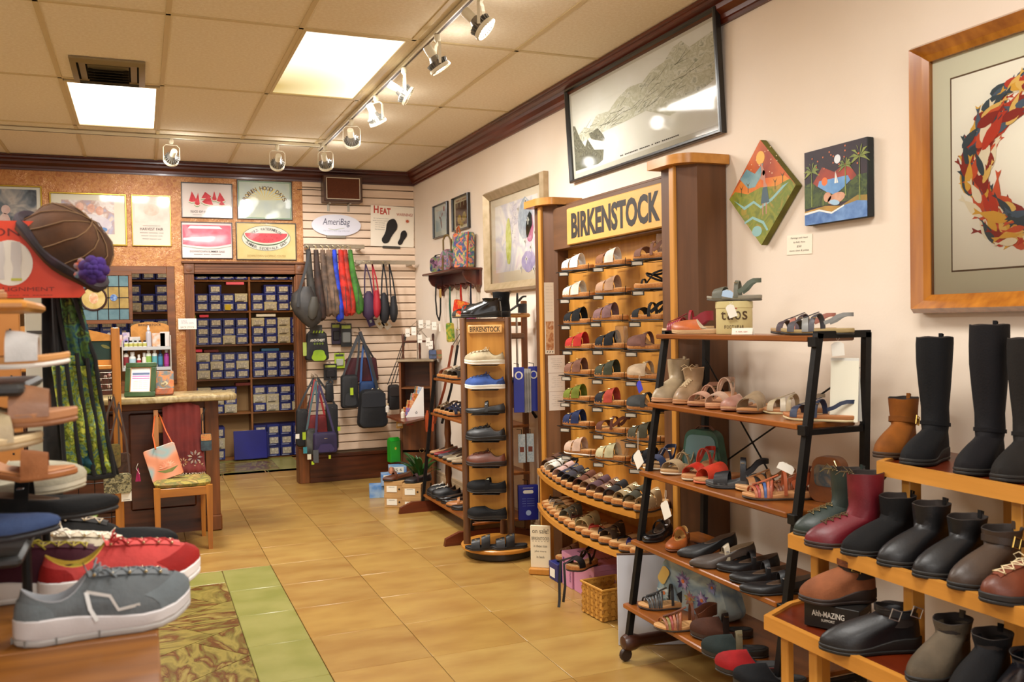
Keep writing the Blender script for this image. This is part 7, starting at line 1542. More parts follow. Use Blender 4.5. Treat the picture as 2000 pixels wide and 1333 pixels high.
# earring cards and jewellery frame on the desk
jf = thing('jewellery_frame', 'dark wooden jewellery frame with turned posts on the desk top', 'frame', M=DKM @ T(.0, 0, 1.213)); 
for x in (-.14, .02, .15): MB(T(x, .06, 0)).lathe([(.001, 0), (.012, 0), (.009, .05), (.013, .1), (.009, .15), (.014, .22), (.010, .235), (.001, .24)], 10).build('post', M_DKWOOD, jf)
MB().box(-.14, .15, .052, .068, .155, .175, c=.003).build('rail', M_DKWOOD, jf)
ej = [(808, 647), (822, 633), (836, 634), (848, 637), (820, 662), (836, 668), (841, 674), (862, 640), (796, 650)]
for k, (px, py) in enumerate(ej):
    p = P(px, py, y=8.2); t = thing('earring_card', 'small white earring card, %s from the slatted wall, above the desk' % ordn[k], 'card', M=frame(p, (1, .1*(k % 3-1), 0), (.05*(k % 3), 0, 1)), group='white earring cards above the desk'); MB().box(-.022, .022, -.038, .038, 0, .001).build('card', mat('#e8e4d8', rough=.7), t)
    b = MB(); b.ball((-.008, -.008, .004), .004, 6, 4); b.ball((.008, -.008, .004), .004, 6, 4); b.build('earrings', mat('#5a4a2c', rough=.3, metal=.5), t)['kind'] = 'stuff'
je = thing('earring_tree', 'thin wire tree holding the earring cards above the desk', 'stand', (2.40, 8.22, 1.213)); MB().tube([(0, 0, 0), (0, 0, .36)], .004, 6).build('stem', METAL('#8a8070'), je)
for k, (px, py) in enumerate(ej): 
    p = P(px, py-6, y=8.21); MB().tube([(0, 0, .2+.02*k), (p.x-2.40, -.01, p.z-1.213)], .0016, 5).build('arm', METAL('#8a8070'), je)
for px, w_, c, c2, lb in ((838, .07, '#3c4a6c', '#1a2028', 'slate blue clutch on the desk top'), (855, .06, '#8a4a24', '#5a6a34', 'brown leaf tooled clutch on the desk top')):
    p = P(px, 700, z=1.215); t = thing('clutch_bag', lb, 'bag', M=frame((p.x-.02, 8.18, 1.2135), (1, -.2, 0), (-.1, .2, 1))); MB().prism(rrect(w_, .085, .012, 3), .018).build('bag_body', mat(c, c2, sc=20, rough=.4), t); MB(T(0, .04, .018)).prism(rrect(w_*.96, .04, .008, 3), .003).build('flap', mat(c2, c, sc=20, rough=.4), t)
# leather straps hanging from the back post of the low rack
for k, (dx, c, lb) in enumerate(((0, '#7a3418', 'long chestnut leather strap slung down to the desk leaf'), (.035, '#1a1818', 'long black leather strap beside the chestnut one'))):
    t = thing('leather_strap', lb, 'strap', (2.44+dx, 7.34, 0)); a_, b2_, c3_ = P(884+10*k, 675, y=7.34), P(868+13*k, 760, y=7.34), P(848+15*k, 828, y=7.34); o_ = Vector((2.44+dx, 7.34, 0))
    MB().strap([a_-o_, b2_-o_, c3_-o_], (1, 0, 0), .022, .004).build('band', mat(c, rough=.4), t); MB().tube([tuple(a_-o_), tuple(Vector((2.51, 7.14, 1.54))-o_)], .003, 5).build('hook', M_IRON, t)
for k in range(3):
    p = P(833+7*k, 815, y=7.93); t = thing('shoe_tongue_belt', 'orange leather belt end, %s of the three under the desk leaf' % ordn[k], 'belt', (p.x, 7.93+.02*k, p.z), group='orange belt ends'); MB().strap([(0.01, 0, .06), (0, 0, 0), (-.002, 0, -.08), (.0, 0, -.135)], (1, 0, 0), [.014, .026, .03, .016], .005).build('band', mat('#b0481c', rough=.45), t)
# ---------------------------------------------------------------- bags on the slatted wall
def pb_(px, py, y): return P(px, py, y=y)
def lump(b, rows, y, M_=None):
    """rows of (px, py, half width in px, half depth in m)"""
    rg = []
    for px, py, hw__, dp in rows:
        c_ = P(px, py, y=y); r_ = (P(px+hw__, py, y=y)-P(px-hw__, py, y=y)).x/2; rg.append([(c_.x+r_*cos(a), y+dp*sin(a), c_.z) for a in [2*pi*i/14 for i in range(14)]])
    return b.loft(rg)
def rail(label, p0, p1, y):
    t = thing('chrome_rail', label, 'rail', (0, 0, 0)); a, b_ = P(*p0, y=y), P(*p1, y=y)
    MB().box(a.x, b_.x, y, y+.012, a.z-.022, a.z+.018, c=.003).build('bar', mat('#b8b0a0', rough=.15, metal=.9), t)
    for x in (a.x+.03, (a.x+b_.x)/2, b_.x-.05): MB().box(x, x+.02, y+.01, BY-.001, a.z-.03, a.z+.01, c=.002).build('bracket', mat('#a8a090', rough=.3, metal=.8), t)
    return t
R1 = rail('upper chrome rail under the oval sign carrying the sling bags', (594, 480), (712, 480), 8.80); R2 = rail('lower chrome rail near the corner carrying the small bags', (694, 512), (811, 512), 8.82)
sl = [(602, 612, 636, 9, '#34302a', 'charcoal'), (617, 627, 628, 9, '#3a2418', 'dark brown'), (630, 641, 619, 9, '#6a5240', 'taupe'), (642, 655, 619, 10, '#765c48', 'lighter taupe with two panels'), (653, 663, 629, 8, '#1c3cc0', 'royal blue'), (665, 677, 618, 9, '#c82410', 'scarlet'), (674, 686, 617, 8, '#b8301c', 'darker red'), (684, 701, 614, 8, '#3f7a24', 'grass green')]
for k, (xt, xb, yb, w_, c, nm) in enumerate(sl):
    t = thing('sling_bag', nm+' sling bag hanging from the upper chrome rail', 'bag', (0, 0, 0), group='sling bags on the upper rail'); y = 8.70-.01*(k % 2)
    b = MB(); yt = 488; L_ = yb-yt
    lump(b, [(xt, yt, w_*.5, .012), (xt+1, yt+L_*.12, w_*.62, .02), (xt+(xb-xt)*.3, yt+L_*.35, w_*.75, .03), (xt+(xb-xt)*.6+1, yt+L_*.6, w_*1.05, .05), (xb, yt+L_*.80, w_*1.18, .065), (xb+1, yb-6, w_*.95, .05), (xb, yb, w_*.3, .02)], y); b.build('bag_body', mat(c, '#'+''.join('%02x' % int(int(c[i:i+2], 16)*.6) for i in (1, 3, 5)), sc=14, rough=.75, bump=.6, bsc=26), t)
    a = P(xt, yt, y=y); MB().tube([(a.x, y, a.z-.01), (a.x, y+.0, a.z+.03), (a.x, 8.80, a.z+.05)], .004, 6).build('hook', METAL('#b8a878'), t)
    a_ = P(xb-w_*.3, yt+L_*.55, y=y-.06); c_ = P(xb, yb-14, y=y-.068); MB().tube([tuple(a_), tuple(c_)], .003, 5).build('zipper', mat('#1a1816', rough=.5), t)
t = thing('sling_bag', 'large grey and black backpack style sling in front of the doorway post', 'bag', (0, 0, 0)); b = MB(); lump(b, [(598, 560, 9, .03), (592, 575, 22, .06), (596, 595, 29, .08), (603, 615, 27, .08), (608, 630, 18, .05), (608, 640, 6, .02)], 8.55); b.build('bag_body', mat('#211f1e', '#37332e', sc=7, rough=.6, bump=.5, bsc=20), t)
MB().strap([P(602, 482, y=8.80), P(604, 490, y=8.62), P(596, 530, y=8.56), P(584, 570, y=8.5), P(582, 600, y=8.46)], (1, 0, 0), .025, .004).build('strap', mat('#1c1a1a', rough=.7), t); b = MB(); lump(b, [(614, 580, 6, .02), (612, 600, 11, .03), (610, 618, 9, .02), (610, 624, 3, .01)], 8.475); b.build('front_pocket', mat('#3a362e', rough=.6), t)
sm_ = [(714, 721, 597, 15, 28, '#34203c', 'plum purple'), (727, 736, 594, 8, 27, '#9c1424', 'crimson'), (749, 751, 602, 11, 30, '#17161a', 'black rounded'), (760, 769, 604, 8, 26, '#131215', 'black narrow')]
for k, (xt, xc, yc, w_, h_, c, nm) in enumerate(sm_):
    t = thing('crossbody_bag', nm+' little bag hanging from the lower chrome rail', 'bag', (0, 0, 0), group='small bags on the lower rail'); y = 8.72-.03*(k % 2)
    b = MB(); lump(b, [(xc-1, yc-h_, w_*.25, .01), (xc-1, yc-h_*.7, w_*.6, .03), (xc, yc-h_*.2, w_*.92, .045), (xc, yc+h_*.3, w_, .05), (xc, yc+h_*.75, w_*.75, .04), (xc, yc+h_, w_*.25, .015)], y); b.build('bag_body', mat(c, rough=.7, bump=.4, bsc=30), t)
    for s_ in (-1, 1): MB().strap([P(xt, 516, y=y), P(xt+(xc-xt)*.5+s_*w_*.35, (516+yc-h_)/2, y=y), P(xc+s_*w_*.6, yc-h_*.5, y=y)], (1, 0, 0), .014, .003).build('strap', mat(c, rough=.7), t)
    a = P(xt, 516, y=y); MB().tube([tuple(a), (a.x, y, a.z+.02), (a.x, 8.82, a.z+.03)], .003, 6).build('hook', METAL('#b8a878'), t)
for px, py, r_, c, lb in ((724, 628, 20, '#4a3a6c', 'purple tinted swing card under the plum bag'), (741, 633, 40, '#d8d0bc', 'white diamond card with a gold emblem under the black bags'), (755, 634, 38, '#dcd6c8', 'plain white diamond card under the black bags')):
    M_ = MBk(px, py, .04) @ RZ(r_); t = thing('swing_card', lb, 'card', M=M_); MB().box(-.035, .035, -.05, .05, 0, .0015).build('card', mat(c, rough=.6), t); MB().box(-.012, .012, -.015, .015, .0014, .002).build('printed_emblem', mat('#a88a4c' if r_ > 30 else '#b8c4c0'), t)
def flatbag(label, x0, y0, x1, y1, c, y, dep=.07, flap=None, pocket=None, strapc=None, top=None, r=.03, name='shoulder_bag', c2=None, extra=None, tp=.9, zips=True, group=None, shade=.7):
    a, b_ = P(x0, y0, y=y), P(x1, y1, y=y); w_, h_ = b_.x-a.x, a.z-b_.z; M_ = frame(((a.x+b_.x)/2, y, b_.z), (1, 0, 0), (0, 0, 1)); t = thing(name, label, 'bag', M=M_, group=group)
    b = MB(); b.loft([[(x*s_, q*s_+h_*(1-s_)*.5, z) for x, q in rrect(w_, h_, min(r, w_*.4, h_*.4), 5, tp=tp)] for z, s_ in ((-dep/2, .9), (-dep*.3, 1), (dep*.2, 1.0), (dep*.45, .93), (dep/2, .82))]); b.build('bag_body', mat(c, c2 or '#'+''.join('%02x' % int(int(c[i:i+2], 16)*shade) for i in (1, 3, 5)), sc=9, rough=.65, bump=.4, bsc=24), t)
    if flap: MB(T(0, h_*.55, dep/2)).prism(rrect(w_*.8, h_*.36, .02, 4), .006).build('flap', mat(flap, rough=.6), t)
    if pocket: MB(T(0, h_*.08, dep/2)).prism(rrect(w_*.7, h_*.38, .03, 4, tp=.8), .008).build('pocket', mat(pocket, rough=.55), t)
    if zips: MB().tube([(-w_*.36, h_*.90, dep*.42), (0, h_*.93, dep*.46), (w_*.36, h_*.90, dep*.42)], .0028, 5).build('zipper', mat('#5a564e', rough=.3, metal=.6), t)
    if strapc and top:
        tp_ = M_.inverted() @ P(top[0], top[1], y=y+.02)
        for s_ in (-1, 1): MB().strap([tuple(tp_), tuple(tp_.lerp(Vector((s_*w_*.36, h_*.95, 0)), .5)+Vector((s_*.008, 0, .01))), (s_*w_*.38, h_*.93, 0)], (1, 0, .2), .020, .004).build('strap', mat(strapc, rough=.6), t)
        MB().tube([tuple(tp_+Vector((0, .004, .01))), tuple(tp_+Vector((0, .02, -.02))), (tp_.x, tp_.y+.03, -(BY-y)*-1-.0 if False else -(BY-y)+.0)], .004, 6).build('hook', METAL('#a8a090'), t)
    return t, w_, h_
at, w_, h_ = flatbag('black and lime ANTI-THEFT day bag hanging beside the doorway post', 595, 650, 642, 704, '#17181a', 8.80, .09, None, None, '#17181a', (616, 640), name='anti_theft_bag', tp=.85)
MB(T(.01, .0, .046)).prism(rrect(w_*.62, h_*.38, .035, 5, tp=.8), .010).build('lime_pocket', mat('#8aa81c', '#6a8a14', sc=6, rough=.4), at)
text('ANTI-THEFT', LABW, at, T(.0, h_*.72, .047), w_*.62, .026, bold=.02); text('o o o o', mat('#8aa81c'), at, T(.01, h_*.60, .047), w_*.4, .018)
MB(T(-.01, h_*.93, .03)).box(-.06, .06, 0, .09, 0, .004, c=.002).build('header_card', mat('#3a3a38', rough=.5), at)
for k in range(4): MB(T(-.045+.028*k, h_*.93+.005, .0345)).prism([(0, 0), (.014, 0), (.024, .03), (.010, .03)], .0006).build('lime_stripe', mat('#9ab820', rough=.5), at)
MB(T(-w_*.52, h_*.4, .03)).box(-.02, .015, -.06, .07, 0, .006, c=.002).build('lime_tag', mat('#9aa84c', rough=.5), at)
def blister(label, px, py, w_, h_, c, c2, off=.05):
    t = thing('blister_pack', label, 'packet', M=MBk(px, py, off)); MB().box(-w_/2, w_/2, -h_/2, h_/2, 0, .006, c=.002).build('card', mat(c, rough=.4), t); MB().box(-w_*.36, w_*.36, -h_*.32, h_*.12, .006, .022, c=.006).build('content', mat(c2, rough=.35), t); MB().box(-w_*.4, w_*.4, h_*.28, h_*.42, .006, .007).build('printed_title', mat('#a8b84c' if c != '#9ab820' else '#3a3c3a', rough=.5), t); MB().tube([(0, h_/2-.012, .007), (0, h_/2+.012, .0), (0, h_/2+.012, -off)], .003, 5).build('peg', METAL('#a8a090'), t); return t
blister('purple and black pack on the slatted wall', 656, 652, .09, .21, '#241a34', '#15151a'); blister('grey and lime neck pillow pack beside the purple one', 676, 655, .11, .23, '#1c1e1e', '#7a7c78', .08); blister('small lime topped clear pack above the wide box', 663, 705, .10, .15, '#9ab820', '#a8aa9c'); blister('wide black pack with pink and lime stripes', 645, 727, .13, .16, '#1a1a1c', '#1c1c20', .07)
t, w1, h1 = flatbag('small black zipped pouch hanging between the bag groups', 635, 748, 652, 785, '#151518', 8.86, .05, name='pouch', strapc='#151518', top=(646, 742))
flatbag('burgundy canvas tote at the back of the middle bag group', 672, 700, 739, 745, '#48101a', 8.86, .06, None, None, '#1c1a1c', (700, 655), name='tote_bag')
flatbag('blue edged bag between the burgundy tote and black backpack', 700, 746, 735, 790, '#1c3c6c', 8.78, .06, None, None, '#24508c', (710, 672), name='shoulder_bag')
flatbag('black shoulder bag with grey mesh top in the middle group', 665, 733, 700, 797, '#1b1c1f', 8.74, .08, None, '#232528', '#1a1c20', (702, 655), name='shoulder_bag', tp=.95)
t, w1, h1 = flatbag('big black nylon shoulder bag with a flap pocket, front of the middle group', 697, 762, 757, 834, '#14171c', 8.62, .12, '#171a20', None, None, None, r=.06, tp=.8, name='shoulder_bag')
MB(t.matrix_world.inverted()).strap([P(738, 764, y=8.62), P(722, 700, y=8.68), P(703, 648, y=8.74)], (1, 0, 0), .03, .004).build('strap', mat('#15171c', rough=.6), t)
for s_ in (-.03, .03): MB(T(w1*.12+s_, h1*.98, .0)).tube([(.012*cos(a), .015*sin(a), .02) for a in [2*pi*i/10 for i in range(10)]], .003, 5, loop=True).build('clip', METAL(), t)
MB(t.matrix_world.inverted()).tube([P(703, 646, y=8.74), P(700, 640, y=8.80), P(699, 640, y=9.0)], .005, 6).build('peg', METAL('#8a8478'), t)
t, w1, h1 = flatbag('dark leather handbag with long thin straps by the desk', 757, 752, 782, 800, '#1c1412', 8.70, .08, '#241a16', None, None, None, name='handbag')
iv = t.matrix_world.inverted()
for a_, b2 in (((792, 654), (757, 752)), ((793, 655), (764, 752)), ((794, 654), (772, 748))): MB(iv).strap([P(*a_, y=8.72), P((a_[0]+b2[0])/2+1, (a_[1]+b2[1])/2, y=8.70), P(*b2, y=8.70)], (1, 0, 0), .008, .003).build('strap', mat('#1c1614'), t)
MB(iv).tube([P(792, 655, y=8.72), P(790, 652, y=9.0)], .004, 5).build('peg', METAL('#8a8478'), t)
# lower left cluster
flatbag('black tote at the back of the lower bag cluster, nearest the doorway', 577, 800, 604, 872, '#17181a', 8.84, .07, None, None, '#141416', (613, 738), name='tote_bag'); flatbag('black tote at the back of the lower bag cluster, over the slats', 636, 790, 661, 878, '#1a1b1e', 8.84, .07, None, None, '#17181a', (620, 738), name='tote_bag', tp=1)
flatbag('black patterned satchel inside the lower bag cluster', 596, 838, 622, 888, '#1e1e1c', 8.72, .08, None, None, '#3c5458', (617, 745), name='shoulder_bag', c2='#5a5a52')
flatbag('red bag with red strap inside the lower bag cluster', 598, 812, 640, 852, '#7a1418', 8.76, .07, None, None, '#981a1c', (615, 742), name='shoulder_bag')
t, w1, h1 = flatbag('purple crossbody bag at the front of the lower bag cluster', 611, 846, 659, 884, '#2e2348', 8.60, .08, None, '#32264e', '#2e2448', (624, 752), name='crossbody_bag', tp=.97, shade=.8)
MB(T(0, h1*.72, .041)).box(-.015, .015, -.004, .004, 0, .002, c=.001).build('metal_badge', METAL('#b8b0a0'), t)
for px, py, c, w_, h_, lb in ((617, 892, '#4a4c4e', .05, .12, 'grey card tag with a lime stripe below the purple bag'), (594, 852, '#9ab020', .03, .07, 'lime tag on the bag cluster, upper one'), (596, 880, '#2c7a84', .035, .06, 'teal tag below the bag cluster'), (604, 893, '#cdc4a8', .035, .05, 'cream tag below the bag cluster'), (581, 853, '#dcd8cc', .035, .045, 'white tag on the tote nearest the doorway'), (662, 838, '#9ab020', .025, .04, 'lime clip tag on the tote over the slats'), (644, 893, '#a8b02c', .02, .035, 'lime tag dangling under the purple bag'), (687, 765, '#a0b820', .03, .07, 'lime tag on the black mesh top bag'), (611, 905, '#a8c020', .025, .03, 'small lime square at the bottom of the grey card tag'), (690, 620, '#a8a8a8', .0, .0, '')):
    if lb: t = thing('bag_tag', lb, 'tag', M=frame(P(px, py, y=8.66 if px > 680 else 8.54), (1, 0, 0), (0, 0, 1))); MB().box(-w_/2, w_/2, -h_/2, h_/2, 0, .002).build('card', mat(c, rough=.5), t); MB().tube([(0, h_/2-.005, .002), (.003, h_/2+.03, .006), (0, h_/2+.05, .0), (0, h_/2+.055, -.10)], .001, 4).build('string', mat('#1c1c1c'), t)
# ---------------------------------------------------------------- bracket shelf with bags on the right wall
WS = thing('wall_shelf', 'dark cherry wall shelf with scalloped apron and pegs', 'shelf', (0, 0, 0)); M_CHR = wood('#5c2410', '#401608', axis=1, rough=.3, coat=.3)
ya, yb_ = 8.10, 7.02; MB().box(2.42, 2.62, yb_, ya, 1.985, 2.005, c=.006).build('shelf_board', M_CHR, WS)
for y in (7.06, 8.02): MB(frame((2.6195, y+.02, 0), (-1, 0, 0), (0, 0, 1))).prism([(0, 1.985), (0, 1.80), (.02, 1.80), (.05, 1.86), (.12, 1.90), (.15, 1.95), (.15, 1.985)], .02, T(0, 0, 0)).build('bracket', M_CHR, WS, smooth=False)
q = [(ya-.06, 1.985), (yb_+.02, 1.985), (yb_+.02, 1.86)]+[(yb_+.04+(ya-yb_-.12)*i/30, 1.84+.035*abs(sin(pi*i/6))) for i in range(31)]; MB(frame((2.598, 0, 0), (0, 1, 0), (0, 0, 1))).prism(q, .02, T(0, 0, -.0)).build('apron', M_CHR, WS, smooth=False)
for k in range(7): MB(T(2.598, yb_+.10+.145*k, 1.885) @ Matrix.Rotation(radians(-90), 4, 'Y')).lathe([(.001, 0), (.006, 0), (.006, .03), (.010, .036), (.009, .044), (.001, .046)], 10).build('peg', M_CHR, WS)
zt = 2.006
def wbag(label, y, w_, h_, dep, cols, x=2.53, tp=.9, name='handbag', r=.04, rz=0, lean=0):
    t = thing(name, label, 'bag', M=frame((x, y, zt), (.35, -.94, 0), (lean, 0, 1))); b = MB(); b.loft([[(q[0]*s_, q[1]*s_+h_*(1-s_)*.4, z) for q in rrect(w_, h_, r, 5, tp=tp)] for z, s_ in ((-dep/2, .88), (-dep*.3, 1), (dep*.3, 1), (dep/2, .88))]); b.build('bag_body', multi(cols, sc=16, rough=.5, det=2), t); return t
t = wbag('small black floral painted bag at the corner end of the wall shelf', 7.93, .15, .15, .10, ['#1c1c24', '#2c3a6c', '#6a7a34', '#8a5a78', '#15151c'], tp=1); MB().strap([(-.06, .14, 0), (-.04, .165, .0), (.05, .17, 0), (.07, .14, 0)], (0, 0, 1), .02, .004).build('handle', mat('#1a1816'), t); MB().tube([(-.07, .14, .03), (.07, .145, .03)], .003, 5).build('zipper', METAL(), t)
t = wbag('round top painted satchel with two olive handles on the wall shelf', 7.58, .22, .19, .14, ['#5a4424', '#8a3c4c', '#3c6a54', '#9a6a8a', '#6a5428', '#3c5a9c'], tp=.62, r=.06)
for z in (-.04, .04): MB().tube([(-.05, .17, z), (-.04, .27, z*1.2), (-.01, .31, z*1.2), (.03, .31, z*1.2), (.06, .27, z*1.2), (.06, .17, z)], .008, 7).build('handle', mat('#6a5428', rough=.5), t)
MB().strap([(-.02, .005, .072), (-.02, .10, .075), (-.02, .18, .06)], (1, 0, 0), .022, .004).build('trim_band', mat('#5a4420', rough=.5), t)
t = wbag('tall sunset painted tote leaning at the near end of the wall shelf', 7.23, .20, .30, .08, ['#c0502c', '#d8884c', '#3c3c8c', '#5a8a5c', '#d8a070', '#7a3c7c'], tp=1.15, r=.02)
MB().tube([(-.08, .28, 0), (-.085, .34, .0), (-.06, .36, 0), (-.02, .30, .02)], .007, 6).build('handle', mat('#a8501c'), t); MB().strap([(.09, .0, .042), (.10, .15, .044), (.115, .30, .042)], (1, 0, 0), .014, .003).build('piping', mat('#b8481c'), t)
def hang(label, y, z0, cols, w_, h_, strap_l, sc_=None, name='clutch_bag', loop=False, rz=0):
    t = thing(name, label, 'bag', M=frame((2.545, y, z0), (.35, -.94, 0), (0, 0, 1)))
    MB(T(0, -strap_l-h_, 0) @ RZ(rz)).prism(rrect(w_, h_, .02, 4), .03, T(0, 0, -.015)).build('bag_body', multi(cols, sc=22, rough=.5, det=2), t)
    MB().strap([(0, -strap_l-.01, 0), (-.006, -strap_l*.5, .004), (0, 0, 0), (.006, -strap_l*.5, .004), (.01, -strap_l-.005, 0)], (0, 0, 1), .012, .003).build('strap', mat(sc_ or cols[0], rough=.5), t)
    if loop: MB().tube([(.02+.03*cos(a), -strap_l-h_-.04+.055*sin(a), .0) for a in [2*pi*i/14 for i in range(14)]], .004, 5, loop=True).build('wrist_loop', mat(cols[0], rough=.5), t)
    return t
hang('red painted clutch with a sunflower hanging under the wall shelf', 7.36, 1.875, ['#b02414', '#c02a18', '#c8341c', '#c98a2c', '#b02a18'], .21, .115, .14, name='clutch_bag', loop=True, rz=-14)
hang('green and yellow painted pouch hanging behind the desk', 7.66, 1.87, ['#1c4a34', '#6a8a2c', '#b8a034', '#1c3c3c'], .08, .17, .32, '#1c5a44', name='pouch', rz=4)
hang('navy floral pouch on a dark strap under the wall shelf', 7.11, 1.87, ['#1c2a5c', '#a83c4c', '#2a3c78', '#3a6a6c'], .09, .10, .25, '#1c2030', name='pouch')
t = thing('leather_strap', 'thin black strap looped under the corner end of the wall shelf', 'strap', (2.53, 8.0, 1.87)); MB().strap([(0, .02, .04), (0, .04, -.10), (0, .01, -.24), (0, -.06, -.30), (0, -.10, -.22), (0, -.11, -.08)], (1, 0, 0), .014, .003).build('band', mat('#15120f'), t); MB().box(-.004, .004, -.13, -.08, -.09, -.01, c=.002).build('amber_tag', mat('#a8843c', rough=.5), t)
for k, y in enumerate((7.52, 7.45, 7.22, 7.0, 6.95)): t = thing('chain_necklace', 'thin chain necklace hanging under the wall shelf, %s along' % ordn[k], 'necklace', (2.56, y, 1.86), group='chain necklaces'); MB().tube([(0, .012, 0), (0, .014, -.2), (0, 0, -.36), (0, -.012, -.2), (0, -.012, 0)], .0014, 4).build('chain', METAL('#8a7a5a'), t); MB().ball((0, 0, -.37), .008, 8, 5).build('pendant', METAL('#a8905a'), t)
# ---------------------------------------------------------------- display fixture with purses beside the chair
DF = thing('purse_fixture', 'oak display fixture with green leaf print panels and wire grid by the chair', 'display', (0, 0, 0)); yf = 6.78
xr = P(240, 900, y=yf).x; z_ = P(230, 640, y=yf).z
MB().box(xr-.055, xr, yf-.02, yf+.03, 0, z_, c=.005).build('post', M_CH, DF); MB().box(xr-.95, xr-.90, yf-.02, yf+.03, 0, z_, c=.005).build('post', M_CH, DF)
MB(frame((0, yf+.012, 0), (1, 0, 0), (0, 0, 1))).prism([(xr-.90, z_-.09), (xr-.055, z_-.09), (xr-.055, z_-.05)]+[(xr-.055-.845*t, z_-.05+.075*sin(pi*t)) for t in [i/12 for i in range(1, 12)]]+[(xr-.90, z_-.05)], .02).build('arched_top', M_MAPLEY, DF, smooth=False)
MB().box(xr-.90, xr-.055, yf+.0, yf+.02, z_-.22, z_-.09).build('leaf_print_panel', mat('#12342c', '#0e2c26', sc=6, rough=.7), DF)
b = MB(frame((0, yf-.001, 0), (1, 0, 0), (0, 0, 1)))
for k in range(9): x = xr-.09-.09*k; zz = z_-.13-.05*(k % 2); poly(b, ell(x, zz, .03, .011, 12, .5 if k % 2 else -.4), 0)
b.build('printed_leaves', mat('#6a6a34', rough=.7), DF, smooth=False)['kind'] = 'stuff'
MB().box(xr-.90, xr-.055, yf-.09, yf+.02, z_-.28, z_-.255, c=.003).build('ledge', M_MAPLEY, DF); MB().box(xr-.90, xr-.055, yf-.0, yf+.02, z_-.255, z_-.22).build('rail', M_MAPLEY, DF)
MB().box(xr-.90, xr-.055, yf+.0, yf+.015, z_-.46, z_-.29).build('lower_back', M_DKWOOD, DF)
g = MB()
for k in range(9): g.tube([(xr-.08-.1*k, yf-.01, .12), (xr-.08-.1*k, yf-.01, z_-.47)], .003, 5)
for k in range(8): g.tube([(xr-.90, yf-.014, .14+.12*k), (xr-.055, yf-.014, .14+.12*k)], .003, 5)
g.build('wire_grid', M_WIRE, DF)['kind'] = 'stuff'
bk2 = thing('wire_basket', 'small wire basket of keyrings hooked on the purse fixture', 'basket', M=frame(P(203, 745, y=yf-.08), (1, 0, 0), (0, 0, 1))); b = MB()
for k in range(6): b.tube([(-.05+.02*k, -.06, .03), (-.05+.02*k, .06, .04)], .0015, 4)
for k in range(4): b.tube([(-.05, -.06+.04*k, .033), (.05, -.06+.04*k, .036), (.05, -.06+.04*k, -.03), (-.05, -.06+.04*k, -.03)], .0015, 4, loop=True)
b.build('wires', METAL('#8a8478'), bk2)['kind'] = 'stuff'
b = MB(); r7 = random.Random(4)
for k in range(9): b.ball((r7.uniform(-.04, .04), r7.uniform(-.05, .06), r7.uniform(-.02, .02)), .012, 7, 5)
b.build('keyrings', multi(['#b8905c', '#8a3c4c', '#c9b8a0', '#5a3a2c'], sc=50), bk2)['kind'] = 'stuff'
pu = [('brown crossbody with long straps on the purse fixture', 228, 905, .17, .13, ['#3a2214', '#4a2c1a', '#2c180e'], '#5c341c', (215, 780)), ('olive striped purse on the purse fixture', 212, 892, .15, .16, ['#4a4a20', '#6a5a24', '#3a3018'], '#3c2c1c', (222, 775)), ('cream and black tapestry purse hanging lowest on the purse fixture', 230, 945, .17, .13, ['#8a8258', '#2c2a20', '#a09870', '#4a4434'], '#3a2418', (232, 790))]
for k, (lb, px, py, w_, h_, cols, sc_, tp_) in enumerate(pu):
    M_ = frame(P(px, py, y=yf-.10-.03*k), (1, 0, 0), (0, 0, 1)); t = thing('purse', lb, 'bag', M=M_); iv = M_.inverted()
    MB(T(0, -h_/2, -.02)).prism(rrect(w_, h_, .02, 4), .04).build('bag_body', multi(cols, sc=40 if k == 2 else 16, rough=.6), t); MB(T(0, h_*.05, .02)).prism(rrect(w_*.9, h_*.4, .015, 4), .004).build('flap', multi(cols[::-1], sc=30, rough=.6), t)
    q = iv @ P(*tp_, y=yf-.10)
    for s_ in (-1, 1): MB().strap([tuple(q), tuple(q.lerp(Vector((s_*w_*.45, h_*.3, 0)), .5)+Vector((s_*.012, 0, 0))), (s_*w_*.45, h_*.35, 0)], (1, 0, 0), .012, .003).build('strap', mat(sc_, rough=.5), t)
    MB().tube([tuple(q), (q.x, q.y+.01, q.z-.10)], .004, 5).build('hook', METAL('#8a8478'), t)
t = thing('bag_tag', 'white paper tag under the tapestry purse', 'tag', M=frame(P(247, 968, y=yf-.16), (1, 0, 0), (0, 0, 1))); MB().box(-.032, .032, -.04, .04, 0, .002).build('card', WT, t); text('-----', INK, t, T(0, -.03, .0024), .04, .003); MB().tube([(0, .04, .001), (-.01, .09, .0)], .001, 4).build('string', WT, t)
t = thing('tassel', 'pink and white ribbon tassel on the purse fixture', 'tassel', (P(270, 930, y=yf-.16).x, yf-.16, P(270, 915, y=yf-.16).z)); b = MB(); [b.tube([(0, 0, 0), (.003*k-.01, .004*sin(k), -.05), (.005*k-.017, 0, -.09)], .0025, 5) for k in range(7)]; b.build('ribbons', mat('#a8245c', rough=.6), t)['kind'] = 'stuff'; MB().strap([(0, 0, .03), (-.012, 0, 0), (.01, 0, -.04)], (0, 1, 0), .012, .002).build('white_ribbon', WT, t)
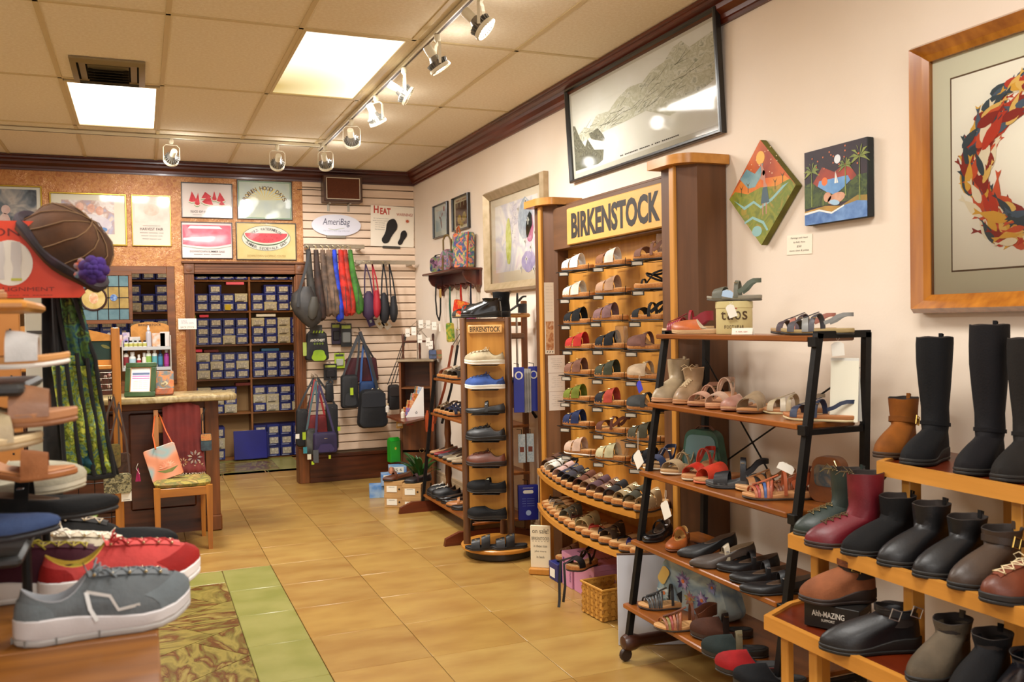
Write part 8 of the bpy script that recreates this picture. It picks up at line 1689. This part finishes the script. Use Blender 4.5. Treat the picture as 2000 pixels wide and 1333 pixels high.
# ---------------------------------------------------------------- foreground table and stand
TZ = 1.05; FT = thing('oak_table', 'oak topped display table in the near foreground', 'table', (0, 0, 0)); M_OT = wood('#8c5612', '#6a3c08', axis=0, sc=6, rough=.55, coat=0)
for k in range(5): MB().box(-1.3, .015, .55+.344*k+.001, .55+.344*(k+1)-.001, TZ-.035, TZ, c=.003).build('plank', M_OT, FT)
MB().box(-1.25, -.03, .6, 2.2, TZ-.12, TZ-.036, c=.003).build('apron', M_OAKDX, FT)
for x, y in ((-1.2, .65), (-.09, .65), (-1.2, 2.14), (-.09, 2.14)): MB().box(x, x+.06, y, y+.06, 0, TZ-.036, c=.004).build('leg', M_OAKD, FT)
gr = shoe('runner', 'grey running shoe with a silver zigzag on the oak table edge', tuple(P(208, 1228, z=TZ+.001)), 10, '#62676a', c2='#6c7478', L=.268, c3='#8a8c90', sole='#a8a4a0', bed='#c4c0c0', side=-1)
# silver side mark
b = MB(); b.strap([(.046, -.035, .078), (.049, -.030, .05), (.051, -.020, .030)], (0, 1, .0), .006, .002); b.strap([(.046, -.035, .078), (.0475, .0, .066), (.050, .012, .042), (.050, .045, .045)], (0, .5, 1), .005, .002); b.build('side_stripe', mat('#c4c4c0', rough=.3, metal=.4), gr)
shoe('runner', 'coral running shoe with red laces behind the grey one', tuple(P(240, 1156, z=TZ+.001)), 6, '#cc4844', c2='#a0201c', L=.28, c3='#c8a83c', sole='#d8d4d0', bed='#e4e0dc', side=-1)
shoe('runner', 'maroon and yellow running shoe hidden behind the grey one', (-.19, 1.91, TZ+.001), 4, '#4a1c28', c2='#b8a83c', L=.26, c3='#b8a83c', sole='#d8d4cc', side=-1)
shoe('sneaker', 'off white laced sneaker on the oak table', (-.150, 2.02, TZ+.001), -4, '#cfc3aa', c2='#e8e0d0', L=.28, sole='#cfc2a4', bed='#d8ccb4', side=-1)
shoe('espadrille', 'black espadrille with cream rope toe at the far table corner', (-.06, 2.16, TZ+.001), -10, '#191c20', L=.25, sole='#8a6a34', bed='#c9b484', side=-1)
shoe('oxford', 'dark laced shoe behind the off white sneaker', (-.17, 2.19, TZ+.001), -8, '#1e1c1a', c2='#b8a890', L=.25, side=-1)
pc = thing('price_card', 'small grey price card behind the off white sneaker', 'card', M=frame(P(135, 1033, y=2.24), (1, 0, 0), (0, .2, 1))); MB().box(-.03, .03, -.03, .02, 0, .003).build('card', mat('#b8b8b4'), pc)
# black metal stepped stand with toes facing the aisle
ST = thing('stepped_stand', 'black metal stepped shoe stand beside the orange sign', 'stand', (0, 0, 0))
shf = [(.0, 1.60), (0, 0)]
LV = [(1, 598, -.03+.01, 'maple'), ]
ly = 1.78
def lz(py, y=ly): return P(60, py, y=y).z
levels = [('maple_shelf', 590, 72), ('shelf', 742, 66), ('shelf', 1046, 64)]
for nm, py, tip in levels:
    z = lz(py); x1_ = P(tip, py, y=ly).x; MB().box(x1_-.5, x1_, ly-.16, ly+.16, z-.018, z, c=.006).build(nm, M_MAPLEY if 'maple' in nm else mat('#232322', rough=.5), ST)
for px in (52, 68):
    x = P(px, 1090, y=ly-.02).x; MB().tube([(x, ly-.02+.2*(px == 68), TZ), (x, ly-.02+.2*(px == 68), lz(1042))], .008, 8).build('leg', M_IRON, ST)
x = P(-60, 900, y=ly).x; MB().box(x-.02, x+.02, ly-.02, ly+.02, TZ, 1.95, c=.004).build('column', M_MAPLE, ST)
lf_ = [('heel', 10, 588, '#b08a68', 'blush strappy heel on the maple ledge', dict(bed='#b88a60', sole='#a07048', y=ly)),
       ('sandal', 133, 716, '#cfccc8', 'white T strap sandal with tan footbed', dict(bed='#c08a50', sole='#d8d4cc', y=1.72)),
       ('wedge', 148, 826, '#9a6a48', 'brown backless sandal pointing into the aisle', dict(bed='#a8744c', sole='#8a5c3c', y=1.68)),
       ('cross', 80, 872, '#c9b48c', 'cream cushioned sandal on the stepped stand', dict(bed='#cbb58c', sole='#a08a68', y=1.66)),
       ('heel', 148, 928, '#a8683c', 'tan leather strap sandal above the black felt shoe', dict(bed='#b87c4c', sole='#9a6034', y=1.80)),
       ('mule', 165, 955, '#b8b098', 'grey canvas slip on behind the black felt shoe', dict(bed='#c4bca4', sole='#9a9078', y=1.95)),
       ('mary', 228, 998, '#141414', 'black felt strap shoe pointing into the aisle', dict(sole='#1a1816', y=1.86, L=.29)),
       ('flat', 112, 1040, '#34466c', 'blue felt flat shoe on the lowest black shelf', dict(sole='#1c1c20', y=1.66, L=.28))]
for kd, tip, py, c, lb, kw in lf_:
    y = kw.pop('y'); L_ = kw.get('L', .26); kw['L'] = L_; p = P(tip, py, y=y); sh = shoe(kd, lb, (p.x-L_/2*.97, y, p.z), -4, c, side=-1, **kw)
    MB().tube([(p.x-L_*.55, y, p.z-.004), (p.x-L_*1.0, y, p.z-.008), (P(-60, 900, y=ly).x, ly, p.z-.01)], .006, 6).build('shoe_arm', M_IRON, ST)
# orange sign, hat and scarf on a stand behind
OS = thing('orange_sign', 'bright orange display sign with a white roundel of legs', 'sign', M=frame(P(20, 507, y=2.35), (1, -.05, 0), (0, 0, 1)))
wS = (P(165, 507, y=2.35)-P(20, 507, y=2.35)).x; tS = (P(20, 432, y=2.35)-P(20, 583, y=2.35)).z
MB().prism([(-.30, -tS/2), (wS-.012, -tS/2), (wS, -tS/2+.012), (wS-.055, tS/2), (-.30, tS/2)], .012, T(0, 0, -.012)).build('board', mat('#d8401c', '#cc3a18', sc=3, rough=.45), OS, smooth=False)
MB(T(.0, -.004, 0)).prism(ell(-.0, -.004, .046, .052, 30), .0012).build('white_roundel', mat('#e0dcd0', rough=.6), OS)
text('VIONIC', mat('#6a1c10'), OS, T(-.006, .062, .0006), .128, .018); text('REALIGNMENT', mat('#7a2414'), OS, T(.017, -.068, .0006), .145, .009); text('------ -- ------', mat('#8a3420'), OS, T(.03, -.082, .0006), .11, .0015)
for k, x in enumerate((-.022, .012)): MB(T(x, 0, .0013)).prism([(-.010, -.045), (.010, -.045), (.008, -.02), (.012, .0), (.009, .04), (-.009, .04), (-.011, .0), (-.006, -.02)], .0006).build('printed_leg', mat('#c8c4c0', rough=.6), OS)
MB(T(.012, -.046, .0015)).box(-.011, .011, -.003, .003, 0, .0008).build('printed_lime_band', mat('#b8b84c'), OS)
MB().tube([(-.2, -tS/2, -.006), (-.2, -(1.70-TZ), -.006)], .006, 6).build('stem', M_IRON, OS); MB().tube([(-.2, -(1.70-TZ), -.006), (-.2, -(1.80), -.006)], .006, 6) if False else None
hax = Vector((.66, -.34, .67)).normalized(); HM = frame(P(121, 492, y=2.40), Vector((.72, .0, -.70)), hax.cross(Vector((.72, 0, -.70)).normalized())) @ Matrix.Scale(.84, 4)
HT = thing('striped_hat', 'brown striped velvet hat with a purple felt flower on its brim', 'hat', M=HM)
HP = [(.148, -.012), (.150, -.004), (.128, .006), (.122, .03), (.117, .06), (.103, .088), (.075, .108), (.04, .118), (.001, .121)]
def hpt(r, z, a): return (r*cos(a)*1.0, r*sin(a)*.78, z+.004*sin(5*a+z*60))
b = MB(); b.loft([[hpt(r, z, 2*pi*i/36) for i in range(36)] for r, z in [(.11, -.01)]+HP], cap=(0, 0)); b.build('crown', mat('#543214', '#321c0a', sc=8, rough=.85, bump=.3, bsc=40), HT)
MB().loft([[hpt(r, z, 2*pi*i/36) for i in range(36)] for r, z in ((.149, -.006), (.153, .002), (.149, .012), (.130, .012))], cap=(0, 0)).build('brim_band', mat('#1c1412', '#30202a', sc=16, rough=.85), HT)
for k in range(12):
    MB().tube([hpt(r+.002, z+.002, 2*pi*k/12+.25+.5*z/.12) for r, z in HP[2:]], .0016, 5).build('cord', mat('#7a5c3c', rough=.8), HT)
iv = HM.inverted(); fc = iv @ P(183, 528, y=2.22)
FM2 = T(*fc) @ iv.to_3x3().to_4x4() @ frame((0, 0, 0), (1, 0, 0), (0, 0, 1)).to_3x3().to_4x4() if False else T(*fc) @ (iv.to_3x3() @ frame((0, 0, 0), (1, -.1, 0), (0, 0, 1)).to_3x3()).to_4x4()
for ring_, (n, r_, s_) in enumerate(((7, .020, .014), (6, .013, .011), (4, .006, .008))):
    for k in range(n):
        a = 2*pi*k/n+ring_*.4; MB(FM2 @ T(r_*cos(a), r_*sin(a), .005*ring_)).ball((0, 0, 0), s_, 10, 6, (1, 1, .7)).build('petal', mat('#2c1858' if ring_ else '#3a1c48', '#3c2070', sc=30, rough=.9), HT)
for k in range(4): MB(FM2 @ T(-.034+.008*(k % 2), .010*k-.01, -.004)).ball((0, 0, 0), .008, 8, 5, (1, 1, .5)).build('orange_bud', mat('#b8501c', '#5a7a8a', sc=60, rough=.9), HT)
SC = thing('scarf', 'long green and black felted scarf hanging below the hat', 'scarf', (0, 0, 0)); ysf = 2.44
cols_ = ['#7a8a24', '#c0c83c', '#34707e', '#a4b434', '#4a5c2c', '#ccd054', '#b0b83a']
def cloth_strip(xt0, yt0, xb0, yb0, w0, w1, m, y, nm='panel', amp=.012, n=14):
    b = MB(); rows_ = []
    for k in range(n):
        t_ = k/(n-1); px = xt0+(xb0-xt0)*(t_**1.15); py = yt0+(yb0-yt0)*t_; w_ = (w0+(w1-w0)*t_); row = []
        for i in range(7):
            u = i/6-.5; p = P(px+u*w_, py, y=y); row.append((p.x, y+amp*cos(u*6.2+k*.3)*.8+.006*sin(k), p.z))
        rows_.append(row)
    b.loft(rows_, closed=False); o = b.build(nm, m, SC); md = o.modifiers.new('thick', 'SOLIDIFY'); md.thickness = .004; return o
LM = multi(cols_, sc=55, rough=.95, det=5, bump=1); LM2 = multi(['#14282c', '#1c4450', '#4a6a2c', '#101414', '#6a7a28'], sc=40, rough=.95); DKF = mat('#0f0f10', '#1a1614', sc=30, rough=.95, bump=.4)
cloth_strip(98, 560, 118, 925, 34, 62, DKF, ysf+.03, 'dark_back'); cloth_strip(120, 560, 178, 928, 40, 110, DKF, ysf+.02, 'dark_back')
for (a0, b0, a1, b1, w0, w1, m_) in ((116, 715, 146, 918, 30, 26, LM), (138, 695, 170, 925, 24, 27, LM), (160, 715, 192, 928, 24, 27, LM), (179, 725, 208, 905, 18, 26, LM), (126, 560, 150, 715, 22, 26, LM2), (148, 575, 180, 735, 18, 27, LM2), (160, 880, 178, 925, 24, 30, mat('#14404c', '#1c5868', sc=20, rough=.95)), (196, 880, 214, 930, 16, 20, LM)): cloth_strip(a0, b0, a1, b1, w0, w1, m_, ysf, 'felt_patch', .006, 10)
for (a0, b0, a1, b1) in ((104, 560, 128, 930), (128, 690, 160, 930), (150, 690, 184, 930), (170, 700, 204, 925), (186, 700, 224, 930), (108, 560, 132, 700), (140, 560, 186, 700)):
    MB().tube([P(a0+(a1-a0)*t_**1.15, b0+(b1-b0)*t_, y=ysf-.008) for t_ in [i/10 for i in range(11)]], .005, 6).build('dark_seam', DKF, SC)
MB().tube([P(150, 932, y=ysf-.006), P(185, 934, y=ysf-.006), P(224, 928, y=ysf-.006)], .007, 6).build('hem', DKF, SC)
hs = thing('hat_stand', 'slim upright hat and scarf stand on the floor behind the oak table', 'stand', (P(105, 600, y=2.5).x, 2.5, 0)); MB().tube([(0, 0, .02), (0, 0, 1.74)], .009, 8).build('pole', M_IRON, hs); MB().lathe([(.001, 0), (.14, 0), (.15, .008), (.03, .02), (.001, .022)], 24).build('base', M_IRON, hs); MB().lathe([(.001, 1.74), (.03, 1.74), (.045, 1.77), (.03, 1.80), (.001, 1.805)], 14).build('head_knob', M_MAPLE, hs)
# clear plastic stand and other fixture pieces behind the scarf
ap = thing('acrylic_panel', 'tall pale acrylic leaflet panel behind the scarf', 'panel', M=frame(P(80, 790, y=2.9), (1, 0, 0), (0, 0, 1))); h_ = 1.25
MB().box(-.035, .03, -.26, .36, 0, .006, c=.002).build('sheet', mat('#b8b4a4', '#a8a48c', sc=4, rough=.25), ap); MB().box(.03, .036, -.30, .38, -.004, .010).build('edge', mat('#8a8c40', rough=.4), ap); MB().box(-.03, .025, .2, .21, .006, .007).build('printed_line', INK, ap); MB().box(-.006, .006, -(P(80, 790, y=2.9).z), -.26, 0, .01).build('stem', M_IRON, ap)
# back fixture: maple pegboard behind the stand
bfp = thing('peg_panel', 'maple pegboard end panel behind the stepped stand', 'panel', (P(40, 700, y=3.3).x-.62, 3.3, 0)); MB().box(0, .62, 0, .02, 0, 1.62, c=.003).build('board', mat('#b87c3c', '#a86c30', sc=5, rough=.5), bfp)
b = MB(); [b.box(.04+.05*i, .046+.05*i, -.001, .0, .9+.05*j, .906+.05*j) for i in range(12) for j in range(14)]; b.build('peg_holes', mat('#2c1c10'), bfp)['kind'] = 'stuff'
lg = thing('green_tray', 'flat lime green tray edge under the black felt shoe', 'tray', M=T(*P(150, 1010, y=2.3)) @ RZ(-4)); MB().box(-.16, .04, -.05, .10, -.012, 0, c=.004).build('tray', mat('#6a8a24', rough=.5), lg); MB().box(.036, .046, -.04, .0, -(P(150, 1010, y=2.3).z-TZ)+.002, -.012, c=.002).build('leg', M_MAPLE, lg); MB().box(-.16, -.15, -.04, .0, -(P(150, 1010, y=2.3).z-TZ)+.002, -.012, c=.002).build('leg', M_MAPLE, lg)
oc = thing('folded_cloth', 'bright orange folded cloth on the table behind the black stand posts', 'cloth', (-.33, 1.95, TZ+.001))
b = MB(); b.loft([[(-.10*s_, -.07*s_, z), (.10*s_, -.07*s_, z), (.115*s_, 0, z), (.10*s_, .07*s_, z), (-.10*s_, .07*s_, z), (-.11*s_, 0, z)] for z, s_ in ((0, 1), (.02, 1.03), (.035, .98), (.05, 1.0), (.062, .9))]); b.build('cloth', mat('#d8501c', '#b83c12', sc=12, rough=.8, bump=.3, bsc=40), oc)
